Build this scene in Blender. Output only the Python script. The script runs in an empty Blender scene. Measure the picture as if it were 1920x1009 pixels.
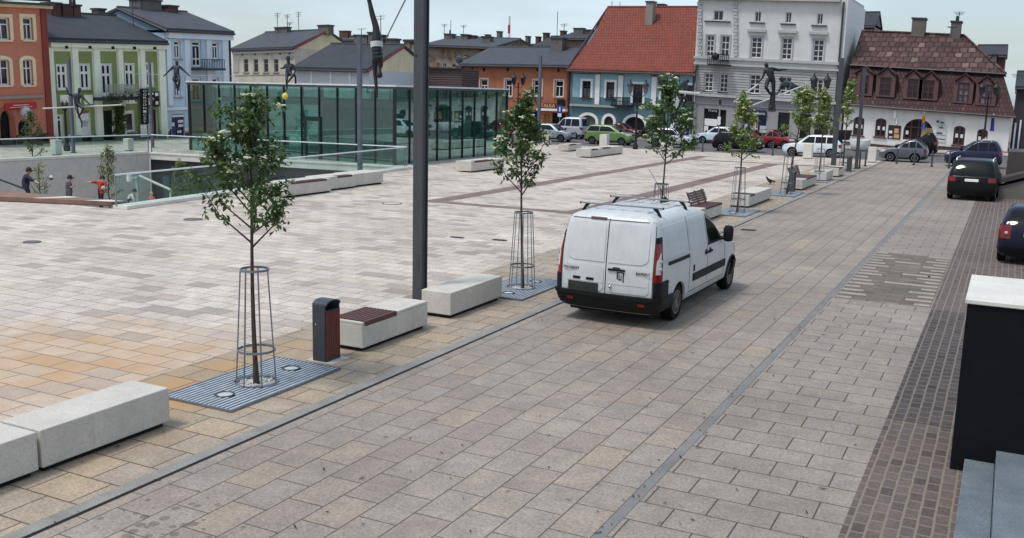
import bpy, bmesh, math, random
import numpy as np
from mathutils import Vector, Matrix
random.seed(7)
SC = bpy.context.scene
COL = SC.collection
PI = math.pi
# ------------------------------------------------------------------ camera model
HC = 4.0
FOC = 1831.31
def _cam_rows():
    p, r, y = math.radians(10.24753), math.radians(-1.355174), math.radians(26.687413)
    cy, sy, cp, sp, cr, sr = math.cos(y), math.sin(y), math.cos(p), math.sin(p), math.cos(r), math.sin(r)
    right = Vector((cy, sy, 0)); fw = Vector((-sy*cp, cy*cp, -sp)); dn = fw.cross(right)
    return cr*right + sr*dn, -sr*right + cr*dn, fw
RR, DD, FF = _cam_rows()
CAM = Vector((0, 0, HC))
def ray(x, y): return RR*((x-960)/FOC) + DD*((y-504.5)/FOC) + FF
def gnd(x, y, z=0.0):
    d = ray(x, y); return CAM + d*((z-HC)/d.z)
def atY(x, y, Y):
    d = ray(x, y); return CAM + d*(Y/d.y)
def atX(x, y, X):
    d = ray(x, y); return CAM + d*(X/d.x)
def atD(x, y, dep): return CAM + ray(x, y)*dep
# ------------------------------------------------------------------ materials
def lin(c):
    return tuple(((v/255)/12.92 if v/255 <= .04045 else ((v/255+.055)/1.055)**2.4) for v in c)
class NT:
    def __init__(s, name):
        s.m = bpy.data.materials.new(name); s.m.use_nodes = True
        s.t = s.m.node_tree; s.n = s.t.nodes; s.b = s.n['Principled BSDF']; s.out = s.n['Material Output']
    def add(s, typ, **kw):
        n = s.n.new(typ)
        for k, v in kw.items():
            if k.startswith('i_'):
                key = k[2:]; key = int(key) if key.isdigit() else key.replace('_', ' ')
                n.inputs[key].default_value = v
            else: setattr(n, k, v)
        return n
    def l(s, a, b): s.t.links.new(a, b)
    def math(s, op, a, b=None, clamp=False):
        n = s.add('ShaderNodeMath', operation=op, use_clamp=clamp)
        for i, v in enumerate((a, b)):
            if v is None: continue
            if isinstance(v, (int, float)): n.inputs[i].default_value = v
            else: s.l(v, n.inputs[i])
        return n.outputs[0]
    def mix(s, f, a, b, mode='MIX'):
        n = s.add('ShaderNodeMix', data_type='RGBA', blend_type=mode)
        for i, v in ((0, f), (6, a), (7, b)):
            if isinstance(v, (int, float)): n.inputs[i].default_value = v
            elif isinstance(v, tuple): n.inputs[i].default_value = (*v[:3], 1)
            else: s.l(v, n.inputs[i])
        return n.outputs[2]
    def ramp(s, f, stops, interp='LINEAR'):
        n = s.add('ShaderNodeValToRGB'); cr = n.color_ramp; cr.interpolation = interp
        while len(cr.elements) < len(stops): cr.elements.new(.5)
        for e, (p, c) in zip(cr.elements, stops):
            e.position = p; e.color = (*c, 1) if len(c) == 3 else c
        s.l(f, n.inputs[0]); return n.outputs[0]
    def pos(s): return s.add('ShaderNodeNewGeometry').outputs['Position']
    def obj(s): return s.add('ShaderNodeTexCoord').outputs['Object']
    def noise(s, vec, scale, detail=4, rough=.55, out=0):
        n = s.add('ShaderNodeTexNoise'); n.inputs['Scale'].default_value = scale
        n.inputs['Detail'].default_value = detail; n.inputs['Roughness'].default_value = rough
        s.l(vec, n.inputs['Vector']); return n.outputs[out]
    def scale(s, vec, sc):
        n = s.add('ShaderNodeMapping'); n.inputs['Scale'].default_value = sc; s.l(vec, n.inputs[0]); return n.outputs[0]
    def bump(s, h, strength=.3, dist=.01):
        n = s.add('ShaderNodeBump'); n.inputs['Strength'].default_value = strength; n.inputs['Distance'].default_value = dist
        s.l(h, n.inputs['Height']); s.l(n.outputs[0], s.b.inputs['Normal'])
MATS = {}
def mat(name, c, rough=.7, metal=0., var=.12, sc=3., bump=0., bsc=60., spec=.5, coat=0., grime=0., srgb=True):
    if name in MATS: return MATS[name]
    t = NT(name); c = lin(c) if srgb else c
    v = t.pos(); n1 = t.noise(v, sc, 5, .6)
    lo = tuple(x*(1-var) for x in c); hi = tuple(min(1, x*(1+var)) for x in c)
    col = t.ramp(n1, [(.3, lo), (.7, hi)])
    if grime:
        g = t.noise(t.scale(v, (1.5, 1.5, .25)), 1.3, 6, .7)
        gm = t.ramp(g, [(.48, (0, 0, 0)), (.75, (1, 1, 1))])
        col = t.mix(t.math('MULTIPLY', gm, grime), col, tuple(x*.45 for x in c))
    t.l(col, t.b.inputs['Base Color'])
    t.b.inputs['Roughness'].default_value = rough; t.b.inputs['Metallic'].default_value = metal
    t.b.inputs['Specular IOR Level'].default_value = spec
    t.b.inputs['Coat Weight'].default_value = coat; t.b.inputs['Coat Roughness'].default_value = .08
    if bump: t.bump(t.noise(v, bsc, 3, .6), bump, .01)
    MATS[name] = t.m; return t.m
# ------------------------------------------------------------------ mesh builder
_ROOT = {}
class MB:
    def __init__(s): s.v = []; s.f = []; s.mi = []; s.m = 0
    def add(s, vs, fs):
        o = len(s.v); s.v += [tuple(p) for p in vs]
        for f in fs: s.f.append([o+i for i in f]); s.mi.append(s.m)
    def hexa(s, p): s.add(p, [(3,2,1,0),(4,5,6,7),(0,1,5,4),(1,2,6,5),(2,3,7,6),(3,0,4,7)])
    def box(s, x0, x1, y0, y1, z0, z1):
        s.hexa([(x0,y0,z0),(x1,y0,z0),(x1,y1,z0),(x0,y1,z0),(x0,y0,z1),(x1,y0,z1),(x1,y1,z1),(x0,y1,z1)])
    def prism(s, pts, vec):
        n = len(pts); vec = Vector(vec); a = [Vector(p) for p in pts]; b = [p+vec for p in a]
        s.add(a+b, [list(range(n))[::-1], [n+i for i in range(n)]] + [(i, (i+1) % n, n+(i+1) % n, n+i) for i in range(n)])
    def cyl(s, p0, p1, r0, r1=None, n=10, caps=True):
        r1 = r0 if r1 is None else r1
        p0 = Vector(p0); p1 = Vector(p1); d = (p1-p0)
        if d.length < 1e-6: return
        d.normalize(); a = d.cross(Vector((0,0,1)) if abs(d.z) < .9 else Vector((1,0,0))).normalized(); b = d.cross(a)
        vs = []
        for p, r in ((p0, r0), (p1, r1)):
            for i in range(n):
                t = 2*PI*i/n; vs.append(p + a*(r*math.cos(t)) + b*(r*math.sin(t)))
        fs = [(i, (i+1) % n, n+(i+1) % n, n+i) for i in range(n)]
        if caps: fs += [list(range(n))[::-1], [n+i for i in range(n)]]
        s.add(vs, fs)
    def tube(s, path, r, n=8):
        rs = r if isinstance(r, (list, tuple)) else [r]*len(path)
        P = [Vector(p) for p in path]; vs = []; up = None
        for i, p in enumerate(P):
            d = (P[min(i+1, len(P)-1)] - P[max(i-1, 0)]).normalized()
            if up is None: up = d.cross(Vector((0,0,1)) if abs(d.z) < .9 else Vector((1,0,0))).normalized()
            a = (up - d*up.dot(d)).normalized(); up = a; b = d.cross(a)
            for k in range(n):
                t = 2*PI*k/n; vs.append(p + a*(rs[i]*math.cos(t)) + b*(rs[i]*math.sin(t)))
        fs = []
        for i in range(len(P)-1):
            for k in range(n): fs.append((i*n+k, i*n+(k+1) % n, (i+1)*n+(k+1) % n, (i+1)*n+k))
        m = (len(P)-1)*n
        fs += [list(range(n))[::-1], [m+k for k in range(n)]]
        s.add(vs, fs)
    def lathe(s, c, prof, n=16, axis='z', sx=1., sy=1.):
        c = Vector(c); vs = []
        for r, z in prof:
            for i in range(n):
                t = 2*PI*i/n; u, w = r*math.cos(t)*sx, r*math.sin(t)*sy
                vs.append(c + (Vector((u, w, z)) if axis == 'z' else Vector((z, u, w)) if axis == 'x' else Vector((w, z, u))))
        fs = []
        for j in range(len(prof)-1):
            for i in range(n): fs.append((j*n+i, j*n+(i+1) % n, (j+1)*n+(i+1) % n, (j+1)*n+i))
        fs += [list(range(n))[::-1], [(len(prof)-1)*n+i for i in range(n)]]
        s.add(vs, fs)
    def ball(s, c, r, n=10, sz=1.):
        s.lathe(c, [(max(1e-4, r*math.sin(PI*j/n)), -r*sz*math.cos(PI*j/n)) for j in range(n+1)], n)
    def ring(s, c, R, r, n=24, m=6, z=None):
        c = Vector(c); vs = []
        for i in range(n):
            t = 2*PI*i/n
            for j in range(m):
                u = 2*PI*j/m; q = R + r*math.cos(u)
                vs.append(c + Vector((q*math.cos(t), q*math.sin(t), r*math.sin(u)*(z or 1))))
        s.add(vs, [(i*m+j, ((i+1) % n)*m+j, ((i+1) % n)*m+(j+1) % m, i*m+(j+1) % m) for i in range(n) for j in range(m)])
    def grid(s, P):
        h = len(P); w = len(P[0])
        s.add([p for r in P for p in r], [(i*w+j, i*w+j+1, (i+1)*w+j+1, (i+1)*w+j) for i in range(h-1) for j in range(w-1)])
    def build(s, name, mats, parent=None, smooth=False, bevel=0., loc=None, local=False, segs=2):
        me = bpy.data.meshes.new(name)
        inv = None
        if parent is not None and not local: inv = _ROOT[parent.name].inverted()
        elif loc is not None: inv = Matrix.Translation(loc).inverted()
        vs = [inv @ Vector(p) for p in s.v] if inv is not None else s.v
        me.from_pydata([tuple(p) for p in vs], [], s.f)
        if not isinstance(mats, (list, tuple)): mats = [mats]
        for m in mats: me.materials.append(m)
        if len(mats) > 1: me.polygons.foreach_set('material_index', s.mi)
        bm = bmesh.new(); bm.from_mesh(me)
        bmesh.ops.recalc_face_normals(bm, faces=bm.faces)
        if bevel:
            es = [e for e in bm.edges if len(e.link_faces) == 2 and e.calc_face_angle(0) > .5]
            bmesh.ops.bevel(bm, geom=es, offset=bevel, segments=segs, affect='EDGES', profile=.5, clamp_overlap=True)
        bm.to_mesh(me); bm.free()
        if smooth:
            me.polygons.foreach_set('use_smooth', [True]*len(me.polygons)); me.set_sharp_from_angle(angle=math.radians(38))
        o = bpy.data.objects.new(name, me); COL.objects.link(o)
        if parent is not None:
            o.parent = parent; _ROOT[o.name] = _ROOT[parent.name]
        else:
            if loc is not None: o.location = loc
            _ROOT[o.name] = Matrix.Translation(loc) if loc is not None else Matrix.Identity(4)
        return o
def tag(o, label=None, cat=None, group=None, kind=None):
    if label: o['label'] = label
    if cat: o['category'] = cat
    if group: o['group'] = group
    if kind: o['kind'] = kind
    return o
def thing(name, label, cat, loc=(0, 0, 0), rz=0., group=None, kind=None):
    o = bpy.data.objects.new(name, None); COL.objects.link(o); o.location = loc; o.rotation_euler = (0, 0, rz)
    o.empty_display_size = .2
    _ROOT[o.name] = Matrix.Translation(loc) @ Matrix.Rotation(rz, 4, 'Z')
    return tag(o, label, cat, group, kind)
def dup(o, loc=None, rz=None, label=None, parent=None, group=None):
    c = o.copy(); COL.objects.link(c)
    if parent is not None: c.parent = parent
    else:
        if loc is not None: c.location = loc
        if rz is not None: c.rotation_euler = (0, 0, rz)
        if label: c['label'] = label
        if group: c['group'] = group
        _ROOT[c.name] = Matrix.Translation(c.location) @ Matrix.Rotation(c.rotation_euler[2], 4, 'Z')
    for ch in list(o.children): dup(ch, parent=c)
    return c
def text_mesh(txt, size, ext=.004):
    cu = bpy.data.curves.new('lettering', 'FONT'); cu.body = txt; cu.size = size; cu.extrude = ext
    cu.align_x = 'CENTER'; cu.align_y = 'CENTER'; cu.resolution_u = 3
    o = bpy.data.objects.new('lettering', cu); COL.objects.link(o)
    dg = bpy.context.evaluated_depsgraph_get(); dg.update()
    me = bpy.data.meshes.new_from_object(o.evaluated_get(dg)); bpy.data.objects.remove(o); bpy.data.curves.remove(cu)
    return me
def text(txt, size, m, parent, origin, right, up, name='lettering', squash=1., width=None):
    me = text_mesh(txt, size)
    xs = [v.co.x for v in me.vertices]; w = max(xs)-min(xs) if xs else 1
    k = (width/w) if width else squash
    right = Vector(right).normalized(); up = Vector(up).normalized(); nn = right.cross(up)
    inv = _ROOT[parent.name].inverted()
    for v in me.vertices: v.co = inv @ (Vector(origin) + right*(v.co.x*k) + up*v.co.y + nn*v.co.z)
    me.materials.clear(); me.materials.append(m)
    o = bpy.data.objects.new(name, me); COL.objects.link(o); o.parent = parent; _ROOT[o.name] = _ROOT[parent.name]
    return o
def realize(o):
    dg = bpy.context.evaluated_depsgraph_get(); dg.update()
    me = bpy.data.meshes.new_from_object(o.evaluated_get(dg), preserve_all_data_layers=True, depsgraph=dg)
    o.modifiers.clear(); o.data = me
    return o
EXPO = 0.55; SKYS = .11; SUNS = 1.5; SUNAZ = 215.; CLOUD = (4.9, 5.9, 6.7, 1)
# ------------------------------------------------------------------ camera, light, sky
cam = bpy.data.cameras.new('camera'); co = bpy.data.objects.new('camera', cam); COL.objects.link(co)
M3 = Matrix((RR, -DD, -FF)).transposed()
co.matrix_world = Matrix.Translation(CAM) @ M3.to_4x4()
cam.sensor_width = 36; cam.lens = FOC/1920*36; cam.clip_start = .1; cam.clip_end = 5000
SC.camera = co
SC.view_settings.view_transform = 'Standard'; SC.view_settings.look = 'None'; SC.view_settings.gamma = 1
SC.view_settings.exposure = EXPO
SC.cycles.max_bounces = 8; SC.cycles.transparent_max_bounces = 16; SC.cycles.caustics_reflective = False; SC.cycles.caustics_refractive = False
W = bpy.data.worlds.new('World'); SC.world = W; W.use_nodes = True
wt = W.node_tree; wn = wt.nodes; bg = wn['Background']
sky = wn.new('ShaderNodeTexSky'); sky.sky_type = 'NISHITA'; sky.sun_disc = False
SUN_EL, SUN_AZ = math.radians(64), math.radians(SUNAZ)   # azimuth clockwise from +Y
sky.sun_elevation = SUN_EL; sky.sun_rotation = SUN_AZ; sky.dust_density = 2.0; sky.air_density = 1.0
tc = wn.new('ShaderNodeTexCoord')
mp = wn.new('ShaderNodeMapping'); mp.inputs['Scale'].default_value = (1, 1, 3.2); wt.links.new(tc.outputs['Generated'], mp.inputs[0])
nz = wn.new('ShaderNodeTexNoise'); nz.inputs['Scale'].default_value = 2.6; nz.inputs['Detail'].default_value = 7; nz.inputs['Roughness'].default_value = .55
wt.links.new(mp.outputs[0], nz.inputs['Vector'])
cr = wn.new('ShaderNodeValToRGB'); cr.color_ramp.elements[0].position = .40; cr.color_ramp.elements[0].color = (.18, .18, .18, 1)
cr.color_ramp.elements[1].position = .62; cr.color_ramp.elements[1].color = (.72, .72, .72, 1)
wt.links.new(nz.outputs[0], cr.inputs[0])
mx = wn.new('ShaderNodeMix'); mx.data_type = 'RGBA'; mx.inputs[7].default_value = CLOUD
wt.links.new(cr.outputs[0], mx.inputs[0]); wt.links.new(sky.outputs[0], mx.inputs[6])
wt.links.new(mx.outputs[2], bg.inputs['Color']); bg.inputs['Strength'].default_value = SKYS
sd = bpy.data.lights.new('sun', 'SUN'); sd.energy = SUNS; sd.angle = math.radians(12); sd.color = (1, .97, .92)
so = bpy.data.objects.new('sun', sd); COL.objects.link(so)
dv = Vector((math.sin(SUN_AZ)*math.cos(SUN_EL), math.cos(SUN_AZ)*math.cos(SUN_EL), math.sin(SUN_EL)))
so.rotation_euler = dv.to_track_quat('Z', 'Y').to_euler(); so.location = (0, 0, 60)

# ------------------------------------------------------------------ paving materials
def paver_mat(name, bw, rh, rot, stops, mortar, msize=.006, off=.5, rough=.62, warp=.0, bumpd=.006, stains=0., ox=0., oy=0., ochre=None, mfac=.9, freq=2, squash=1., drips=False, patch=.22):
    t = NT(name); p = t.pos()
    m = t.add('ShaderNodeMapping'); m.vector_type = 'POINT'
    m.inputs['Location'].default_value = (ox, oy, 0); m.inputs['Rotation'].default_value = (0, 0, PI/2 if rot else 0)
    t.l(p, m.inputs[0]); v = m.outputs[0]
    if warp:
        n = t.noise(v, 2.2, 3, .6, 1)
        vm = t.add('ShaderNodeVectorMath', operation='MULTIPLY_ADD'); vm.inputs[1].default_value = (warp, warp, 0)
        t.l(n, vm.inputs[0]); t.l(v, vm.inputs[2]); v = vm.outputs[0]
    b = t.add('ShaderNodeTexBrick', offset=off, offset_frequency=freq, squash=squash, squash_frequency=3)
    for k, x in (('Scale', 1.), ('Mortar Size', msize), ('Mortar Smooth', .15), ('Bias', 0.), ('Brick Width', bw), ('Row Height', rh)): b.inputs[k].default_value = x
    b.inputs['Color1'].default_value = (0, 0, 0, 1); b.inputs['Color2'].default_value = (1, 1, 1, 1); b.inputs['Mortar'].default_value = (.5, .5, .5, 1)
    t.l(v, b.inputs['Vector'])
    col = t.ramp(b.outputs['Color'], stops)
    big = t.noise(p, .35, 4, .6); fine = t.noise(p, 34, 4, .7); mid = t.noise(p, 3.1, 5, .6)
    col = t.mix(1., col, t.ramp(big, [(.25, (1-patch,)*3), (.75, (1+patch*.6,)*3)]), 'MULTIPLY')
    col = t.mix(1., col, t.ramp(mid, [(.3, (.86, .86, .87)), (.7, (1.1, 1.1, 1.1))]), 'MULTIPLY')
    col = t.mix(1., col, t.ramp(fine, [(.3, (.68, .68, .68)), (.7, (1.28, 1.28, 1.28))]), 'MULTIPLY')
    if ochre:
        (cx, cy, rx, ry, oc) = ochre
        mm = t.add('ShaderNodeMapping'); mm.inputs['Location'].default_value = (-cx/rx, -cy/ry, 0); mm.inputs['Scale'].default_value = (1/rx, 1/ry, 0); t.l(p, mm.inputs[0])
        ln = t.add('ShaderNodeVectorMath', operation='LENGTH'); t.l(mm.outputs[0], ln.inputs[0])
        on = t.noise(p, 1.6, 3, .5)
        f = t.math('SUBTRACT', 1.25, t.math('ADD', ln.outputs['Value'], t.math('MULTIPLY', on, .9)), True)
        f = t.math('MULTIPLY', f, t.ramp(b.outputs['Color'], [(.1, (.4,)*3), (.6, (1, 1, 1))]), True)
        col = t.mix(t.math('MULTIPLY', f, 1.5, True), col, oc)
    if stains:
        vo = t.add('ShaderNodeTexVoronoi', feature='F1'); vo.inputs['Scale'].default_value = 1.7; vo.inputs['Randomness'].default_value = 1.; t.l(p, vo.inputs['Vector'])
        wv = t.add('ShaderNodeSeparateColor'); t.l(vo.outputs['Color'], wv.inputs[0])
        rad = t.math('MULTIPLY', t.math('POWER', wv.outputs[0], 3), .11)
        spot = t.math('LESS_THAN', t.math('ADD', vo.outputs['Distance'], t.math('MULTIPLY', t.noise(p, 14, 2), .05)), rad)
        col = t.mix(t.math('MULTIPLY', spot, stains), col, tuple(x*.35 for x in stops[0][1]))
        gv = t.add('ShaderNodeTexVoronoi', feature='F1'); gv.inputs['Scale'].default_value = 4.6; t.l(p, gv.inputs['Vector']); gc = t.add('ShaderNodeSeparateColor'); t.l(gv.outputs['Color'], gc.inputs[0])
        gum = t.math('LESS_THAN', gv.outputs['Distance'], t.math('MULTIPLY', t.math('POWER', gc.outputs[1], 4), .075))
        col = t.mix(t.math('MULTIPLY', gum, .6), col, tuple(x*.4 for x in stops[0][1]))
        tr = t.noise(t.scale(p, (1.1, .06, 1)), 2.2, 5, .65); col = t.mix(t.math('MULTIPLY', t.ramp(tr, [(.5, (0,)*3), (.72, (1,)*3)]), .22), col, tuple(x*.6 for x in stops[0][1]))
    if drips:
        (cx, cy, rx, ry) = drips
        dm = t.add('ShaderNodeMapping'); dm.inputs['Location'].default_value = (-cx/rx, -cy/ry, 0); dm.inputs['Scale'].default_value = (1/rx, 1/ry, 0); t.l(p, dm.inputs[0])
        dl = t.add('ShaderNodeVectorMath', operation='LENGTH'); t.l(dm.outputs[0], dl.inputs[0])
        dvv = t.add('ShaderNodeTexVoronoi', feature='F1'); dvv.inputs['Scale'].default_value = 5.5; t.l(p, dvv.inputs['Vector'])
        sp = t.math('LESS_THAN', t.math('ADD', dvv.outputs['Distance'], t.math('MULTIPLY', dl.outputs['Value'], .22)), .36)
        col = t.mix(t.math('MULTIPLY', sp, .6), col, tuple(x*.38 for x in stops[0][1]))
    col = t.mix(t.math('MULTIPLY', b.outputs['Fac'], mfac), col, mortar)
    t.l(col, t.b.inputs['Base Color'])
    t.l(t.ramp(mid, [(.3, (rough-.12,)*3), (.7, (rough+.15,)*3)]), t.b.inputs['Roughness'])
    t.b.inputs['Specular IOR Level'].default_value = .22
    h = t.math('ADD', t.math('MULTIPLY', t.math('SUBTRACT', 1, b.outputs['Fac']), 1.), t.math('MULTIPLY', fine, .25))
    t.bump(h, .6, bumpd)
    MATS[name] = t.m; return t.m
def sq(*c): return tuple(x*1.0 for x in lin(c))
M_LANE = paver_mat('lane_pavers', .655, .42, True, [(0, sq(147, 134, 123)), (.35, sq(154, 141, 129)), (.62, sq(150, 141, 132)), (.9, sq(159, 144, 129)), (1, sq(153, 144, 135))], sq(72, 62, 54), .008, stains=.6, mfac=.8, drips=(-6.5, 6.1, .9, .7), ox=.27, oy=.12)
M_STRIP = paver_mat('strip_pavers', .62, .45, False, [(0, sq(144, 133, 122)), (.5, sq(153, 141, 130)), (1, sq(149, 140, 131))], sq(64, 56, 48), .009, mfac=.85, stains=.3, ox=.1, oy=.18)
M_PLAZA = paver_mat('plaza_pavers', .61, .41, False, [(0, sq(168, 155, 143)), (.15, sq(184, 171, 158)), (.3, sq(198, 186, 173)), (.55, sq(208, 197, 184)), (.8, sq(202, 188, 172)), (1, sq(195, 185, 175))], sq(104, 90, 78), .009, stains=.25, ochre=(-11.9, 9.3, 4.6, 3.9, sq(186, 152, 116)), patch=.24)
M_NEAR = paver_mat('bench_strip_pavers', .62, .51, False, [(0, sq(156, 142, 124)), (.4, sq(168, 153, 134)), (.7, sq(166, 154, 140)), (1, sq(174, 156, 132))], sq(84, 73, 62), .010, stains=.4, ochre=(-9.6, 9.0, 2.0, 4.5, sq(176, 142, 102)), oy=.1)
M_COBBLE = paver_mat('cobbles', .235, .14, True, [(0, sq(90, 78, 74)), (.4, sq(108, 94, 89)), (.7, sq(102, 91, 88)), (1, sq(114, 100, 94))], sq(132, 122, 110), .014, warp=.02, bumpd=.03, rough=.7, mfac=.85)
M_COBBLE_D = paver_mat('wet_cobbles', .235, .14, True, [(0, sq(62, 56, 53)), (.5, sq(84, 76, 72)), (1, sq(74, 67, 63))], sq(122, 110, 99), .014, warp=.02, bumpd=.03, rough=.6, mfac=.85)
M_BAND = paver_mat('brown_band', .3, .15, False, [(0, sq(120, 100, 92)), (1, sq(142, 122, 114))], sq(96, 82, 76), .006)
M_OLIVE = paver_mat('olive_pavers', .62, .225, False, [(0, sq(104, 95, 84)), (.5, sq(122, 112, 100)), (.85, sq(114, 105, 94)), (1, sq(134, 123, 110))], sq(74, 68, 62), .008, ox=.1, oy=.18)
M_FLAG = paver_mat('far_pavement', .5, .5, False, [(0, sq(172, 158, 150)), (.5, sq(196, 182, 172)), (1, sq(184, 174, 166))], sq(120, 108, 100), .006)
M_ASPH = mat('asphalt', (96, 92, 92), .85, var=.2, sc=1.2, bump=.4, bsc=150)
M_EARTH = mat('town_ground', (120, 112, 106), .9, var=.2, sc=.5)
def granite(name, c, rough=.5):
    t = NT(name); p = t.pos(); c = lin(c)
    f = t.noise(p, 90, 3, .8); g = t.noise(p, 2.5, 4)
    col = t.ramp(f, [(.35, tuple(x*.55 for x in c)), (.5, c), (.65, tuple(x*1.5 for x in c))])
    col = t.mix(1., col, t.ramp(g, [(.3, (.8, .8, .82)), (.7, (1.15, 1.15, 1.15))]), 'MULTIPLY')
    t.l(col, t.b.inputs['Base Color']); t.b.inputs['Roughness'].default_value = rough; t.bump(f, .2, .004)
    MATS[name] = t.m; return t.m
M_GRAN = granite('grey_granite', (138, 133, 126)); M_GRAN_D = granite('dark_granite', (120, 117, 113)); M_STEP = granite('step_granite', (104, 112, 118), .6)
def concrete(name, c, grime=.35):
    t = NT(name); p = t.pos(); c = lin(c)
    n1 = t.noise(p, 2.2, 6, .65); n2 = t.noise(p, 60, 3, .7); pit = t.noise(p, 22, 2, .5)
    col = t.ramp(n1, [(.28, tuple(x*.86 for x in c)), (.72, tuple(x*1.08 for x in c))])
    col = t.mix(1., col, t.ramp(n2, [(.35, (.86,)*3), (.65, (1.1,)*3)]), 'MULTIPLY')
    st = t.noise(t.scale(p, (3, 3, .8)), 2.6, 6, .75)
    col = t.mix(t.math('MULTIPLY', t.ramp(st, [(.56, (0,)*3), (.72, (1,)*3)]), grime), col, tuple(x*.5 for x in c))
    col = t.mix(t.ramp(pit, [(.22, (.7,)*3), (.28, (0,)*3)]), col, tuple(x*.45 for x in c))
    t.l(col, t.b.inputs['Base Color']); t.b.inputs['Roughness'].default_value = .8; t.bump(n2, .25, .004)
    MATS[name] = t.m; return t.m
M_CONC = concrete('bench_concrete', (198, 192, 182), .5); M_CONC_W = concrete('wall_concrete', (196, 192, 184), .25); M_CONC_L = concrete('pale_concrete', (214, 209, 200), .2)
def wood(name, c, axis='y', scale=10):
    t = NT(name); p = t.pos(); c = lin(c)
    w = t.noise(t.scale(p, (scale, .6, scale) if axis == 'y' else (scale, scale, .6)), 5, 6, .7)
    col = t.ramp(w, [(.3, tuple(x*.55 for x in c)), (.55, c), (.75, tuple(x*1.5 for x in c))])
    t.l(col, t.b.inputs['Base Color']); t.b.inputs['Roughness'].default_value = .55; t.bump(w, .3, .004)
    MATS[name] = t.m; return t.m
M_WOOD = wood('bench_wood', (88, 54, 50)); M_WOODV = wood('bin_wood', (104, 46, 36), 'z')
M_STEEL_D = mat('dark_steel', (66, 70, 76), .42, .3, .1, 4); M_STEEL = mat('galvanised_steel', (132, 140, 150), .38, .75, .18, 14)
M_POLE = mat('pole_steel', (74, 76, 80), .45, .3, .1, 2); M_POLE_L = mat('pole_grey', (92, 98, 108), .5, .3, .1, 2); M_BLACK = mat('black_iron', (26, 26, 29), .5, .2)
M_WHITE = mat('white_paint', (226, 224, 220), .6, grime=.1); M_WRAIL = mat('white_steel', (214, 220, 220), .35, .2)
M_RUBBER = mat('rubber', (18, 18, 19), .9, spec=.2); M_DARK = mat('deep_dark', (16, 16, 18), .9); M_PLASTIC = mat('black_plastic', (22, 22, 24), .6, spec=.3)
M_RIM = mat('wheel_alloy', (150, 152, 156), .35, .7); M_CHROME = mat('chrome', (200, 202, 206), .15, 1.)
def glassy(name, c, rough=.06, spec=.5, var=.3):
    t = NT(name); c = lin(c); n = t.noise(t.pos(), .9, 3)
    t.l(t.ramp(n, [(.3, tuple(x*(1-var) for x in c)), (.7, tuple(x*(1+var) for x in c))]), t.b.inputs['Base Color'])
    t.b.inputs['Roughness'].default_value = rough; t.b.inputs['Specular IOR Level'].default_value = spec
    MATS[name] = t.m; return t.m
M_GLASS = glassy('window_glass', (34, 36, 44), .08); M_CARGLASS = glassy('car_glass', (14, 20, 21), .05, .28); M_SHOP = glassy('shop_glass', (36, 36, 42), .1)
M_CURT = glassy('curtained_glass', (104, 100, 108), .3, .4, .5)
def emis(name, c, s):
    t = NT(name); t.b.inputs['Base Color'].default_value = (*lin(c), 1); t.b.inputs['Emission Color'].default_value = (*lin(c), 1); t.b.inputs['Emission Strength'].default_value = s
    MATS[name] = t.m; return t.m
# ------------------------------------------------------------------ ground sheets
HOLE = [(-25.6, 22.2), (-27.9, 42.6), (-44.4, 41.2), (-45.2, 21.2)]
def sheet(name, pts, z, m, label, hole=False, cat=None):
    b = MB()
    if hole:
        b.add([(x, y, z) for x, y in pts] + [(x, y, z) for x, y in HOLE], [(0, 1, 5, 4), (1, 2, 6, 5), (2, 3, 7, 6), (3, 0, 4, 7)])
    else: b.add([(x, y, z) for x, y in pts], [tuple(range(len(pts)))])
    o = b.build(name, m); tag(o, label, cat or name.replace('_', ' '), kind='structure'); return o
def rect(x0, x1, y0, y1): return [(x0, y0), (x1, y0), (x1, y1), (x0, y1)]
_b = MB(); _b.add([(x, y, 0) for x, y in [(1500, -1500), (1500, 2500), (-1500, 2500), (-1500, -1500)]] + [(x, y, 0) for x, y in HOLE], [(0, 1, 5, 4), (1, 2, 6, 5), (2, 3, 7, 6), (3, 0, 4, 7)])
tag(_b.build('ground', M_EARTH), 'town ground reaching to the horizon', 'ground', kind='structure')
sheet('plaza', [(-7.5, -12), (-7.5, 71.2), (-56, 71.2), (-56, -12)], .004, M_PLAZA, 'pale sandstone paved town square', True)
sheet('bench_pavement', rect(-10.3, -7.64, -12, 66), .008, M_NEAR, 'ochre stone paving strip under the row of benches')
sheet('kerb_line', rect(-7.64, -7.47, -12, 71), .012, M_GRAN, 'grey granite line along the edge of the square')
sheet('kerb_slit', rect(-7.47, -7.42, -12, 71), .012, M_DARK, 'dark drain slit beside the granite line')
sheet('street', rect(-7.43, -3.055, -12, 71.2), .008, M_LANE, 'stone paved street lane')
sheet('channel_line', rect(-3.055, -2.945, -12, 62), .012, M_GRAN_D, 'blue grey granite channel along the street')
sheet('side_lane', rect(-2.945, -1.06, -12, 71.2), .008, M_STRIP, 'cross laid stone paving beside the channel')
sheet('cobbled_verge', rect(-1.06, 12, -12, 71.2), .008, M_COBBLE, 'brown cobbled parking verge')
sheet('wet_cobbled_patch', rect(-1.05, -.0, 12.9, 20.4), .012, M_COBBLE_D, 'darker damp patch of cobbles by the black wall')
sheet('dark_paving_patch', rect(-2.91, -1.08, 20.6, 27.6), .012, M_OLIVE, 'olive grey paving patch with pale end stones')
_b = MB(); _k = 0; _y = 20.62
while _y < 27.5:
    if _k % 2 == 0:
        for xa, xb in ((-2.9, -2.9+.3+.12*(_k % 3)), (-1.1-.3-.1*(_k % 4), -1.1)): _b.add([(xa, _y, .016), (xb, _y, .016), (xb, _y+.21, .016), (xa, _y+.21, .016)], [(0, 1, 2, 3)])
    _y += .225; _k += 1
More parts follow.
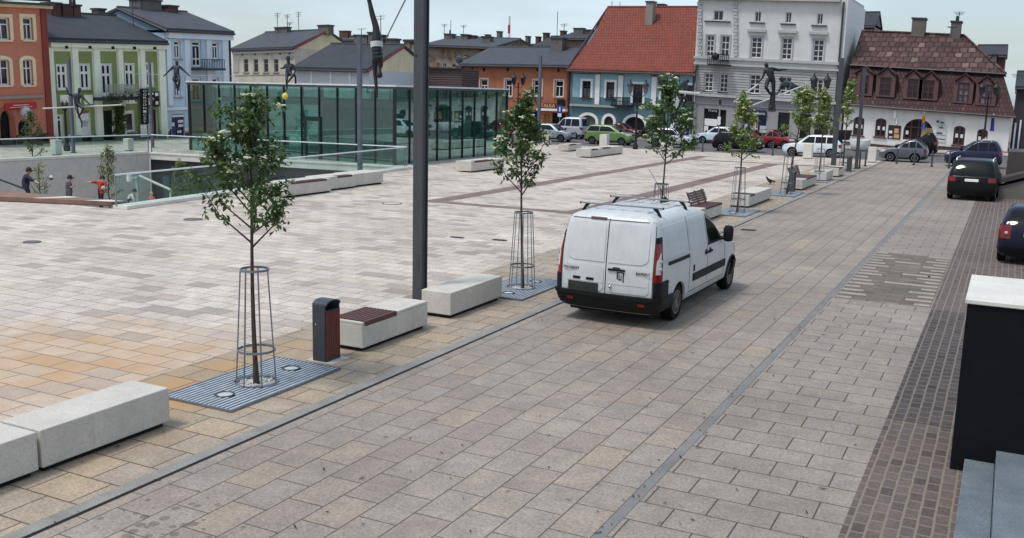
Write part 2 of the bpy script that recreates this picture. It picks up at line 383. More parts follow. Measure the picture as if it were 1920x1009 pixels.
for xa, ya_ in ((-2.2, 22.87), (-1.95, 24.2), (-2.3, 26.0)): _b.add([(xa, ya_, .016), (xa+.6, ya_, .016), (xa+.6, ya_+.21, .016), (xa, ya_+.21, .016)], [(0, 1, 2, 3)])
tag(_b.build('pale_end_stones', mat('pale_stone', (153, 143, 131), .7, var=.2, sc=5)), 'pale short stones at both ends of the dark paving rows', 'paving stones', kind='structure')
sheet('brown_band_long', rect(-19.0, -18.2, 30.2, 66), .008, M_BAND, 'brown stone band across the square')
sheet('brown_band_cross', rect(-18.2, -10.3, 30.2, 30.8), .008, M_BAND, 'brown stone band running to the benches')
sheet('brown_band_inner', rect(-13.4, -12.6, 30.8, 61.4), .008, M_BAND, 'second brown stone band along the square')
sheet('brown_band_far', rect(-18.2, -10.3, 61.4, 62.1), .008, M_BAND, 'far brown stone band')
sheet('far_kerb', rect(-60, 14, 71.2, 71.6), .014, M_GRAN, 'granite kerb at the far road')
sheet('road', rect(-140, 60, 71.6, 84.5), .004, M_ASPH, 'asphalt road in front of the far houses')
_b = MB(); _b.box(-140, 60, 84.5, 92, -.05, .12); tag(_b.build('far_pavement', M_FLAG, bevel=.02), 'pavement under the far houses', 'pavement', kind='structure')

# ------------------------------------------------------------------ sunken courtyard
sheet('courtyard_floor', [(-24, 18), (-24, 47), (-47, 47), (-47, 18)], -3.4, M_FLAG, 'sunken courtyard floor')
def hole_wall(name, i, j, m, label, cat='retaining wall', zt=-.002, th=.4):
    a, b_ = Vector((*HOLE[i], 0)), Vector((*HOLE[j], 0)); d = (b_-a).normalized(); n = Vector((d.y, -d.x, 0))
    ctr = Vector((-35.5, 31.5, 0))
    if (ctr-a).dot(n) > 0: n = -n
    b = MB(); o = (n*.004)
    p = [a+o, b_+o, b_+n*th, a+n*th]
    b.hexa([(*q.xy, -3.4) for q in p] + [(*q.xy, zt) for q in p])
    return tag(b.build(name, m), label, cat, kind='thing')
hole_wall('retaining_wall', 2, 3, M_CONC_W, 'pale concrete retaining wall on the far left side of the sunken courtyard')
hole_wall('retaining_wall', 0, 1, M_CONC_W, 'concrete retaining wall under the balustrade beside the square')
hole_wall('retaining_wall', 3, 0, M_CONC_W, 'concrete retaining wall under the brown deck')
# lower storey under the walkway: dark recess with panes
A, B = Vector((*HOLE[1], 0)), Vector((*HOLE[2], 0))
lw = thing('lower_storey_front', 'dark glazed lower storey front recessed under the pavilion walkway', 'shopfront', (A.x, A.y, -3.4))
def bb(b, s0, s1, d0, d1, z0, z1):
    u = (B-A).normalized(); n = Vector((-u.y, u.x, 0)); n = n if n.y < 0 else -n
    L = (B-A).length
    q = [A+u*(s0*L)+n*d0, A+u*(s1*L)+n*d0, A+u*(s1*L)+n*d1, A+u*(s0*L)+n*d1]
    b.hexa([(*p.xy, z0) for p in q] + [(*p.xy, z1) for p in q])
b = MB(); bb(b, 0, 1, -.5, -.1, -3.4, -.3); b.build('dark_cladding', mat('charcoal_cladding', (36, 36, 40), .5), lw)
b = MB()
for i in range(1, 12): bb(b, i/12-.002, i/12+.002, -.1, -.04, -3.4, -1.2)
b.build('mullion', M_STEEL_D, lw)
b = MB(); bb(b, .05, .95, -.098, -.09, -3.3, -1.25); b.build('glass', mat('courtyard_glass', (62, 78, 82), .12, var=.5, sc=.5), lw)
b = MB(); bb(b, -.0, 1., -.6, .0, -.3, -.003)
tag(b.build('walkway_edge', M_CONC_L), 'pale concrete slab edge of the pavilion walkway', 'slab edge', kind='thing')
# white painted coping along left rim and right rim
def coping(i, j, w, h, m, label, out=True, f0=0., f1=1.):
    a, b_ = Vector((*HOLE[i], 0)), Vector((*HOLE[j], 0)); d = (b_-a); a, b_ = a+d*f0, a+d*f1; d.normalize(); n = Vector((d.y, -d.x, 0))
    if (Vector((-35.5, 31.5, 0))-a).dot(n) > 0: n = -n
    b = MB(); p = [a-n*.04, b_-n*.04, b_+n*w, a+n*w]
    b.hexa([(*q.xy, .006) for q in p] + [(*q.xy, h) for q in p])
    return tag(b.build('coping', m, bevel=.01), label, 'coping', kind='thing')
coping(2, 3, .5, .14, M_CONC_L, 'pale stone coping on the left rim of the courtyard')
coping(0, 1, .55, .12, M_CONC_L, 'pale stone coping on the right rim of the courtyard')
coping(1, 2, .3, .1, M_CONC_L, 'pale stone coping along the pavilion walkway')
# brown deck at near rim
dk = thing('deck', 'brown planked deck with one pale stripe at the near edge of the courtyard', 'deck', (-36, 21.4, 0))
P0, P1 = gnd(-120, 372.5), gnd(210, 388)
P2, P3 = gnd(238, 377.5, .17), gnd(-120, 347, .17)
m_deck = mat('deck_brown', (128, 98, 84), .75, var=.25, sc=1.5)
b = MB(); b.hexa([(*P0.xy, .03), (*P1.xy, .03), (*P2.xy, .03), (*P3.xy, .03), (*P0.xy, .17), (*P1.xy, .17), (*P2.xy, .17), (*P3.xy, .17)]); b.build('deck_boards', m_deck, dk)
def px_of(v): c = v-CAM; return 960+FOC*c.dot(RR)/c.dot(FF)
def along(a, c, x):
    lo, hi = 0., 1.
    for _ in range(40):
        m_ = (lo+hi)/2
        if px_of(a.lerp(c, m_)) < x: lo = m_
        else: hi = m_
    return a.lerp(c, lo)
_e = [Vector((*v.xy, .174)) for v in (P0, P1, P2, P3)]
q = [along(_e[0], _e[1], 60), along(_e[0], _e[1], 78), along(_e[3], _e[2], 150), along(_e[3], _e[2], 128)]
b = MB(); b.add([tuple(v) for v in q], [(0, 1, 2, 3)]); b.build('pale_stripe', M_CONC_L, dk)
q = [along(_e[0], _e[1], 156), along(_e[0], _e[1], 209.5), along(_e[3], _e[2], 235), along(_e[3], _e[2], 205)]
b = MB(); b.add([tuple(v) for v in q], [(0, 1, 2, 3)]); b.build('stone_edge', M_CONC_L, dk)
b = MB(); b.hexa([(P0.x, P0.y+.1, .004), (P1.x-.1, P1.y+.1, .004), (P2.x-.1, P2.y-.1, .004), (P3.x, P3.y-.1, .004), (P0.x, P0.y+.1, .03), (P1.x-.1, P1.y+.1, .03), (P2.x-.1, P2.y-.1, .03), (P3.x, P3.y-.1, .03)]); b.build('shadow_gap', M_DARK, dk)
# glass balustrades
def balglass():
    t = NT('balustrade_glass'); gl = t.add('ShaderNodeBsdfGlossy'); gl.inputs['Roughness'].default_value = .03; gl.inputs['Color'].default_value = (.7, .8, .8, 1)
    tr = t.add('ShaderNodeBsdfTransparent'); tr.inputs['Color'].default_value = (.84, .93, .92, 1)
    fr = t.add('ShaderNodeLayerWeight'); fr.inputs['Blend'].default_value = .5
    mxs = t.add('ShaderNodeMixShader'); t.l(t.math('ADD', t.math('MULTIPLY', t.math('POWER', fr.outputs['Facing'], 4), .35), .03), mxs.inputs[0]); t.l(tr.outputs[0], mxs.inputs[1]); t.l(gl.outputs[0], mxs.inputs[2])
    t.l(mxs.outputs[0], t.out.inputs['Surface']); return t.m
M_BAL = balglass()
def balustrade(pts, label, n, posts=True, rail=.03, z0=.13, h=1.1):
    a, c = Vector((*pts[0], 0)), Vector((*pts[1], 0))
    t = thing('glass_balustrade', label, 'balustrade', (a.x, a.y, 0))
    b = MB(); b.tube([a+Vector((0, 0, h)), c+Vector((0, 0, h))], rail, 8); b.build('handrail', M_WRAIL, t, True)
    d = (c-a)/n; u = d.normalized(); nn = Vector((-u.y, u.x, 0))
    for i in range(n):
        p0, p1 = a+d*i+u*.02, a+d*(i+1)-u*.02
        b = MB(); b.hexa([(*(p0-nn*.008).xy, z0), (*(p1-nn*.008).xy, z0), (*(p1+nn*.008).xy, z0), (*(p0+nn*.008).xy, z0)] + [(*(p0-nn*.008).xy, h-.03), (*(p1-nn*.008).xy, h-.03), (*(p1+nn*.008).xy, h-.03), (*(p0+nn*.008).xy, h-.03)])
        b.build('glass_panel', M_BAL, t)
    for i in (0, n):
        b = MB(); p = a+d*i; b.box(p.x-.02, p.x+.02, p.y-.02, p.y+.02, z0-.02, h); b.build('corner_post', M_STEEL, t)
    return t
H0, H1, H2, H3 = HOLE
balustrade(((H0[0]+.12, H0[1]), (H1[0]+.15, H1[1])), 'glass balustrade with white handrail along the right rim of the courtyard', 11)
balustrade(((H1[0]+.15, H1[1]+.2), (H2[0], H2[1]+.2)), 'glass balustrade with steel handrail in front of the pavilion', 10)
balustrade(((H2[0]-.25, H2[1]+.2), (H3[0]-.25, H3[1])), 'glass balustrade with steel handrail along the left rim of the courtyard', 11)
# stair with sloping rail below
st = thing('stair_rail', 'grey sloping stair rail on a wall inside the courtyard', 'stair rail', tuple(atD(262, 372, 52)))
pa, pb, pc, pd = atD(262, 330, 52), atD(320, 356, 50), atD(320, 380, 50), atD(259, 378, 52)
b = MB(); b.tube([pa, pb, pc], .065, 6); b.build('rail', M_CONC_W, st)
b = MB(); b.tube([atD(256.5, 330, 52), pd + Vector((0, 0, -1))], .09, 6); b.build('post', mat('pale_green_steel', (150, 168, 164), .5), st)
lf = thing('floodlight', 'small white floodlight on the courtyard wall', 'floodlight', tuple(atD(246, 333, 51)))
b = MB(); p = atD(242, 333, 51); b.box(p.x-.08, p.x+.08, p.y-.1, p.y+.1, p.z-.2, p.z+.15); b.build('lamp_head', M_WHITE, lf)
b = MB(); b.tube([p, atD(256, 334, 52)], .05, 6); b.build('arm', M_WHITE, lf)
lf = thing('wall_lamp', 'round white lamp fixed to the concrete wall between two people', 'wall lamp', tuple(atX(96, 332, -44.3)))
p = atX(96, 332, -44.3); b = MB(); b.ball(p, .09); b.build('globe', M_WHITE, lf, True)
b = MB(); b.cyl(p+Vector((-.12, 0, -.06)), p+Vector((.06, 0, -.1)), .06); b.build('bracket', M_BLACK, lf)
dr = thing('stair_handrail', 'thin dark handrail sloping down behind the deck', 'handrail', tuple(atD(0, 335, 37)))
b = MB(); b.tube([atD(-40, 322, 37), atD(46, 354, 37)], .035, 6); b.build('rail', M_BLACK, dr)
b = MB(); b.tube([atD(-30, 326, 37), atD(-30, 366, 37)], .03, 6); b.build('post', M_BLACK, dr)

# ------------------------------------------------------------------ benches
def block(x0, x1, y0, y1, label, h=.48, group='pale concrete bench blocks', name='concrete_bench', lift=.07, m=None, wood=None, back=None, strip=None):
    t = thing(name, label, 'bench', ((x0+x1)/2, (y0+y1)/2, .008), 0, group)
    b = MB()
    if wood:
        a, c = wood
        ya, yc = y0+(y1-y0)*a, y0+(y1-y0)*c
        b.box(x0, x1, y0, y1, lift, h-.05)
        if a > 0: b.box(x0, x1, y0, ya, h-.05, h)
        if c < 1: b.box(x0, x1, yc, y1, h-.05, h)
        b.build('concrete_block', m or M_CONC, t, bevel=.012)
        if strip: b = MB(); b.box(x0, x1-strip, ya, yc, h-.05, h); b.build('top_slab', m or M_CONC, t); x0 = x1-strip
        s = MB(); n = 8 if not strip else 3; w = (x1-x0)/n
        for i in range(n): s.box(x0+w*i+.012, x0+w*(i+1)-.012, ya+.01, yc-.01, h-.04, h+.006)
        s.box(x0-.004, x0+.012, ya+.01, yc-.01, h-.07, h+.004); s.box(x1-.012, x1+.006, ya+.01, yc-.01, h-.07, h+.004)
        s.build('wood_seat', M_WOOD, t)
        if back:
            k = MB(); xb = x0+.1 if back < 0 else x1-.1; sgn = -1 if back < 0 else 1
            for i in range(5):
                zz = h+.06+i*.075; o = sgn*(.03+.03*i)
                k.hexa([(xb+o, ya+.03, zz), (xb+o+.035, ya+.03, zz), (xb+o+.035, yc-.03, zz), (xb+o, yc-.03, zz)] + [(xb+o+.02*sgn, ya+.03, zz+.058), (xb+o+.02*sgn+.035, ya+.03, zz+.058), (xb+o+.02*sgn+.035, yc-.03, zz+.058), (xb+o+.02*sgn, yc-.03, zz+.058)])
            for yy in (ya+.12, (ya+yc)/2, yc-.18): k.hexa([(xb-.02, yy, h-.02), (xb+.03, yy, h-.02), (xb+.03, yy+.05, h-.02), (xb-.02, yy+.05, h-.02), (xb+sgn*.2-.02, yy, h+.44), (xb+sgn*.2+.02, yy, h+.44), (xb+sgn*.2+.02, yy+.05, h+.44), (xb+sgn*.2-.02, yy+.05, h+.44)])
            k.build('backrest', M_WOOD, t)
    else:
        b.box(x0, x1, y0, y1, lift, h); b.build('concrete_block', m or M_CONC, t, bevel=.012)
    p = MB(); p.box(x0+.06, x1-.06, y0+.06, y1-.06, .008, lift+.02); p.build('dark_plinth', M_DARK, t)  # inset base coloured near-black to stand for the shadow gap below the block
    return t
XB0, XB1 = -9.17, -8.56
block(XB0, XB1, 4.3, 6.32, 'concrete bench block in the lower left corner, cut off by the picture edge')
block(XB0, XB1, 6.36, 8.09, 'plain concrete bench block beside the steel grate of the nearest tree')
block(XB0, XB1, 11.98, 13.87, 'concrete bench with flush slatted wood seat beside the near litter bin', wood=(.03, .5))
block(XB0, XB1, 14.64, 16.62, 'plain concrete bench block between the tall steel post and the second tree')
block(XB0, XB1, 20.6, 22.5, 'concrete bench block mostly hidden behind the white van')
block(XB0, XB1, 30.2, 32.9, 'concrete bench with wooden backrest just right of the white van', wood=(.25, .97), back=-1)
block(-9.1, -8.36, 35.9, 37.5, 'concrete bench with dark wood inlay nearest the fourth tree guard', wood=(.1, .55))
block(-9.1, -8.36, 37.53, 39.7, 'concrete bench block just in front of the small bird')
block(-8.9, -8.05, 44.5, 48.1, 'long concrete bench with wooden backrest beside the grey bin far down the row', wood=(.3, .95), back=-1)
block(-8.8, -7.95, 50.2, 52.2, 'concrete bench block below the leaning tall grey pole')
block(-8.7, -7.9, 53.6, 55.6, 'last concrete bench block before the far bin', wood=(.1, .6))
# benches on the square
def rblock(px0, px1, depth, label, h=.5, wood=None, x1=None):
    a, c = gnd(*px0), gnd(*px1); xx = (a.x+c.x)/2
    return block(xx-depth, xx, a.y, c.y, label, h, wood=wood, strip=.3)
rblock((548, 372.6), (611, 360), 1.0, 'pale parapet bench block nearest the tree crown at the courtyard rim', .55, (.1, .9))
rblock((613, 359.6), (664, 352.2), 1.0, 'middle pale parapet bench block at the courtyard rim', .55, (.4, .9))
rblock((665, 352), (716, 344.5), 1.0, 'pale parapet bench block right of the slim steel pole at the courtyard rim', .55)
rblock((889, 324.5), (940, 316), .9, 'pale bench block in front of the glass pavilion corner', .55, (.1, .6))
rblock((1107, 296.6), (1127, 294), 1., 'low bench block with dark inlay, first of the three below the green car', .55, (.1, .7))
rblock((1128, 293.8), (1147, 291.2), 1., 'middle bench block of the three in line in front of the green car', .55, (.1, .9))
rblock((1148, 291), (1168, 288.6), 1., 'end bench block of the three in line in front of the green car', .55)
rblock((1068, 284.8), (1088, 282), .8, 'single low bench block left of the line of three', .5, (.1, .6))
def cube(px, w, h, label):
    p = gnd(*px); t = thing('concrete_cube', label, 'concrete block', (p.x, p.y, .008), 0, 'square concrete planters and blocks')
    b = MB(); b.box(p.x-w, p.x, p.y, p.y+w, .05, h); b.build('block', M_CONC_L, t, bevel=.015)
    b = MB(); b.box(p.x-w+.05, p.x-.05, p.y+.05, p.y+w-.05, .008, .06); b.build('dark_plinth', M_DARK, t)  # same near-black inset base, its colour standing for the shadow gap
cube((1137, 276.5), .6, .98, 'upright pale concrete block in front of the green car')
cube((1028, 272), .55, .98, 'upright pale concrete block beside the silver car')
cube((1256, 283), .75, .62, 'pale concrete block behind the third tree')
cube((1521, 298.5), .58, 1.02, 'upright pale concrete block in front of the white crossover')
cube((1641, 305.5), .5, 1.02, 'upright pale concrete block in front of the grey estate car')
cube((105, 292), .42, .86, 'upright concrete block below the left end of the green house')
cube((241, 284), .42, .75, 'upright concrete block below the ivy on the green house')

# ------------------------------------------------------------------ litter bins
def litter_bin(x, y, label, rz=0):
    t = thing('litter_bin', label, 'litter bin', (x, y, .012), rz, 'steel litter bins')
    w, d, h = .25, .36, .92          # x width, y depth
    b = MB()
    b.box(-w/2, w/2-.02, -d/2, -d/2+.02, .0, h-.07); b.box(-w/2, w/2-.02, d/2-.02, d/2, .0, h-.07); b.box(-w/2, -w/2+.02, -d/2+.02, d/2-.02, .0, h-.07)
    b.build('body', M_STEEL_D, t, bevel=.006, local=True)
    k = MB(); n = 10; pts = []
    for i in range(n+1):
        a = PI*i/n; pts.append((-w/2, -d/2*math.cos(a)*1.0, h-.07+.07*math.sin(a)))
    for i in range(n+1):
        a = PI*(n-i)/n; pts.append((-w/2, -(d/2-.015)*math.cos(a), h-.085+.065*math.sin(a)))
    k.prism(pts, (w, 0, 0)); k.build('hood', M_STEEL_D, t, local=True)
    k = MB(); k.box(-w/2+.02, w/2-.05, -d/2+.02, d/2-.02, .02, h-.16); k.build('liner', M_DARK, t, local=True)
    k = MB(); sw = (d-.02)/8
    for i in range(8): k.box(w/2-.03, w/2-.005, -d/2+.01+sw*i+.004, -d/2+.01+sw*(i+1)-.004, .04, h-.17)
    k.build('wood_slats', M_WOODV, t, local=True)
    k = MB(); k.box(w/2-.03, w/2-.004, -d/2+.01, d/2-.01, 0, .035); k.box(w/2-.03, w/2-.004, -d/2+.01, d/2-.01, h-.165, h-.15); k.build('rail', M_STEEL_D, t, local=True)
    k = MB(); k.cyl((-w/2+.07, -d/2, .56), (-w/2+.07, -d/2-.012, .56), .014); k.build('lock', M_CHROME, t, local=True)
    k = MB(); k.box(-w/2-.1, w/2+.12, -d/2-.03, d/2+.06, -.003, .0); k.build('base_plate', M_CONC_W, t, local=True)
    return t
b0 = litter_bin(-8.8, 11.41, 'dark steel litter bin with red brown wood slats beside the nearest tree')
dup(b0, (-8.3, 43.5, .012), 0, 'litter bin beside the fifth tree, at the end of the long backrest bench')
dup(b0, (-8.02, 58.2, .012), 0, 'farthest litter bin beside the two tall poles')

# ------------------------------------------------------------------ tree guards and grates
TREES = [(-8.81, 9.89), (-8.70, 17.78), (-8.5, 26.0), (-8.32, 34.1), (-8.27, 42.2), (-8.35, 50.4), (-8.4, 58.6)]
def guard(x, y, label):
    t = thing('tree_guard', label, 'tree guard', (x, y, .02), 0, 'steel tree guards')
    H = 1.58; r0, r1 = .275, .185
    rr = lambda z: r0+(r1-r0)*z/H
    for z in (.02, .48, H):
        b = MB(); n = 28; R = rr(z); hh = .03
        vs = []
        for i in range(n):
            a = 2*PI*i/n
            for (q, zz) in ((R-.008, z-hh/2), (R+.008, z-hh/2), (R+.008, z+hh/2), (R-.008, z+hh/2)): vs.append((q*math.cos(a), q*math.sin(a), zz))
        b.add(vs, [(i*4+j, ((i+1) % n)*4+j, ((i+1) % n)*4+(j+1) % 4, i*4+(j+1) % 4) for i in range(n) for j in range(4)])
        b.build('ring', M_STEEL, t, local=True)
    for k in range(7):
        a = 2*PI*(k+.3)/7; c, s_ = math.cos(a), math.sin(a)
        b = MB(); b.cyl((r0*c, r0*s_, 0), (r1*c, r1*s_, H), .0095, n=6); b.build('bar', M_STEEL, t, local=True)
    return t
def grate(x, y, label, w=1.14, L=2.2):
    t = thing('tree_grate', label, 'tree grate', (x, y, .01), 0, 'steel tree grates')
    b = MB(); b.box(-w/2, w/2, -L/2, L/2, 0, .004); b.build('pit', M_DARK, t, local=True)
    b = MB(); n = 16; p = w/n; zt = .03
    holes = [(0, 0, .3), (.06, -.66, .135), (.0, .74, .135)]
    for i in range(n):
        xc = -w/2+p*(i+.5); cuts = []
        for hx, hy, hr in holes:
            if abs(xc-hx) < hr:
                q = math.sqrt(hr*hr-(xc-hx)**2); cuts.append((hy-q, hy+q))
        cuts.sort(); y0 = -L/2
        for c0, c1 in cuts+[(L/2, L/2)]:
            if c0 > y0: b.box(xc-p*.25, xc+p*.25, y0, c0, .006, zt)
            y0 = c1
    b.build('grate_bars', mat('grate_steel', (168, 176, 183), .55, .1, .2, 8), t, local=True)
    b = MB(); b.box(-w/2-.02, -w/2, -L/2-.02, L/2+.02, 0, .034); b.box(w/2, w/2+.02, -L/2-.02, L/2+.02, 0, .034); b.box(-w/2, w/2, -L/2-.02, -L/2, 0, .034); b.box(-w/2, w/2, L/2, L/2+.02, 0, .034)
    b.build('frame', M_STEEL, t, local=True)
    b = MB(); b.ring((0, 0, .03), .295, .016); b.build('trunk_ring', M_STEEL, t, True, local=True)
    b = MB(); b.lathe((0, 0, 0), [(.001, .01), (.28, .01), (.28, .006)], 20); rnd = random.Random(3)
    for i in range(60):
        a, r = rnd.random()*6.28, .26*math.sqrt(rnd.random()); b.ball((r*math.cos(a), r*math.sin(a), .018), .014+.012*rnd.random(), 5, .7)
    b.build('pebbles', mat('white_pebbles', (188, 184, 178), .8, var=.3, sc=30), t, local=True)
    for hx, hy, hr in holes[1:]:
        lt = MB(); lt.ring((hx, hy, .034), .115, .014, 20, 6, .5)
        lo = lt.build('ground_light', M_STEEL_D, t, True, local=True)
        g = MB(); g.lathe((hx, hy, .0), [(.001, .03), (.1, .028), (.1, .005)], 20); g.build('lens', mat('lamp_lens', (190, 192, 190), .4), lo, local=True)
    return t
ORD = ['first', 'second', 'third', 'fourth', 'fifth', 'sixth', 'seventh']
WHERE = ['nearest tree beside the litter bin', 'second tree left of the white van', 'third tree, showing above the van roof', 'fourth tree beside the wooden backrest', 'fifth tree beside the grey bin', 'sixth tree beside the white crossover', 'farthest tree of the row']
for i, (x, y) in enumerate(TREES):
    if i == 0: g0 = guard(x, y, 'tapering steel guard round the '+WHERE[0]); r0_ = grate(x-.05, y+.03, 'slatted steel grate with two ground lights under the '+WHERE[0])
    else:
        dup(g0, (x, y, .02), .4*i, 'tapering steel guard round the '+WHERE[i]); dup(r0_, (x-.05, y+.03, .01), 0, 'slatted steel grate under the '+WHERE[i])

# ------------------------------------------------------------------ posts
def post_sq(p, w, d, h, label, m, name='steel_pole', lean=0., extras=None):
    t = thing(name, label, 'pole', (p[0], p[1], .012))
    b = MB(); x, y = p[0], p[1]
    b.box(x-w/2, x+w/2, y-d/2, y+d/2, .012, h); b.build('shaft', m, t, bevel=.008)
    b = MB(); b.box(x-w*.9, x+w*.9, y-d*.9, y+d*.9, .012, .04); b.build('base_plate', m, t)
    return t
mp_ = thing('steel_post', 'massive dark grey steel post behind the bench with the wood seat', 'post', (-9.42, 15.0, .012), 0)
b = MB(); x0, y0 = -9.43, 15.0
b.box(x0-.1, x0+.1, y0-.1, y0-.07, .012, 8.6); b.box(x0-.1, x0+.1, y0+.07, y0+.1, .012, 8.6); b.box(x0-.07, x0+.07, y0-.07, y0+.07, .012, 8.6); b.build('shaft', M_POLE, mp_, bevel=.004)
b = MB(); b.box(x0-.2, x0+.2, y0-.2, y0+.2, .012, .035); b.build('base_plate', M_POLE, mp_)
b = MB(); b.box(x0-.03, x0+.05, y0-.104, y0-.1, .75, 1.05); b.build('access_hatch', M_STEEL_D, mp_)
for zz in (4.6, 5.6): 
    b = MB(); b.cyl((x0-.05, y0-.1, zz), (x0-.05, y0-.112, zz), .02); b.build('bolt', M_BLACK, mp_)
b = MB(); pf = Vector((x0, y0-.16, 5.92)); b.cyl(pf+Vector((-.17, 0, 0)), pf+Vector((.02, 0, 0)), .035); b.cyl(pf+Vector((-.2, .02, -.03)), pf+Vector((-.2, -.06, -.05)), .07, .05); b.cyl(pf+Vector((.13, 0, .05)), pf+Vector((.13, -.08, .03)), .05); b.box(x0-.13, x0+.13, y0-.13, y0-.115, 5.85, 5.98); b.build('spotlights', M_BLACK, mp_)
p = gnd(675, 322); post_sq((p.x, p.y), .2, .18, 6.45, 'slim grey steel pole standing behind the parapet benches', M_POLE_L)
p = gnd(1562, 317); post_sq((p.x, p.y), .26, .26, 6.4, 'tall dark pole leaning in view beside the far bench blocks', M_POLE)
p = gnd(1605, 317); post_sq((p.x, p.y), .18, .18, 5.85, 'thinner dark pole standing next to the far litter bin', M_POLE)
p = gnd(138, 287); post_sq((p.x, p.y), .17, .15, 5.3, 'dark steel pole in front of the green house behind the dancing figure', M_POLE_L)
p = gnd(287, 277); post_sq((p.x, p.y), .14, .12, 5.4, 'grey steel pole in front of the right bay of the green house', M_POLE_L)
p = atX(945, 250, -32.5); post_sq((p.x-2, p.y+10), .22, .22, 7.0, 'grey pole rising behind the glass pavilion in front of the orange house', M_POLE_L)
# ------------------------------------------------------------------ bollards
BOL = [((1317, 285), 'thin dark bollard in front of the white hatchback'), ((1448.5, 292), 'dark bollard in front of the dark red cars'), ((1681, 307), 'dark bollard in front of the middle of the grey estate car'), ((1713, 310), 'dark bollard at the rear wheel of the grey estate car'), ((1746.6, 313), 'dark bollard in the gap between the grey estate car and the navy van'), ((1779, 316), 'dark bollard in front of the nose of the navy people carrier'), ((1611, 316), 'short bollard beside the far litter bin'), ((1622, 312), 'short bollard left of the concrete block by the grey estate car')]
bo = None
for px, lb in BOL:
    p = gnd(*px)
    if bo is None:
        bo = thing('bollard', lb, 'bollard', (p.x, p.y, .012), 0, 'dark steel bollards along the far kerb')
        b = MB(); b.lathe((0, 0, 0), [(.055, 0), (.055, .95), (.045, .985), (.01, 1.0)], 10); b.build('shaft', M_POLE, bo, True, local=True)
        b = MB(); b.lathe((0, 0, 0), [(.09, 0), (.085, .05), (.06, .06)], 10); b.build('foot', M_BLACK, bo, True, local=True)
    else: dup(bo, (p.x, p.y, .012), 0, lb)
# manholes / gullies
def manhole(px, r, label, ring=True):
    p = gnd(*px); t = thing('manhole_cover', label, 'manhole cover', (p.x, p.y, .016))
    b = MB(); b.lathe((p.x, p.y, .012), [(.001, .005), (r*.9, .005), (r*.9, 0)], 24); b.build('lid', M_PLAZA if ring else mat('worn_iron', (104, 98, 93), .7), t)
    b = MB(); b.ring((p.x, p.y, .014), r, .02, 28, 6, .4); b.build('rim', M_STEEL_D, t)
manhole((60, 454.5), .2, 'dark round manhole cover on the paving at the left edge', False)
manhole((735, 382), .34, 'large ring shaped manhole cover near the brown band')
manhole((362, 412), .26, 'dark manhole cover behind the nearest tree', False)
def gully(px, w, d, label):
    p = gnd(*px); t = thing('drain_grate', label, 'drain', (p.x, p.y, .016))
    b = MB(); b.box(p.x-w/2, p.x+w/2, p.y-d/2, p.y+d/2, .009, .018); b.build('pit', M_DARK, t)
    b = MB()
    for i in range(6): b.box(p.x-w/2+w*(i+.2)/6, p.x-w/2+w*(i+.7)/6, p.y-d/2, p.y+d/2, .014, .024)
    b.build('bars', M_STEEL_D, t)
gully((1403, 432), .45, .3, 'dark drain grate in the street right of the van mirror')
gully((857, 446), .4, .15, 'small dark drain grate left of the second tree guard')
gully((937, 451), .4, .15, 'small dark drain grate directly behind the second tree guard')

# ------------------------------------------------------------------ right foreground: black wall, granite steps
bw = thing('stair_wall', 'black faced stair wall with pale concrete top at the right edge', 'wall', (.6, 13, 0))
b = MB(); YB = gnd(1833, 516, 1.93).y; b.box(-.24, 3.0, 11.39, YB, .0, 1.88); b.build('wall_body', mat('black_cladding', (13, 13, 16), .75, var=.4, spec=.2), bw, bevel=.006)
b = MB(); b.box(-.262, 3.0, 11.37, YB+.02, 1.882, 1.93); b.build('coping', M_CONC_L, bw, bevel=.008)
sp = thing('granite_steps', 'two grey granite steps in the lower right corner', 'steps', (.6, 10, 0))
for x0_, x1_, zt_, cuts in ((-.1, .196, .16, (5, 7.7, 9.95, 11.38)), (.2, .9, .31, (5, 6.9, 8.6, 10.2, 11.38)), (.904, 3.2, .46, (5, 7.4, 9.3, 11.38))):
    b = MB()
    for y0_, y1_ in zip(cuts, cuts[1:]): b.box(x0_, x1_, y0_+.004, y1_-.004, .0, zt_)
    b.build('step', M_STEP, sp, bevel=.008)
# far dark ramp wall on right
rw = thing('ramp_wall', 'dark weathered ramp wall with sloping coping beyond the navy hatchback', 'wall', (.6, 49, 0))
a0, a1 = gnd(1884, 368), None
zt = 2.05
M_DWALL = concrete('dark_render', (74, 66, 64), .5)
b = MB(); b.box(-.05, 6, 48.6, 52, .0, 1.95); b.build('wall_body', M_DWALL, rw, bevel=.02)
b = MB(); b.hexa([(-.25, 47.0, .0), (6, 47.0, .0), (6, 48.58, .0), (-.25, 48.58, .0), (-.25, 47.0, .5), (6, 47.0, 2.6), (6, 48.58, 2.6), (-.25, 48.58, .5)]); b.build('ramp_side', concrete('grey_render', (112, 108, 100), .6), rw)
b = MB(); b.hexa([(-.6, 46.9, .52), (6, 46.9, 2.74), (6, 48.6, 2.74), (-.6, 48.6, .52), (-.6, 46.9, .72), (6, 46.9, 2.94), (6, 48.6, 2.94), (-.6, 48.6, .72)]); b.build('sloping_coping', M_DWALL, rw)

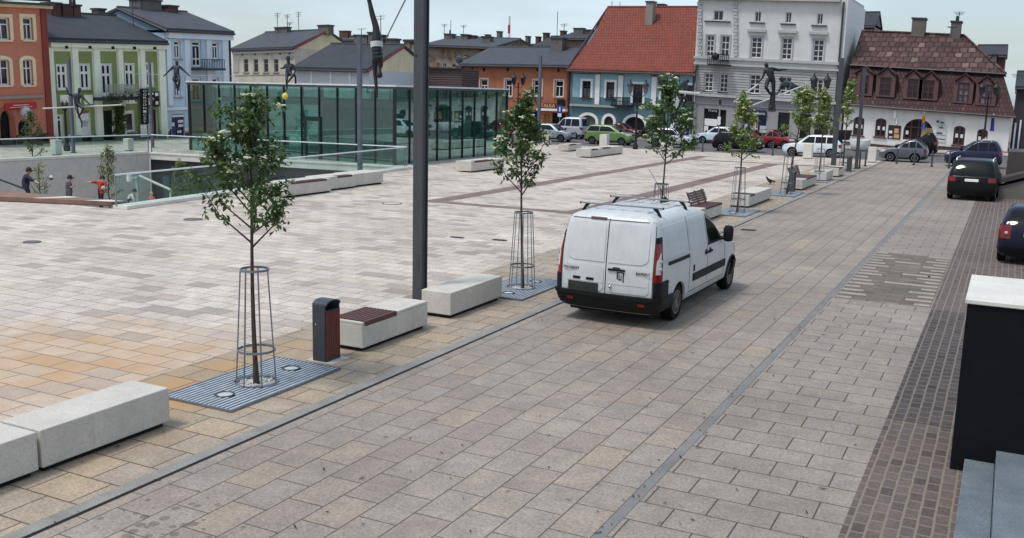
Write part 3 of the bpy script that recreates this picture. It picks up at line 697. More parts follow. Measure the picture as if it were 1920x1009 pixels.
# leaves and grit on the paving
R_ = random.Random(77); b = MB()
for i in range(260):
    x = R_.uniform(-7.3, -1.2); y = 4.5+24*R_.random()**1.6; r = R_.uniform(.006, .02); a = R_.random()*6.28; z = .022 if R_.random() < .5 else .02
    e = R_.uniform(1.2, 3.5); c_, s_ = math.cos(a), math.sin(a); P_ = [(-e*r, 0), (0, -r*.6), (e*r, 0), (0, r*.6)]
    b.add([(x+c_*u-s_*v, y+s_*u+c_*v, z+.006*R_.random()) for u, v in P_], [(0, 1, 2, 3)])
for i in range(160):
    x = R_.choice((-7.44, -3.09, -3.0, -8.5))+R_.gauss(0, .05); y = 4.5+22*R_.random()**1.4; r = R_.uniform(.005, .016); a = R_.random()*6.28
    c_, s_ = math.cos(a), math.sin(a); P_ = [(-2*r, 0), (0, -r*.7), (2*r, 0), (0, r*.7)]
    b.add([(x+c_*u-s_*v, y+s_*u+c_*v, .024) for u, v in P_], [(0, 1, 2, 3)])
tag(b.build('leaf_litter', mat('litter_brown', (52, 42, 34), .9, var=.4, sc=20)), 'small dark leaves and grit scattered over the street paving', 'leaf litter', kind='stuff')
# ------------------------------------------------------------------ trees
def leaf_mat(name, c, c2, trans=.25):
    t = NT(name); p = t.pos(); c, c2 = lin(c), lin(c2)
    n = t.noise(p, 9, 3, .6); col = t.ramp(n, [(.32, c), (.68, c2)])
    t.l(col, t.b.inputs['Base Color']); t.b.inputs['Roughness'].default_value = .5
    tr = t.add('ShaderNodeBsdfTranslucent'); t.l(col, tr.inputs['Color'])
    m = t.add('ShaderNodeMixShader'); m.inputs[0].default_value = trans
    t.l(t.b.outputs[0], m.inputs[1]); t.l(tr.outputs[0], m.inputs[2]); t.l(m.outputs[0], t.out.inputs['Surface'])
    MATS[name] = t.m; return t.m
M_LEAF = leaf_mat('rowan_leaf', (50, 74, 38), (92, 118, 58)); M_LEAF2 = leaf_mat('pale_leaf', (92, 116, 54), (138, 158, 82)); M_LEAF3 = leaf_mat('young_leaf', (88, 104, 46), (134, 140, 74))
M_BLOS = mat('blossom_cream', (214, 214, 176), .8, var=.15, sc=30)
def barkm():
    t = NT('bark'); n = t.noise(t.scale(t.pos(), (6, 6, 1.5)), 6, 5, .7)
    t.l(t.ramp(n, [(.3, lin((44, 36, 32))), (.7, lin((86, 72, 62)))]), t.b.inputs['Base Color']); t.b.inputs['Roughness'].default_value = .85; t.bump(n, .4, .006); return t.m
M_BARK = barkm()
def tree(x, y, H, zb, prof, seed, nl, leaf, label, m_leaf, nblos=0, lean=(0, 0), br=16, tr=.036, group='young rowan trees in a row along the street', name='street_tree', z0=.01, low=0.25, asym=(0, 0)):
    R = random.Random(seed)
    t = thing(name, label, 'tree', (x, y, z0), 0, group)
    def rad(z):
        for (za, ra), (zb_, rb) in zip(prof, prof[1:]):
            if za <= z <= zb_: return ra+(rb-ra)*(z-za)/(zb_-za)
        return 0.05
    b = MB(); path = []; n = 12
    for i in range(n+1):
        f = i/n; path.append((lean[0]*f + .02*math.sin(5*f+seed), lean[1]*f + .02*math.cos(4*f+seed), H*.97*f))
    b.tube(path, [tr*(1-.85*i/n)*(1.25 if i == 0 else 1) for i in range(n+1)], 8)
    def at(z):
        f = z/(H*.97)*n; i = min(n-1, int(f)); u = f-i; return Vector(path[i]).lerp(Vector(path[i+1]), u)
    tips = []
    for k in range(br):
        f = (k+.3)/br; zs = zb + (H-zb)*.82*f*.9; ang = k*2.4+R.random()
        ztip = zs + .35 + R.random()*.55
        ztip = min(ztip, H*.99); rr = rad(ztip)*(.72+.33*R.random())
        s0 = at(zs); e = at(min(ztip, H*.96)) + Vector((math.cos(ang)*rr+asym[0]*(1-f), math.sin(ang)*rr+asym[1]*(1-f), 0)); e.z = ztip
        mid = s0.lerp(e, .5) + Vector((math.cos(ang)*rr*.12, math.sin(ang)*rr*.12, -.05+.06*R.random()))
        pts = [s0, s0.lerp(mid, .55), mid, mid.lerp(e, .5)+Vector((0, 0, .03)), e]
        r0 = tr*.42*(1-.5*f); b.tube(pts, [r0, r0*.8, r0*.6, r0*.42, r0*.2], 5)
        w = 1 if f > low else .8
        for q in range(5):
            u = .3+.7*R.random(); p = mid.lerp(e, (u-.5)*2) if u > .5 else s0.lerp(mid, u*2)
            d = Vector((R.uniform(-1, 1), R.uniform(-1, 1), R.uniform(-.3, .8))).normalized()
            tp = p + d*(.10+.18*R.random())*(.5+rad(p.z)); b.tube([p, p.lerp(tp, .5)+Vector((0, 0, .015)), tp], [r0*.3, r0*.22, r0*.12], 4)
            tips.append((p, tp, w))
        tips.append((mid, e, w))
    for k in range(6): tips.append((at(H*.8), at(H*.9)+Vector((R.uniform(-.12, .12), R.uniform(-.12, .12), .1)), 1.2))
    b.build('trunk', M_BARK, t, True, local=True)
    # leaves
    c = MB(); ws = [w*(.25+(tp-p).length) for p, tp, w in tips]
    for i in range(nl):
        p, tp, w = R.choices(tips, ws)[0]
        u = R.random()**.7; q = p.lerp(tp, u)+Vector((R.gauss(0, .045), R.gauss(0, .045), R.gauss(0, .04)))
        d = Vector((R.gauss(0, 1), R.gauss(0, 1), R.gauss(-.35, .6))).normalized()
        up = Vector((R.gauss(0, .5), R.gauss(0, .5), 1)); s = d.cross(up).normalized(); nn = s.cross(d)
        L = leaf*(.7+.6*R.random()); wd = L*.27
        a0 = q; a1 = q+d*L*.5 - nn*L*.03; a2 = q+d*L - nn*L*.16
        c.add([a0, a1+s*wd+nn*L*.09, a2, a1-s*wd+nn*L*.09, a1], [(0, 4, 1), (4, 2, 1), (0, 3, 4), (4, 3, 2)])
    c.build('crown', m_leaf, t, local=True)
    if nblos:
        c = MB()
        for i in range(nblos):
            p, tp, w = R.choice([q for q in tips if q[1].z > zb+(H-zb)*.3] or tips)
            q = tp+Vector((R.gauss(0, .04), R.gauss(0, .04), .02+R.gauss(0, .02)))
            rr = leaf*(.45+.35*R.random())
            for j in range(7):
                o = Vector((R.gauss(0, rr*.5), R.gauss(0, rr*.5), R.gauss(0, rr*.16))); c.ball(q+o, rr*.34, 5, .6)
        c.build('blossom', M_BLOS, t, local=True)
    return t
PR = [(1.7, .15), (1.95, .5), (2.2, .72), (2.6, .72), (3.0, .55), (3.4, .5), (3.75, .34), (4.0, .08)]
PN = [(1.6, .1), (1.9, .3), (2.3, .5), (2.8, .46), (3.3, .36), (3.8, .22), (4.2, .05)]
T = TREES
tree(*T[0], 3.95, 1.85, PR, 3, 2500, .095, 'nearest small tree with dark leaves and cream blossom beside the litter bin', M_LEAF, 34, lean=(-.1, .05), br=24, asym=(-.12, -.05))
tree(*T[1], 4.05, 1.9, [(1.6, .1), (1.95, .5), (2.3, .72), (2.7, .62), (3.2, .5), (3.7, .34), (4.1, .08)], 8, 2300, .105, 'second small blossoming tree left of the white van', M_LEAF, 60, lean=(-.08, 0), br=22)
tree(*T[2], 4.6, 2.1, [(1.9, .3), (2.3, .9), (2.8, .85), (3.4, .7), (4.0, .55), (4.65, .1)], 5, 2300, .12, 'third blossoming tree rising above the van roof rack', M_LEAF, 50, br=20, lean=(.1, 0))
tree(*T[3], 4.25, 1.8, [(1.65, .2), (2.0, .66), (2.5, .6), (3.0, .42), (3.6, .3), (4.3, .05)], 12, 1900, .115, 'slim conical fourth tree beside the wooden backrest', M_LEAF2, 30, br=20, tr=.042)
tree(*T[4], 4.7, 2.3, [(2.1, .2), (2.6, .62), (3.3, .6), (4.0, .5), (4.8, .1)], 21, 1600, .125, 'fifth tree with a leaning trunk beside the grey bin', M_LEAF2, 26, lean=(.55, .1), br=18, tr=.045)
tree(*T[5], 4.6, 2.2, [(2.0, .2), (2.4, .65), (3.2, .5), (4.0, .4), (4.7, .1)], 31, 1500, .13, 'sixth tree in front of the rear of the white crossover', M_LEAF2, 26, br=18, tr=.045)
tree(*T[6], 5.4, 2.4, [(2.0, .2), (2.6, .4), (3.4, .36), (4.4, .34), (5.5, .1)], 41, 900, .14, 'thin farthest tree of the row between the two tall poles', M_LEAF2, 26, br=16, tr=.05)
def ctree(px, dep, ztop_px, H, prof, seed, nl, label, lean=(0, 0), m=None, name='young_tree', group='young trees inside the sunken courtyard', br=16):
    top = atD(px, ztop_px, dep); return tree(top.x, top.y, H, H*.35, prof, seed, nl, .12, label, m or M_LEAF3, 0, lean, br, .04, group, name, top.z-H, low=.0)
ctree(72, 42, 300, 3.0, [(.9, .1), (1.6, .42), (2.3, .4), (3.1, .1)], 51, 170, 'bare young tree between the crouching man and the lamp in the courtyard')
ctree(200, 41, 262, 3.9, [(.9, .1), (1.6, .45), (2.6, .42), (3.4, .24), (4., .05)], 52, 620, 'leafy young tree in the courtyard beside the person in red')
ctree(337, 43, 292, 3.6, [(.9, .1), (1.5, .5), (2.6, .5), (3.7, .12)], 53, 620, 'young tree in the courtyard in front of the dark glazing')
ctree(55, 52, 196, 4.4, [(1.2, .2), (1.9, .55), (2.8, .62), (3.6, .5), (4.5, .1)], 54, 900, 'small dark tree in front of the terracotta house', m=M_LEAF, group='trees by the left houses', name='street_tree')

# ------------------------------------------------------------------ figures grown from a skeleton
def skin_body(name, V, E, m, parent, sub=2, root=0):
    """V: name -> (Vector, radius); E: pairs"""
    keys = list(V); me = bpy.data.meshes.new(name)
    inv = _ROOT[parent.name].inverted()
    me.from_pydata([tuple(inv @ V[k][0]) for k in keys], [(keys.index(a), keys.index(b)) for a, b in E], [])
    o = bpy.data.objects.new(name, me); COL.objects.link(o); o.parent = parent; _ROOT[o.name] = _ROOT[parent.name]
    md = o.modifiers.new('skin', 'SKIN'); md.use_smooth_shade = True
    sv = me.skin_vertices[0].data
    for i, k in enumerate(keys): sv[i].radius = (V[k][1],)*2; sv[i].use_root = (i == root)
    sd_ = o.modifiers.new('sub', 'SUBSURF'); sd_.levels = sub; sd_.render_levels = sub
    realize(o); o.data.materials.clear(); o.data.materials.append(m)
    o.data.polygons.foreach_set('use_smooth', [True]*len(o.data.polygons))
    return o
def figure(dep, px, parent, m, sc=1., name='body', hands=True, zoff={}):
    """px: joint -> (x, y[, depth offset])"""
    P = {k: atD(v[0], v[1], dep+(v[2] if len(v) > 2 else 0)) for k, v in px.items()}
    r = dict(hip=.14, waist=.125, chest=.155, neck=.055, head=.085, top=.07, shl=.075, shr=.075, ell=.046, elr=.046, hal=.032, har=.032, fil=.024, fir=.024,
             hpl=.1, hpr=.1, knl=.065, knr=.065, anl=.045, anr=.045, tol=.04, tor=.04, jaw=.07)
    V = {}
    def put(k, v): V[k] = (v, r[k]*sc)
    put('hip', P['hip']); put('chest', P['chest']); put('waist', P['hip'].lerp(P['chest'], .45))
    put('neck', P['neck']); hd = P['head']; put('jaw', P['neck'].lerp(hd, .45)); put('head', hd); put('top', hd+(hd-P['neck']).normalized()*.10*sc)
    for k in ('shl', 'shr', 'ell', 'elr', 'hal', 'har', 'hpl', 'hpr', 'knl', 'knr', 'anl', 'anr', 'tol', 'tor'):
        if k in P: put(k, P[k])
    E = [('hip', 'waist'), ('waist', 'chest'), ('chest', 'neck'), ('neck', 'jaw'), ('jaw', 'head'), ('head', 'top')]
    for s in 'lr':
        for a, b in (('chest', 'sh'+s), ('sh'+s, 'el'+s), ('el'+s, 'ha'+s), ('hip', 'hp'+s), ('hp'+s, 'kn'+s), ('kn'+s, 'an'+s), ('an'+s, 'to'+s)):
            A_, B_ = (a if a in ('chest', 'hip') else a), b
            if A_ in V and B_ in V: E.append((A_, B_))
        if 'ha'+s in V:
            e, h = P['el'+s], P['ha'+s]; d = (h-e).normalized(); sd = d.cross(Vector((0, 0, 1))).normalized() if abs(d.z) < .95 else Vector((1, 0, 0))
            base = h+d*.05*sc; V['pa'+s] = (base, .034*sc); E.append(('ha'+s, 'pa'+s))
            for j, (o, L) in enumerate(((-.03, .075), (-.01, .09), (.01, .085), (.03, .065))):
                q = base+d*.02*sc+sd*o*sc; V['f%d%s' % (j, s)] = (q+d*L*sc*.7+Vector((0, 0, -.012*sc)), .009*sc); E.append(('pa'+s, 'f%d%s' % (j, s)))
            V['th'+s] = (h+d*.03*sc+sd*.06*sc, .011*sc); E.append(('ha'+s, 'th'+s))
    return skin_body(name, V, E, m, parent), P
def bronze():
    t = NT('dark_bronze'); n = t.noise(t.pos(), 7, 5, .7)
    t.l(t.ramp(n, [(.35, lin((30, 32, 36))), (.6, lin((50, 58, 62))), (.75, lin((84, 100, 102)))]), t.b.inputs['Base Color'])
    t.b.inputs['Metallic'].default_value = .35; t.b.inputs['Roughness'].default_value = .55; t.bump(n, .5, .02); return t.m
M_BRONZE = bronze(); M_BRONZE_D = mat('black_bronze', (30, 28, 28), .5, .3, .4, 6)
M_ROD = mat('pale_rod', (186, 188, 186), .5); M_CABLE = mat('steel_cable', (110, 114, 120), .5, .5)
def sculpt(label, anchor, dep): return thing('acrobat_sculpture', label, 'sculpture', tuple(atD(*anchor, dep)), 0, 'acrobat figures hung over the square')
def rod(px0, px1, d0, d1, r, label, m=None, name='balance_pole'):
    a, c = atD(*px0, d0), atD(*px1, d1); t = thing(name, label, 'pole' if 'pole' in name else 'cable', tuple(a))
    b = MB(); b.tube([a, a.lerp(c, .5), c], r, 8); b.build('rod', m or M_ROD, t, True); return t
def cable(px0, px1, d0, d1, label, sag=0., r=.012):
    a, c = atD(*px0, d0), atD(*px1, d1); b = MB(); n = 10
    pts = [a.lerp(c, i/n)-Vector((0, 0, sag*4*(i/n)*(1-i/n))) for i in range(n+1)]
    b.tube(pts, r, 5); return tag(b.build('cable', M_CABLE, loc=tuple(a)), label, 'cable')
# 1 dancer on the left
t = sculpt('dark bronze dancing figure with bent knees balancing on a white pole before the green house', (144, 200), 54)
figure(54, dict(head=(149, 168), neck=(148, 175), chest=(143.5, 181), hip=(144.5, 195.5), shl=(134.5, 178.5), ell=(128, 176.5, -.2), hal=(125, 167, -.3), shr=(151.5, 178), elr=(159.5, 187.5), har=(167, 194.6), hpl=(142.5, 197.5), knl=(145.5, 209, -.2), anl=(149, 219, 0), tol=(146, 220, -.1), hpr=(148.5, 197.5), knr=(156.5, 203.5, -.3), anr=(151.5, 214), tor=(147, 218.5, -.1)), t, M_BRONZE, 1.15)
b = MB(); b.tube([atD(149, 219, 54), atD(153.5, 231, 54), atD(153.2, 240, 54)], [.05, .045, .03], 6); b.build('support', M_BRONZE_D, t)
rod((80, 203.5), (228, 196.8), 54.2, 54.2, .04, 'long white balance pole carried by the dancing figure on the left')
# 2 figure spreading arms
t = sculpt('bronze figure with spread arms standing on a cable before the pale blue house', (332, 150), 50)
figure(50, dict(head=(331.5, 117), neck=(331.5, 123), chest=(331, 127.5), hip=(331, 143), shl=(325.5, 125), ell=(317, 133), hal=(309.5, 140.5), shr=(336.5, 125), elr=(346, 133.5), har=(353.5, 140.5), hpl=(328.5, 144), knl=(325, 148, -.35), anl=(331, 160, -.1), tol=(331, 166, -.2), hpr=(334, 144), knr=(336.5, 151, -.3), anr=(335, 164), tor=(335, 170, -.2)), t, M_BRONZE, 1.05)
cable((240, 138.5), (436, 143), 50, 50, 'thin cable that carries the figure with spread arms')
# 3 rider with a yellow ball
t = sculpt('bronze figure in a brimmed hat sitting above the glass pavilion edge', (540, 140), 50)
o, P = figure(50, dict(head=(540.5, 113), neck=(541, 119), chest=(541.5, 124), hip=(540.5, 138), shl=(535, 122.5), ell=(532, 128), hal=(528, 128, -.2), shr=(549, 122.5), elr=(554, 131), har=(551.5, 139), hpl=(538.5, 140), knl=(537.5, 148, -.5), anl=(538, 165, -.35), tol=(536, 170.5, -.5), hpr=(544, 139), knr=(549, 142.5, -.4), anr=(541, 153, -.45), tor=(538, 156, -.5)), t, M_BRONZE, 1.12)
b = MB(); h = P['head']; b.lathe(h+Vector((0, 0, .03)), [(.001, 0), (.2, .0), (.2, .02), (.11, .05), (.1, .14), (.05, .18), (.001, .19)], 14); b.build('hat', M_BRONZE, t, True)
b = MB(); b.tube([atD(551.5, 138, 50), atD(554, 146, 50), atD(554.5, 157, 50)], .05, 6); b.build('cane', M_BRONZE_D, t)
bt = atD(534.5, 180.5, 49.6); b = MB(); b.ball(tuple(bt), .15, 14, 1.15); tag(b.build('ball', mat('yellow_ball', (226, 196, 84), .5), smooth=True, loc=tuple(bt)), 'yellow ball hanging below the seated figure in front of the glass', 'ball')
# 4 upside-down diver
t = sculpt('long dark figure hanging head down from above beside the slim pole', (705, 90), 23)
V = {}
def vd(k, x, y, r, dd=0): V[k] = (atD(x, y, 23+dd), r)
vd('hip', 706, 84, .13); vd('waist', 706.5, 96, .105); vd('chest', 708, 108, .12); vd('neck', 709.5, 126, .05); vd('jaw', 710.5, 134, .065, -.05); vd('head', 711.5, 141, .085, -.08); vd('top', 712.5, 147, .06, -.08)
vd('shl', 702, 114, .07); vd('ell', 702.5, 132, .05); vd('hal', 705, 156, .045); vd('fil', 706.8, 175, .03); vd('fi2', 707, 184, .02)
vd('shr', 713, 113, .07); vd('elr', 714.5, 123, .05, .1); vd('har', 710, 133, .04, .1)
vd('kn', 705.5, 52, .085); vd('sh', 698, 27, .07); vd('an', 693.5, 6, .055); vd('to', 690.5, -6, .06); vd('to2', 692, -14, .05)
E = [('hip', 'waist'), ('waist', 'chest'), ('chest', 'neck'), ('neck', 'jaw'), ('jaw', 'head'), ('head', 'top'), ('chest', 'shl'), ('shl', 'ell'), ('ell', 'hal'), ('hal', 'fil'), ('fil', 'fi2'), ('chest', 'shr'), ('shr', 'elr'), ('elr', 'har'), ('hip', 'kn'), ('kn', 'sh'), ('sh', 'an'), ('an', 'to'), ('to', 'to2')]
skin_body('body', V, E, M_BRONZE_D, t)
b = MB(); b.tube([atD(705.8, 79, 23), atD(706.3, 89, 23)], [.15, .14], 12); b.build('waistband', M_ROD, t, True)
b = MB()
for k, (ya, yb) in enumerate(((92, 96), (99, 103), (106, 110))): b.tube([atD(706.8+k, ya, 23), atD(707+k, yb, 23)], [.128-.004*k, .125-.004*k], 10)
b.build('ribbed_vest', M_BRONZE, t, True)
cable((766, -12), (724, 72), 16, 22, 'dark cable rising from the hanging figure to the massive post', r=.014)
# 5 cloaked stilt figure
t = sculpt('dark cloaked figure leaning on a board before the blue house', (1280, 172), 46)
o, P = figure(46, dict(head=(1288, 152.5), neck=(1284, 157), chest=(1280, 163), hip=(1276, 178), shl=(1275, 160), ell=(1267, 166), hal=(1263, 171), shr=(1287, 161), elr=(1292, 170), har=(1301, 175.5), hpl=(1274, 180), knl=(1279, 189, -.3), anl=(1273, 200), tol=(1271, 204, -.1), hpr=(1280, 180), knr=(1287, 187, -.3), anr=(1282, 197), tor=(1279, 203, -.2)), t, M_BRONZE_D, 1.25)
c = MB(); pts = [atD(x, y, 46) for x, y in ((1288, 155), (1281, 152), (1271, 161), (1261, 169.5), (1276, 169.8), (1290, 169))]; nn = FF*.28
c.prism([p-nn*.6 for p in pts], nn*1.1); c.build('cloak', M_BRONZE, t, bevel=.04)
rod((1259, 171.3), (1312, 176), 45.6, 45.6, .07, 'short pale board under the cloaked figure', name='balance_pole')
# white tails below
t2 = MB(); pts = [atD(x, y, 46.5) for x, y in ((1264, 176), (1279, 182), (1273, 190), (1271, 204), (1262, 199))]; t2.prism(pts, FF*.06)
t2.build('white_cloth', M_ROD, t)
# 6 and 7 pole balancers over the grey house
t = sculpt('dark upright figure gripping a pole with one arm thrown out before the grey house', (1445, 150), 42)
figure(42, dict(head=(1437, 122.5), neck=(1438.5, 128), chest=(1443, 136), hip=(1448.5, 149), shl=(1434.5, 132), ell=(1431, 143), hal=(1425, 153, -.3), shr=(1450, 129), elr=(1460, 132), har=(1470, 130.5), hpl=(1440, 150), knl=(1436, 164, -.3), anl=(1443, 175), tol=(1446, 178, -.1), hpr=(1450, 151), knr=(1450.5, 172), anr=(1447, 196), tor=(1444, 204, -.1)), t, M_BRONZE_D, 1.15)
b = MB(); b.tube([atD(1450, 172, 42.05), atD(1448, 190, 42.05), atD(1447, 209, 42.05)], [.1, .13, .17], 8); b.build('long_trousers', M_BRONZE_D, t, True)
rod((1376, 191.5), (1428, 153), 41.7, 41.7, .034, 'pale pole gripped by the upright figure, sloping down to the left')
t = sculpt('dark figure flying face down along a pale pole before the grey house', (1500, 165), 43)
figure(43, dict(head=(1465, 149), neck=(1469, 153.5), chest=(1475, 158), hip=(1493, 167), shl=(1466.5, 158), ell=(1462.5, 167), hal=(1457.5, 175.5, -.2), shr=(1478, 154), elr=(1483, 160, -.2), har=(1481, 166, -.3), hpl=(1494, 169), knl=(1501, 181, -.2), anl=(1507, 192), tol=(1511, 195), hpr=(1500, 167), knr=(1515, 171, -.2), anr=(1529, 186), tor=(1538, 184)), t, M_BRONZE, 1.25)
rod((1395, 204), (1514, 158), 42.6, 42.6, .034, 'pale pole under the flying figure, rising to the right')
cable((1390, 201), (1401, 172), 42, 42, 'thin stay cable at the left end of the pale pole')

# ------------------------------------------------------------------ people in the courtyard
M_SKIN = mat('skin', (196, 150, 126), .6, var=.05); M_HAIR = mat('dark_hair', (34, 28, 26), .7)
M_NAVY = mat('navy_jacket', (30, 36, 58), .85, var=.2, sc=8); M_PURP = mat('mauve_coat', (82, 70, 78), .85, var=.2, sc=8); M_TROU = mat('dark_trousers', (30, 30, 36), .85); M_RED = mat('red_jacket', (158, 52, 36), .85); M_PINK = mat('coral_shirt', (206, 88, 92), .8)
def person(dep, px, label, mc, mt, sc=1., hat=None, hair=M_HAIR):
    t = thing('person', label, 'person', tuple(atD(*px['hip'][:2], dep)), 0, 'people in the sunken courtyard')
    o, P = figure(dep, px, t, mc, sc)
    # head, hands, trousers by material regions on the one body mesh
    me = o.data; me.materials.append(M_SKIN); me.materials.append(mt)
    inv = _ROOT[t.name].inverted(); nk = inv @ P['neck']; hp = inv @ P['hip']; hds = [inv @ P[k] for k in ('hal', 'har') if k in P]
    for p in me.polygons:
        c = p.center
        if c.z > nk.z+.02: p.material_index = 1
        elif any((c-h).length < .1*sc or False for h in hds): p.material_index = 1
        elif c.z < hp.z-.02 and not any((c-h).length < .3 for h in hds): p.material_index = 2
    h = P['head']; toward = (CAM-h).normalized()
    b = MB()
    b.lathe(h+Vector((0, 0, .0))-toward*.015, [(.1*sc, .0), (.108*sc, .05*sc), (.085*sc, .13*sc), (.04*sc, .165*sc), (.001, .17*sc)], 12); b.build('hair' if not hat else 'cap', hat or hair, t, True)
    if hat:
        b = MB(); b.box(h.x+.02, h.x+.2*sc, h.y-.08*sc, h.y+.08*sc, h.z+.03, h.z+.055); b.build('cap_peak', hat, t)
    f = MB(); side = RR
    fd = side*.085*sc + toward*.05   # face looks to the right of the picture
    f.ball(h+side*.1*sc+Vector((0, 0, -.015)), .016*sc, 6); f.build('nose', M_SKIN, t, True)
    f = MB(); f.ball(h+side*.075*sc+toward*.05*sc+Vector((0, 0, .01)), .012*sc, 6); f.build('eye', M_HAIR, t, True)
    f = MB(); f.ball(h+side*.082*sc+toward*.03*sc+Vector((0, 0, -.055*sc)), .016*sc, 6, .5); f.build('mouth', mat('lips', (150, 84, 78), .6), t, True)
    f = MB(); f.ball(h+toward*.085*sc+Vector((0, 0, -.005)), .024*sc, 6, 1.4); f.build('ear', M_SKIN, t, True)
    return t, P
person(38, dict(head=(54, 322), neck=(52.5, 327), chest=(49, 334), hip=(47, 348), shl=(47, 330.5, .15), ell=(55, 337, .2), hal=(65, 341, .1), shr=(51, 331, -.15), elr=(60, 337, -.25), har=(69.5, 342, -.3), hpl=(49, 350, .12), knl=(53, 362, .12), anl=(51, 382, .12), tol=(57, 384, .12), hpr=(49, 351, -.1), knr=(55, 364, -.1), anr=(52, 384, -.1), tor=(58, 386, -.1)), 'man in a navy jacket and dark cap leaning forward on the courtyard stairs', M_NAVY, M_TROU, 1.1, hat=M_HAIR)
person(38, dict(head=(131, 335.5), neck=(129.5, 341), chest=(129, 346.5), hip=(129.5, 361), shl=(126, 343.5, .1), ell=(125.5, 352, .1), hal=(132, 357, .0), shr=(131.5, 343.5, -.1), elr=(131.5, 352.5, -.15), har=(136, 350, -.2), hpl=(128, 363, .1), knl=(128, 380, .1), anl=(128, 397, .1), tol=(132, 398, .1), hpr=(131, 363, -.1), knr=(131, 380, -.1), anr=(131, 397, -.1), tor=(135, 398, -.1)), 'person in a mauve coat and dark flat cap standing in the courtyard', M_PURP, M_PURP, .98, hat=M_HAIR)
t, P = person(39, dict(head=(192, 336), neck=(191, 340), chest=(190, 343.5), hip=(188.5, 352), shl=(183, 341.5, .1), ell=(175.5, 342), hal=(167, 342), shr=(197, 342, -.1), elr=(198.5, 348, -.2), har=(193, 352, -.3), hpl=(187, 354, .1), knl=(187.5, 371, .1), anl=(187.5, 388, .1), tol=(190, 389, .1), hpr=(191, 354, -.1), knr=(191, 371, -.1), anr=(191, 388, -.1), tor=(194, 389, -.1)), 'person in a red jacket and black trousers stretching one arm to the left', M_RED, M_TROU, 1.0)
b = MB(); b.ball(tuple(atD(193.5, 352, 38.6)), .07, 8); b.build('white_bag', M_ROD, t, True)
person(46, dict(head=(252.5, 360), neck=(250.5, 364), chest=(247, 367), hip=(242, 371), shl=(249, 366, .12), ell=(251, 373, .2), hal=(253, 379, .2), shr=(247, 366, -.12), elr=(250, 372, -.25), har=(252, 378, -.3), hpl=(242, 374, .1), knl=(244, 386, .1), anl=(242, 400, .1), tol=(246, 401, .1), hpr=(242, 374, -.1), knr=(246, 386, -.1), anr=(244, 400, -.1), tor=(248, 401, -.1)), 'person in a white shirt bending forward beside the courtyard rail post', M_ROD, M_TROU, .95)
person(45, dict(head=(284, 364), neck=(284, 368.5), chest=(284, 373), hip=(284, 385), shl=(279.5, 371), ell=(276.5, 378), hal=(278, 384, -.2), shr=(288.5, 371), elr=(291.5, 378), har=(290, 384, -.2), hpl=(282, 387), knl=(282, 397), anl=(282, 408), tol=(281, 409, -.2), hpr=(286, 387), knr=(286, 397), anr=(286, 408), tor=(287, 409, -.2)), 'child with fair hair in a coral shirt behind the courtyard glass', M_PINK, M_TROU, .72, hair=mat('fair_hair', (186, 158, 120), .7))
# small bird on the paving
bp = gnd(1444, 346); t = thing('bird', 'small black and white bird pecking on the paving beyond the bench blocks', 'bird', (bp.x, bp.y, .012))
V = {}
def bd(k, dx, dz, r, dy=0): V[k] = (bp+RR*dx+Vector((0, 0, dz))+Vector((0, 0, .012))+FF*dy, r)
bd('body', 0, .17, .085); bd('rump', .12, .14, .055); bd('tail', .26, .10, .02); bd('chest', -.1, .2, .075); bd('neck', -.15, .28, .045); bd('head', -.18, .34, .05); bd('beak', -.26, .32, .01)
bd('legl', -.01, .05, .012, .03); bd('ftl', -.03, .0, .012, .03); bd('legr', .02, .05, .012, -.03); bd('ftr', .0, .0, .012, -.03)
o = skin_body('body', V, [('body', 'rump'), ('rump', 'tail'), ('body', 'chest'), ('chest', 'neck'), ('neck', 'head'), ('head', 'beak'), ('body', 'legl'), ('legl', 'ftl'), ('body', 'legr'), ('legr', 'ftr')], mat('bird_black', (26, 28, 34), .5), t)
b = MB(); b.lathe(bp+RR*.08+Vector((0, 0, .15)), [(.001, -.05), (.075, 0), (.001, .05)], 8); b.build('white_wing_patch', M_ROD, t, True)
# ------------------------------------------------------------------ vehicles
def car_paint(name, c, metal=.0, rough=.32, dirt=.0, coat=.6, spec=.5):
    t = NT(name); c = lin(c); p = t.pos(); n = t.noise(p, 3, 4); col = t.ramp(n, [(.3, tuple(x*.93 for x in c)), (.7, tuple(x*1.05 for x in c))])
    if dirt:
        o = t.add('ShaderNodeSeparateXYZ'); t.l(t.obj(), o.inputs[0])
        low = t.math('SUBTRACT', 1.0, t.math('MULTIPLY', o.outputs[2], .95), True)
        sp = t.noise(p, 55, 3, .8); f = t.math('MULTIPLY', t.math('MULTIPLY', t.ramp(sp, [(.42, (0,)*3), (.6, (1,)*3)]), low), dirt, True)
        st = t.noise(t.scale(p, (6, 6, 1.2)), 2, 5, .7); f = t.math('ADD', f, t.math('MULTIPLY', t.ramp(st, [(.5, (0,)*3), (.75, (1,)*3)]), dirt*.3), True)
        col = t.mix(f, col, lin((112, 100, 88)))
    t.l(col, t.b.inputs['Base Color']); t.b.inputs['Metallic'].default_value = metal; t.b.inputs['Roughness'].default_value = rough
    t.b.inputs['Coat Weight'].default_value = coat; t.b.inputs['Coat Roughness'].default_value = .06; t.b.inputs['Specular IOR Level'].default_value = spec
    return t.m
M_TAIL = glassy('tail_lamp', (120, 16, 16), .18); M_TAILC = glassy('clear_lamp', (190, 186, 184), .12); M_HEAD = glassy('head_lamp', (176, 184, 188), .08)
M_PLATE = mat('number_plate', (224, 224, 220), .45); M_PLATE_D = mat('dirty_plate', (40, 40, 38), .5, var=.6, sc=40)
M_SEAM = mat('panel_gap', (60, 60, 62), .8); M_TRIM = mat('black_trim', (19, 19, 21), .6, spec=.25); M_WELL = mat('wheel_well', (14, 14, 15), .9)
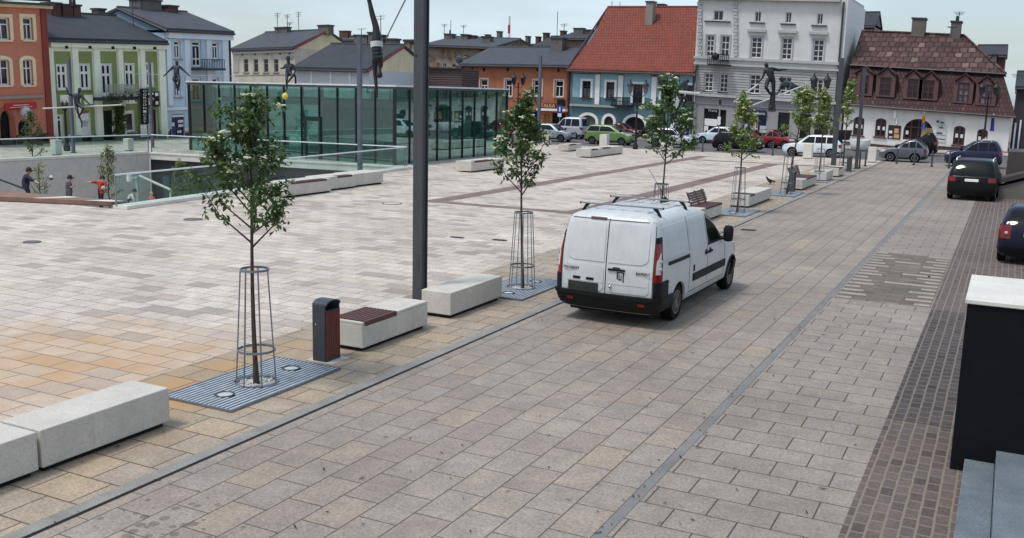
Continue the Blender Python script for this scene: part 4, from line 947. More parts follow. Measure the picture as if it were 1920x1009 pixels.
M_RED_REF = mat('reflector', (120, 26, 22), .25)
class Body:
    def __init__(s, rows, L, rc=.22, rf=.3, rb=.05, fb=.16):
        s.rows = np.array(rows, float); s.rows[:, 1] -= L/2; s.rows[:, 2] -= L/2; s.L = L; s.rc, s.rf, s.rb, s.fb = rc, rf, rb, fb
        s.z0, s.z1 = s.rows[0, 0], s.rows[-1, 0]; s._c = {}
    def par(s, z): return [np.interp(z, s.rows[:, 0], s.rows[:, k]) for k in (1, 2, 3)]
    def half(s, z):
        k = round(float(z), 4)
        if k in s._c: return s._c[k]
        yr, yf, w = s.par(z); ln = yf-yr
        rc = min(s.rc, ln*.3, w*.5); rf = min(s.rf, ln*.3, w*.5); P = []
        for i in range(5):
            x = (w-rc)*i/5; P.append((x, yr + s.rb*(x/w)**2))
        yb = yr + s.rb*((w-rc)/w)**2
        for i in range(7):
            a = PI/2*i/6; P.append((w-rc+rc*math.sin(a), yb+rc-rc*math.cos(a)))
        fbb = s.fb*((w-rf)/w)**2; ye = yf-fbb
        for i in range(1, 14):
            y = yb+rc + (ye-rf-yb-rc)*i/14; f = i/14; P.append((w*(1+.012*math.sin(PI*f)), y))
        for i in range(7):
            a = PI/2*i/6; P.append((w-rf+rf*math.cos(a), ye-rf+rf*math.sin(a)))
        for i in range(4, -1, -1):
            x = (w-rf)*i/5; P.append((x, yf - s.fb*(x/w)**2))
        P = np.array(P); s._c[k] = P; return P
    def side_x(s, y, z): P = s.half(z); return float(np.interp(y, P[5:-5, 1], P[5:-5, 0]))
    def arc(s, z, q, end, off=0.):
        P = s.half(z); P = P if end == 'rear' else P[::-1]
        d = np.hypot(*np.diff(P, axis=0).T); c = np.concatenate([[0], np.cumsum(d)])
        a = abs(q); x, y = np.interp(a, c, P[:, 0]), np.interp(a, c, P[:, 1])
        x2, y2 = np.interp(a+.02, c, P[:, 0]), np.interp(a+.02, c, P[:, 1]); x1, y1 = np.interp(max(a-.02, 0), c, P[:, 0]), np.interp(max(a-.02, 0), c, P[:, 1])
        tx, ty = x2-x1, y2-y1; l = math.hypot(tx, ty) or 1
        nx, ny = (ty/l, -tx/l) if end == 'rear' else (ty/l, -tx/l)
        if end == 'front': nx, ny = -ty/l, tx/l
        if nx < -1e-3 : nx, ny = -nx, -ny
        if abs(nx) < 1e-3: ny = -1 if end == 'rear' else 1
        x += nx*off; y += ny*off
        return (x if q >= 0 else -x), y
    def shell(s, mb, O, I):
        mb.grid(O); h, w = len(O), len(O[0])
        ring = [(0, j) for j in range(w)]+[(i, w-1) for i in range(1, h)]+[(h-1, j) for j in range(w-2, -1, -1)]+[(i, 0) for i in range(h-2, 0, -1)]
        n = len(ring); mb.add([O[i][j] for i, j in ring]+[I[i][j] for i, j in ring], [(k, (k+1) % n, n+(k+1) % n, n+k) for k in range(n)])
    def side(s, mb, z0, z1, ya, yb, sgn, off=.005, nz=6, ny=12, depth=.03):
        O, I = [], []
        for i in range(nz+1):
            z = z0+(z1-z0)*i/nz; a = ya(z) if callable(ya) else ya-s.L/2; b = yb(z) if callable(yb) else yb-s.L/2
            O.append([(sgn*(s.side_x(a+(b-a)*j/ny, z)+off), a+(b-a)*j/ny, z) for j in range(ny+1)])
            I.append([(sgn*(s.side_x(a+(b-a)*j/ny, z)-depth), a+(b-a)*j/ny, z) for j in range(ny+1)])
        s.shell(mb, O, I)
    def end(s, mb, z0, z1, qa, qb, end, off=.005, nz=6, nq=10, depth=.03, dz=0.):
        O, I = [], []
        for i in range(nz+1):
            z = z0+(z1-z0)*i/nz; a = qa(z) if callable(qa) else qa; b = qb(z) if callable(qb) else qb; ro, ri = [], []
            for j in range(nq+1):
                q = a+(b-a)*j/nq; ro.append((*s.arc(z, q, end, off), z+dz)); ri.append((*s.arc(z, q, end, -depth), z))
            O.append(ro); I.append(ri)
        s.shell(mb, O, I)
    def mesh(s):
        zs = []
        R = s.rows[:, 0]
        for a, b in zip(R, R[1:]):
            k = max(1, int((b-a)/.05)); zs += [a+(b-a)*i/k for i in range(k)]
        zs.append(R[-1]); mb = MB(); n = None
        for z in zs:
            P = s.half(z); ring = [(x, y, z) for x, y in P]+[(-x, y, z) for x, y in P[-2:0:-1]]; n = len(ring); mb.v += ring
        for i in range(len(zs)-1):
            for j in range(n): mb.f.append([i*n+j, i*n+(j+1) % n, (i+1)*n+(j+1) % n, (i+1)*n+j]); mb.mi.append(0)
        mb.f.append(list(range(n))[::-1]); mb.mi.append(0)
        t = (len(zs)-1)*n; m = len(P)
        for j in range(m-1):
            l0, l1 = (n-j) % n, n-j-1
            mb.f.append([t+j, t+j+1, t+l1, t+l0] if j else [t, t+1, t+n-1]); mb.mi.append(0)
        mb.f = [f if len(set(f)) > 2 else f for f in mb.f]
        for k in range(len(mb.f)):
            u = []
            for i in mb.f[k]:
                if i not in u: u.append(i)
            mb.f[k] = u
        keep = [(f, i) for f, i in zip(mb.f, mb.mi) if len(f) > 2]; mb.f = [f for f, _ in keep]; mb.mi = [i for _, i in keep]
        return mb
def wheel(t, x, y, R, wd, sgn, rim=M_RIM, spokes=7, steer=0.):
    b = MB(); xi, xo = x-sgn*wd, x
    pr = [(R*.6, xi), (R*.92, xi), (R, xi+sgn*wd*.2), (R, xi+sgn*wd*.8), (R*.93, xo), (R*.66, xo+sgn*.004), (R*.64, xo-sgn*.03)]
    b.lathe((0, y, R), pr, 28, 'x')
    o = b.build('wheel', M_RUBBER, t, True, local=True)
    b = MB(); b.lathe((0, y, R), [(R*.66, xo-sgn*.008), (R*.6, xo-sgn*.012), (R*.58, xo-sgn*.045), (.001, xo-sgn*.05)], 24, 'x')
    b.build('rim_dish', M_STEEL_D, o, True, local=True)
    b = MB(); b.lathe((0, y, R), [(R*.67, xo-sgn*.03), (R*.67, xo+sgn*.002), (R*.58, xo+sgn*.002), (R*.58, xo-sgn*.03)], 24, 'x'); b.cyl((xo-sgn*.04, y, R), (xo-sgn*.004, y, R), R*.2, n=10)
    for k in range(spokes):
        a = 2*PI*k/spokes; ca, sa = math.cos(a), math.sin(a); w0, w1 = R*.12, R*.09
        pts = [(y+ca*R*.12-sa*w0, R+sa*R*.12+ca*w0), (y+ca*R*.12+sa*w0, R+sa*R*.12-ca*w0), (y+ca*R*.62+sa*w1, R+sa*R*.62-ca*w1), (y+ca*R*.62-sa*w1, R+sa*R*.62+ca*w1)]
        b.prism([(xo-sgn*.03, p, q) for p, q in pts], (sgn*.022, 0, 0))
    b.build('rim', rim, o, local=True)
    return o
def cut_body(B, t, paint, wheels, R, Wd, name='body'):
    o = B.mesh().build(name, [paint, M_WELL], t, local=True)
    c = MB(); c.m = 1
    for y in wheels:
        for s in (-1, 1): c.cyl((s*(Wd-.34), y, R*.98), (s*(Wd+.3), y, R*.98), R*1.16, n=30)
    k = c.build('cutter', [paint, M_WELL], t, local=True)
    md = o.modifiers.new('arches', 'BOOLEAN'); md.operation = 'DIFFERENCE'; md.solver = 'EXACT'; md.object = k
    realize(o); bpy.data.objects.remove(k)
    me = o.data; me.polygons.foreach_set('use_smooth', [True]*len(me.polygons)); me.set_sharp_from_angle(angle=math.radians(36))
    return o
def car(name, label, cat, loc, rz, paint, L, Wd, H, hl, wsr, rr, zh, zw, R=.31, group='cars parked on the far road', fo=.82, ro=.75, splits=(.5,), rails=None, rim=M_RIM, plate=M_PLATE, rcol=M_TAIL, dark_low=True, boot=None, tail=(0, 0), plate_txt=None, rack=None, platez=None):
    W = Wd/2; t = thing(name, label, cat, loc, rz, group)
    g = H-zw
    rows = [(.2, .14, L-.14, W-.1), (.3, .05, L-.06, W-.03), (.42, .0, L-.01, W), (.58, 0, L, W), (zh-.14, .01, L-.05, W-.004), (zh-.05, .02, L-.16, W-.008), (zh+.02, .03, L-hl*.5, W-.015), (zw-.02, .05, L-hl*.95, W-.025), (zw, .055, L-hl, W-.03)]
    y_w, y_r = L-hl, .055
    if boot: y_r = boot; rows[-1] = (zw, boot*.9, L-hl, W-.03); rows[-2] = (zw-.02, .08, L-hl*.95, W-.025)
    for f in (.15, .3, .45, .6, .75, .86): rows.append((zw+g*f, y_r+rr*f**1.5, y_w-wsr*f**1.1, W-.03-.2*f**1.2))
    e = rows[-1]
    rows += [(zw+g*.93, e[1]+.06+rr*.08, e[2]-.12-wsr*.08, e[3]-.04), (zw+g*.975, e[1]+.2, e[2]-.32, e[3]-.11), (H, e[1]+.5, e[2]-.75, e[3]-.3)]
    B = Body(rows, L)
    yw = [ro-L/2, L-fo-L/2]
    cut_body(B, t, paint, yw, R, W)
    for y in yw:
        for s in (-1, 1): wheel(t, s*(W-.015), y, R, .2, s, rim)
    z0, z1 = zw+.03, zw+g*.8
    ya = lambda z: B.par(z)[0]+.2+ (0.1 if boot else 0)
    yb = lambda z: B.par(z)[1]-.2
    for s in (-1, 1):
        cuts = [0]+list(splits)+[1]
        for i in range(len(cuts)-1):
            a, c = cuts[i], cuts[i+1]
            zm_ = z0+(z1-z0)*.35; ca, cc = ya(zm_)+(yb(zm_)-ya(zm_))*a, ya(zm_)+(yb(zm_)-ya(zm_))*c
            fa = (lambda z: ya(z)+.03) if a == 0 else (lambda z, q=ca: min(max(q+.03, ya(z)+.03), yb(z)-.06))
            fc = (lambda z: yb(z)-.03) if c == 1 else (lambda z, q=cc: max(min(q-.03, yb(z)-.05), ya(z)+.05))
            b = MB(); B.side(b, z0, z1, fa, fc, s, .004, 4, 6); b.build('side_window', M_CARGLASS, t, True, local=True)
        zs = [.36+(z0-.06-.36)*k/6 for k in range(7)]
        for yy in [y_w-.1-L/2]+[(ya(z0)+(yb(z0)-ya(z0))*c) for c in splits]: b = MB(); B.side(b, .36, z0-.02, (lambda z, q=yy: q-.006), (lambda z, q=yy: q+.006), s, .002, 8, 1, .004); b.build('door_seam', M_SEAM, t, local=True)
        for c in splits:
            yy = ya(z0)+(yb(z0)-ya(z0))*c; b = MB(); B.side(b, zw-.13, zw-.09, (lambda z: yy+.06), (lambda z: yy+.22), s, .025, 2, 4, .0); b.build('door_handle', paint, t, True, local=True)
        b = MB(); ym = y_w-.12-L/2; x = B.side_x(ym, zw+.05)
        b.lathe((s*(x+.15), ym, zw+.1), [(.03, -.1), (.1, -.07), (.115, .0), (.1, .07), (.03, .1)], 10, 'z', 1., .7); b.box(min(s*(x-.03), s*(x+.1)), max(s*(x-.03), s*(x+.1)), ym-.025, ym+.025, zw+.03, zw+.08); b.build('mirror', paint if not dark_low else M_TRIM, t, True, local=True)
    # screens
    wq = lambda z: B.par(z)[2]-.09
    b = MB(); B.end(b, zw+.03, zw+g*.84, lambda z: -wq(z), lambda z: wq(z), 'front', .004, 6, 10, .02, .006); b.build('windscreen', M_CARGLASS, t, True, local=True)
    b = MB(); B.end(b, zw+(.06 if not boot else .04), zw+g*.8, lambda z: -wq(z)+.02, lambda z: wq(z)-.02, 'rear', .004, 6, 10, .02, .006); b.build('rear_window', M_CARGLASS, t, True, local=True)
    for s in (-1, 1):
        b = MB(); B.end(b, zh-.2, zh-.06, s*(W*.52), s*(W*1.22), 'front', .006, 3, 8); b.build('headlight', M_HEAD, t, True, local=True)
        tz0, tz1 = tail if tail[1] else (zw-.26, zw-.02)
        b = MB(); B.end(b, tz0, tz1, s*(W*.66), s*(W*1.1), 'rear', .008, 3, 8); b.build('tail_light', rcol, t, True, local=True)
    b = MB(); B.end(b, zh-.19, zh-.09, -W*.42, W*.42, 'front', .006, 2, 8); B.end(b, .3, .42, -W*.6, W*.6, 'front', .006, 2, 8); b.build('grille', M_TRIM, t, True, local=True)
    if dark_low:
        b = MB(); B.end(b, .24, .44, -W*1.2, W*1.2, 'rear', .012, 3, 16); b.build('rear_bumper', M_TRIM, t, True, local=True)
        for s in (-1, 1): b = MB(); B.side(b, .22, .3, (lambda z: yw[0]+R*1.2), (lambda z: yw[1]-R*1.2), s, .006, 2, 8); b.build('sill', M_TRIM, t, True, local=True)
    zp = platez or (.52 if zw < .95 else .74)
    b = MB(); B.end(b, zp, zp+.11, -.26, .26, 'rear', .014, 1, 4); b.build('number_plate', plate, t, local=True)
    b = MB(); B.end(b, .44, .55, -.26, .26, 'front', .014, 1, 4); b.build('number_plate', M_PLATE, t, local=True)
    if rails:
        for s in (-1, 1):
            e2 = B.par(zw+g*.86); x = e2[2]-.04; b = MB()
            b.tube([(s*x, e2[0]+.35, H-.07), (s*x, e2[0]+.42, H+.03), (s*x, e2[1]-.5, H+.03), (s*x, e2[1]-.4, H-.07)], .022, 6); b.build('roof_rail', rails, t, True, local=True)
    return t, B
R90 = PI/2
def far_car(name, label, cat, pxl, pxr, ybase, facing, paint, H, kind='hatch', yoff=0., W=1.75, **kw):
    """pxl, pxr: picture extent of the car's near side, ybase: wheel contact"""
    a, c = gnd(pxl, ybase[0]), gnd(pxr, ybase[1]); Y = (a.y+c.y)/2+yoff
    xa, xc = atY(pxl, ybase[0]-12, Y).x, atY(pxr, ybase[1]-12, Y).x; L = abs(xc-xa)
    K = dict(hatch=(.95, .75, .55, .86, .95), wagon=(1.0, .8, .6, .86, .95), sedan=(1.05, .8, .5, .86, .95), mpv=(.85, .95, .4, .98, 1.05), suv=(1.05, .65, .4, 1.0, 1.1), van=(.75, .8, .15, 1.05, 1.12))[kind]
    hl, wsr, rr, zh, zw = K
    rz = -R90 if facing > 0 else R90
    return car(name, label, cat, ((xa+xc)/2, Y+W/2, .006), rz, paint, L, W, H, hl, wsr, rr, zh, zw, **kw)
P_SILV = car_paint('silver_paint', (160, 168, 172), .5, .35); P_WHITE = car_paint('white_car_paint', (214, 220, 222)); P_GREEN = car_paint('light_green_paint', (112, 136, 86), .2); P_BLACK = car_paint('black_paint', (9, 9, 11), .0, .3, coat=.06, spec=.25)
P_RED = car_paint('dark_red_paint', (104, 24, 28), .3); P_RED2 = car_paint('crimson_paint', (132, 28, 30), .2); P_GREY = car_paint('grey_paint', (98, 100, 108), .5); P_NAVY = car_paint('navy_paint', (20, 28, 62), .1, coat=.2); P_PALE = car_paint('pale_blue_white_paint', (206, 220, 228))
P_NAVYB = car_paint('blue_black_paint', (12, 16, 40), .0, .3, coat=.1, spec=.3)
far_car('parked_car', 'silver hatchback facing right, half hidden behind the second tree', 'car', 985, 1068, (263, 268), 1, P_SILV, 1.48, splits=(.45,))
far_car('parked_van', 'white roofed dark windowed van parked behind the silver hatchback', 'van', 1024, 1091, (259, 262), -1, car_paint('pale_silver_paint', (190, 192, 200), .3), 1.95, 'van', splits=(.4, .68), W=1.85)
far_car('parked_car', 'light green hatchback facing right', 'car', 1093.5, 1183, (271, 273), 1, P_GREEN, 1.58, 'mpv', splits=(.42,))
far_car('parked_car', 'dark red car half hidden behind the light green hatchback', 'car', 1140, 1196, (261, 263), 1, P_RED, 1.45, yoff=1.)
far_car('parked_car', 'black car behind the white hatchback by the third tree', 'car', 1199, 1262, (265, 267), 1, P_BLACK, 1.5, yoff=1.5)
far_car('parked_car', 'silver white hatchback behind the third tree, facing right', 'car', 1211, 1302, (275, 279), 1, car_paint('silver_white_paint', (196, 202, 204), .2), 1.5, splits=(.45,))
far_car('parked_car', 'white hatchback facing left in front of the photo shop windows', 'car', 1300, 1372, (271, 273), -1, P_PALE, 1.48, yoff=2.)
far_car('parked_car', 'black hatchback with bright headlamps behind the fourth tree', 'car', 1333, 1427, (285, 285), 1, P_BLACK, 1.5)
far_car('parked_car', 'dark red saloon half hidden behind the black hatchback', 'car', 1392, 1452, (277, 279), 1, P_RED, 1.42, 'sedan', boot=.5, yoff=1.)
far_car('parked_car', 'crimson hatchback between the dark red saloon and the white crossover', 'car', 1428, 1490, (280, 282), 1, P_RED2, 1.5, yoff=1.5)
far_car('parked_car', 'white crossover with black side windows facing left', 'car', 1463, 1578, (293, 296), -1, P_WHITE, 1.54, 'wagon', splits=(.3, .62))
far_car('parked_car', 'grey estate car with silver roof rails facing left', 'car', 1645, 1738, (303, 306), -1, P_GREY, 1.5, 'wagon', splits=(.28, .62), rails=M_CHROME)
far_car('parked_car', 'black sports utility car behind the grey estate car', 'car', 1688, 1757, (293, 295), -1, P_BLACK, 1.72, 'suv', yoff=1.2, splits=(.3, .62))
far_car('parked_car', 'navy people carrier with white roof rails facing left', 'car', 1768, 1879, (312, 318), -1, P_NAVY, 1.72, 'mpv', splits=(.3, .64), rails=M_WHITE, W=1.85)
# two cars parked on the cobbles, seen from behind
car('parked_car', 'black people carrier with white roof rails parked on the cobbles, seen from behind', 'car', (-1.2, 46.9, .012), math.radians(-2), P_BLACK, 4.6, 1.86, 1.68, .9, 1.0, .42, .96, 1.02, R=.33, group='cars parked on the cobbled verge', splits=(.3, .65), rails=M_WRAIL, tail=(.78, .97), platez=.8)
t, B = car('parked_car', 'dark navy hatchback cut off by the right picture edge, parked on the cobbles', 'car', (.86, 29.25, .012), math.radians(-2), P_NAVYB, 3.9, 1.7, 1.44, .95, .8, .5, .86, .94, R=.3, group='cars parked on the cobbled verge', tail=(.66, .98), platez=.74)
# round lenses in the navy car's lamps
for s in (-1, 1):
    b = MB(); x, y = B.arc(.8, s*.66, 'rear', .012); b.ball((x, y, .8), .045, 8); b.build('lamp_lens', M_TAILC, t, True, local=True)
# white rounded shape beside the house
p = gnd(1609, 284); t = thing('bowl_planter', 'big smooth white bowl planter by the thinner dark pole', 'planter', (p.x, p.y+.8, .012))
b = MB(); b.lathe((p.x, p.y+.8, 0), [(.42, .02), (.62, .1), (.74, .3), (.79, .6), (.78, .9), (.72, .92), (.7, .84)], 28); b.build('bowl', M_WHITE, t, True)
b = MB(); b.lathe((p.x, p.y+.8, 0), [(.001, .85), (.7, .845), (.7, .82)], 20); b.build('soil', M_EARTH, t)

# ------------------------------------------------------------------ the white delivery van
LV, WV, HV = 5.15, 1.93, 1.97
P_VAN = car_paint('van_white', (202, 204, 203), 0., .42, .5, .3)
van = thing('delivery_van', 'white panel van with black bumpers and two roof bars parked across the street lane', 'van', (-6.05+.05, 15.68+LV/2, .012), math.radians(-1.5))
W2 = WV/2
rows = [(.24, .16, LV-.3, W2-.14), (.32, .07, LV-.12, W2-.04), (.44, .03, LV-.02, W2-.01), (.62, .02, LV, W2), (.85, .02, LV-.05, W2), (.98, .025, LV-.14, W2-.002), (1.06, .03, LV-.36, W2-.006), (1.12, .035, LV-.7, W2-.012), (1.18, .04, LV-1.0, W2-.02)]
for f, yr, dy, dw in ((1.3, .05, 1.14, .04), (1.42, .065, 1.3, .065), (1.54, .08, 1.48, .085), (1.66, .095, 1.68, .108), (1.75, .11, 1.86, .128), (1.82, .125, 2.06, .15), (1.88, .15, 2.3, .185), (1.93, .21, 2.6, .27), (1.958, .36, 2.9, .42), (1.97, .65, 3.2, .62)): rows.append((f, yr, LV-dy, W2-dw))
VB = Body(rows, LV, rc=.13, rf=.34, rb=.05, fb=.2)
RW = .335
wy = [1.12-LV/2, 1.12+3.42-LV/2]
cut_body(VB, van, P_VAN, wy, RW, W2)
M_CAP = mat('wheel_cap', (118, 116, 112), .5, .4, .3, 12)
for y in wy:
    for s in (-1, 1): wheel(van, s*(W2-.02), y, RW, .22, s, M_CAP, 9)
yl = lambda v: (lambda z: v-LV/2)
# rear doors: raised panels with round corners
def rear_panel(mb, x0, x1, z0, z1, r, off, nz=14, tl=True, tr=True, bl=True, br_=True):
    def lo(z):
        q = x0
        for zz, on in ((z1, tl), (z0, bl)):
            d = abs(z-zz)
            if on and d < r: q = max(q, x0 + r - math.sqrt(max(0, r*r-(r-d)**2)))
        return q
    def hi(z):
        q = x1
        for zz, on in ((z1, tr), (z0, br_)):
            d = abs(z-zz)
            if on and d < r: q = min(q, x1 - r + math.sqrt(max(0, r*r-(r-d)**2)))
        return q
    VB.end(mb, z0, z1, lo, hi, 'rear', off, nz, 8, .02)
for (x0, x1, bl, br_) in ((-.76, -.04, True, False), (.04, .76, False, True)):
    b = MB(); rear_panel(b, x0, x1, 1.12, 1.8, .13, .012, 18, True, True, bl, br_); b.build('rear_door', P_VAN, van, True, local=True)
    b = MB(); rear_panel(b, x0+ (-.03 if x0 < 0 else 0), x1+(.03 if x0 > 0 else 0), .60, 1.055, .06, .009, 10, True, True, True, True); b.build('lower_door_panel', P_VAN, van, True, local=True)
    b = MB(); rear_panel(b, x0-.0, x1+.0, .745, .775, .01, .014, 2); b.build('door_crease', P_VAN, van, True, local=True)
b = MB(); VB.end(b, .52, 1.87, -.008, .008, 'rear', .004, 20, 1, .01); VB.end(b, .52, 1.84, -.862, -.85, 'rear', .004, 18, 1, .01); VB.end(b, .52, 1.84, .85, .862, 'rear', .004, 18, 1, .01); VB.end(b, 1.845, 1.857, -.8, .8, 'rear', .006, 1, 16, .01)
b.build('door_gap', M_SEAM, van, local=True)
# tail lights
for s in (-1, 1):
    b = MB(); VB.end(b, .82, 1.5, s*.862, s*1.06, 'rear', .016, 12, 6); tl = b.build('tail_light', M_TAIL, van, True, local=True)
    b = MB(); VB.end(b, 1.5, 1.6, s*.862, s*1.055, 'rear', .017, 3, 6); b.build('lamp_cap', M_TRIM, tl, True, local=True)
    b = MB(); VB.end(b, .98, 1.34, (lambda z, s=s: s*(.9+max(0, (z-1.2))*.55)), s*.99, 'rear', .022, 8, 4); b.build('clear_lens', M_TAILC, tl, True, local=True)
    for zz in (1.07, 1.2):
        b = MB(); x, y = VB.arc(zz, s*.955, 'rear', .02); b.lathe((x, y+.012, zz), [(.001, -.02), (.034, -.014), (.04, .0), (.04, .03)], 12, 'y'); b.build('bulb', M_CHROME, tl, True, local=True)
# bumper
b = MB(); VB.end(b, .26, .56, -1.62, 1.62, 'rear', .04, 6, 40, .06); VB.end(b, .56, .84, .87, 1.35, 'rear', .03, 5, 8, .05); VB.end(b, .56, .84, -1.35, -.87, 'rear', .03, 5, 8, .05); VB.end(b, .5, .57, -1., 1., 'rear', .07, 3, 30, .06)
b.build('rear_bumper', M_TRIM, van, True, local=True)
for x in (-.72, .62):
    b = MB(); VB.end(b, .4, .45, x, x+.12, 'rear', .05, 1, 3); b.build('reflector', M_RED_REF, van, local=True)
b = MB(); VB.end(b, .58, .73, -.71, -.13, 'rear', .024, 2, 8); np_ = b.build('number_plate', M_PLATE_D, van, local=True)
for x in (-.62, -.36):
    b = MB(); VB.end(b, .775, .82, x, x+.14, 'rear', .022, 2, 4); b.build('plate_lamp', M_TRIM, van, True, local=True)
b = MB(); VB.end(b, 1.845, 1.885, -.36, -.06, 'rear', .018, 2, 6); b.build('brake_light', mat('dark_red_lamp', (70, 22, 22), .3), van, True, local=True)
b = MB(); VB.end(b, .985, 1.02, .05, .36, 'rear', .035, 2, 6); b.build('door_handle', M_TRIM, van, True, local=True)
b = MB(); rear_panel(b, .13, .27, 1.0, 1.05, .02, .02, 4); b.build('handle_recess', M_SEAM, van, True, local=True)
def rtext(txt, x, z, size, width):
    me_y = min(VB.arc(z, x-.14, 'rear', .014)[1], VB.arc(z, x+.14, 'rear', .014)[1])-.004; o = (van.matrix_basis if False else _ROOT[van.name]) @ Vector((x, me_y, z)); rm = _ROOT[van.name].to_3x3()
    return text(txt, size, M_TRIM, van, o, rm @ Vector((1, 0, 0)), Vector((0, 0, 1)), 'badge', width=width)
rtext('PEUGEOT', -.66, .965, .062, .3); rtext('EXPERT', .69, .975, .062, .26)
b = MB()
for (x0, x1, z0, z1) in ((.215, .235, .84, .97), (.215, .34, .955, .97), (.325, .345, .80, .97), (.255, .30, .83, .85), (.25, .265, .83, .93), (.29, .303, .83, .92)): VB.end(b, z0, z1, x0, x1, 'rear', .016, 1, 2, .004)
b.build('sticker', M_TRIM, van, local=True)
b = MB(); x, y = VB.arc(.69, .1, 'rear', .02); b.ball((x, y, .7), .03, 8); b.build('lock', M_CHROME, van, True, local=True)
# side
for s in (-1, 1):
    b = MB(); VB.side(b, 1.2, 1.76, .30, 1.62, s, .010, 10, 12, .02); b.build('side_panel', P_VAN, van, True, local=True)
    b = MB(); VB.side(b, 1.2, 1.78, 1.78, 2.66, s, .010, 10, 10, .02); b.build('side_panel', P_VAN, van, True, local=True)
    b = MB()
    for y0, z0, z1 in ((1.70, .42, 1.82), (2.78, .42, 1.82), (3.95, .42, 1.15)): VB.side(b, z0, z1, y0-.006, y0+.006, s, .003, 14, 1, .01)
    VB.side(b, .415, .43, 1.7, 3.95, s, .003, 1, 14, .01); b.build('door_gap', M_SEAM, van, local=True)
    b = MB(); VB.side(b, 1.085, 1.14, .55, 1.66, s, .02, 2, 8, .03); b.build('sliding_rail', M_TRIM, van, True, local=True)
    b = MB(); VB.side(b, 1.165, 1.19, .4, 1.68, s, .016, 2, 8, .03); b.build('crease', P_VAN, van, True, local=True)
    b = MB(); VB.side(b, .60, .74, 1.9, 3.98, s, .022, 3, 14, .03); b.build('rub_strip', M_TRIM, van, True, local=True)
    for y0 in (2.6, 2.86):
        b = MB(); VB.side(b, 1.02, 1.06, y0, y0+.17, s, .03, 2, 4, .03); b.build('door_handle', M_TRIM, van, True, local=True)
        b = MB(); VB.side(b, 1.0, 1.1, y0+.03, y0+.13, s, .008, 2, 4, .02); b.build('handle_recess', M_SEAM, van, True, local=True)
    yA = lambda z: LV-1.02-LV/2 - max(0, z-1.2)*1.55 - .28
    b = MB(); VB.side(b, 1.2, 1.76, 2.84, yA, s, .006, 8, 10, .02); b.build('cab_window', M_CARGLASS, van, True, local=True)
    b = MB(); VB.side(b, 1.165, 1.2, 2.82, 4.0, s, .012, 1, 10, .02); b.build('window_seal', M_TRIM, van, True, local=True)
    ym = 3.72-LV/2; x = VB.side_x(ym, 1.2)
    b = MB(); pts = []
    b.lathe((s*(x+.15), ym, 1.29), [(.03, -.16), (.1, -.14), (.115, -.02), (.115, .1), (.08, .16), (.02, .17)], 12, 'z', .9, .75); b.tube([(s*(x-.02), ym, 1.2), (s*(x+.1), ym, 1.2)], .04, 6); b.build('mirror', M_TRIM, van, True, local=True)
    b = MB(); VB.side(b, .3, .42, 1.55, 4.1, s, .008, 2, 10, .03); b.build('sill', P_VAN, van, True, local=True)
    b = MB(); VB.end(b, .8, 1.0, s*.5, s*1.15, 'front', .01, 4, 8); b.build('headlight', M_HEAD, van, True, local=True)
b = MB(); VB.side(b, .78, .9, 1.92, 1.98, 1, .012, 3, 3, .02); b.build('fuel_cap', M_TRIM, van, True, local=True)
for y0, yc in zip((wy[0], wy[1]), (0, 1)):
    for s in (-1, 1):
        b = MB(); n = 16; O, I = [], []
        for i in range(n+1):
            a = PI*(.02+.96*i/n); ro, ri = [], []
            for r in (RW*1.155, RW*1.26):
                yy, zz = y0+r*math.cos(a), RW*.98+r*math.sin(a); xx = VB.side_x(yy, max(.3, zz)); ro.append((s*(xx+.012), yy, zz)); ri.append((s*(xx-.03), yy, zz))
            O.append(ro); I.append(ri)
        VB.shell(b, O, I); b.build('wheel_arch', M_TRIM if yc else P_VAN, van, True, local=True)
b = MB(); wq = lambda z: VB.par(z)[2]-.1
VB.end(b, 1.22, 1.8, lambda z: -wq(z), lambda z: wq(z), 'front', .005, 8, 12, .02, .006); b.build('windscreen', M_CARGLASS, van, True, local=True)
b = MB(); VB.end(b, .32, .62, -1.3, 1.3, 'front', .03, 4, 24, .05); b.build('front_bumper', M_TRIM, van, True, local=True)
b = MB(); VB.end(b, .7, .84, -.45, .45, 'front', .012, 3, 8); b.build('grille', M_TRIM, van, True, local=True)
b = MB(); VB.end(b, .45, .56, -.26, .26, 'front', .045, 1, 4); b.build('number_plate', M_PLATE, van, local=True)
# roof bars and aerial
for yb_ in (.62, 2.02):
    y = yb_-LV/2;
    b = MB(); b.box(-.78, .78, y-.022, y+.022, 2.045, 2.07); rb_ = b.build('roof_bar', M_STEEL, van, bevel=.008, local=True)
    for s in (-1, 1):
        b = MB(); b.prism([(s*.6, y-.025, 2.044), (s*.68, y-.025, 2.044), (s*.745, y-.025, 1.94), (s*.765, y-.025, 1.86), (s*.715, y-.025, 1.87), (s*.69, y-.025, 1.96)], (0, .05, 0)); b.build('foot', M_TRIM, rb_, local=True)
        b = MB(); b.cyl((s*.78, y, 2.057), (s*.795, y, 2.057), .022); b.build('end_cap', M_TRIM, rb_, local=True)
b = MB()
for i in range(5): b.box(-.5+.25*i-.04, -.5+.25*i+.04, .55-LV/2, 3.0-LV/2, HV-.01, HV+.006)
b.build('roof_rib', P_VAN, van, bevel=.004, local=True)
b = MB(); ya_ = 2.62-LV/2; b.lathe((.1, ya_, HV), [(.11, -.02), (.09, .02), (.03, .07), (.012, .09)], 10); b.tube([(.1, ya_, HV+.08), (.0, ya_-.12, HV+.3), (-.14, ya_-.3, HV+.62)], [.008, .006, .004], 5); b.build('aerial', M_TRIM, van, True, local=True)
b = MB(); b.box(-.78, .78, .3-LV/2, LV-.5-LV/2, .17, .4); b.build('underbody_shade', M_WELL, van, local=True)  # underbody dropped low as a dark mass to deepen the shade below the van
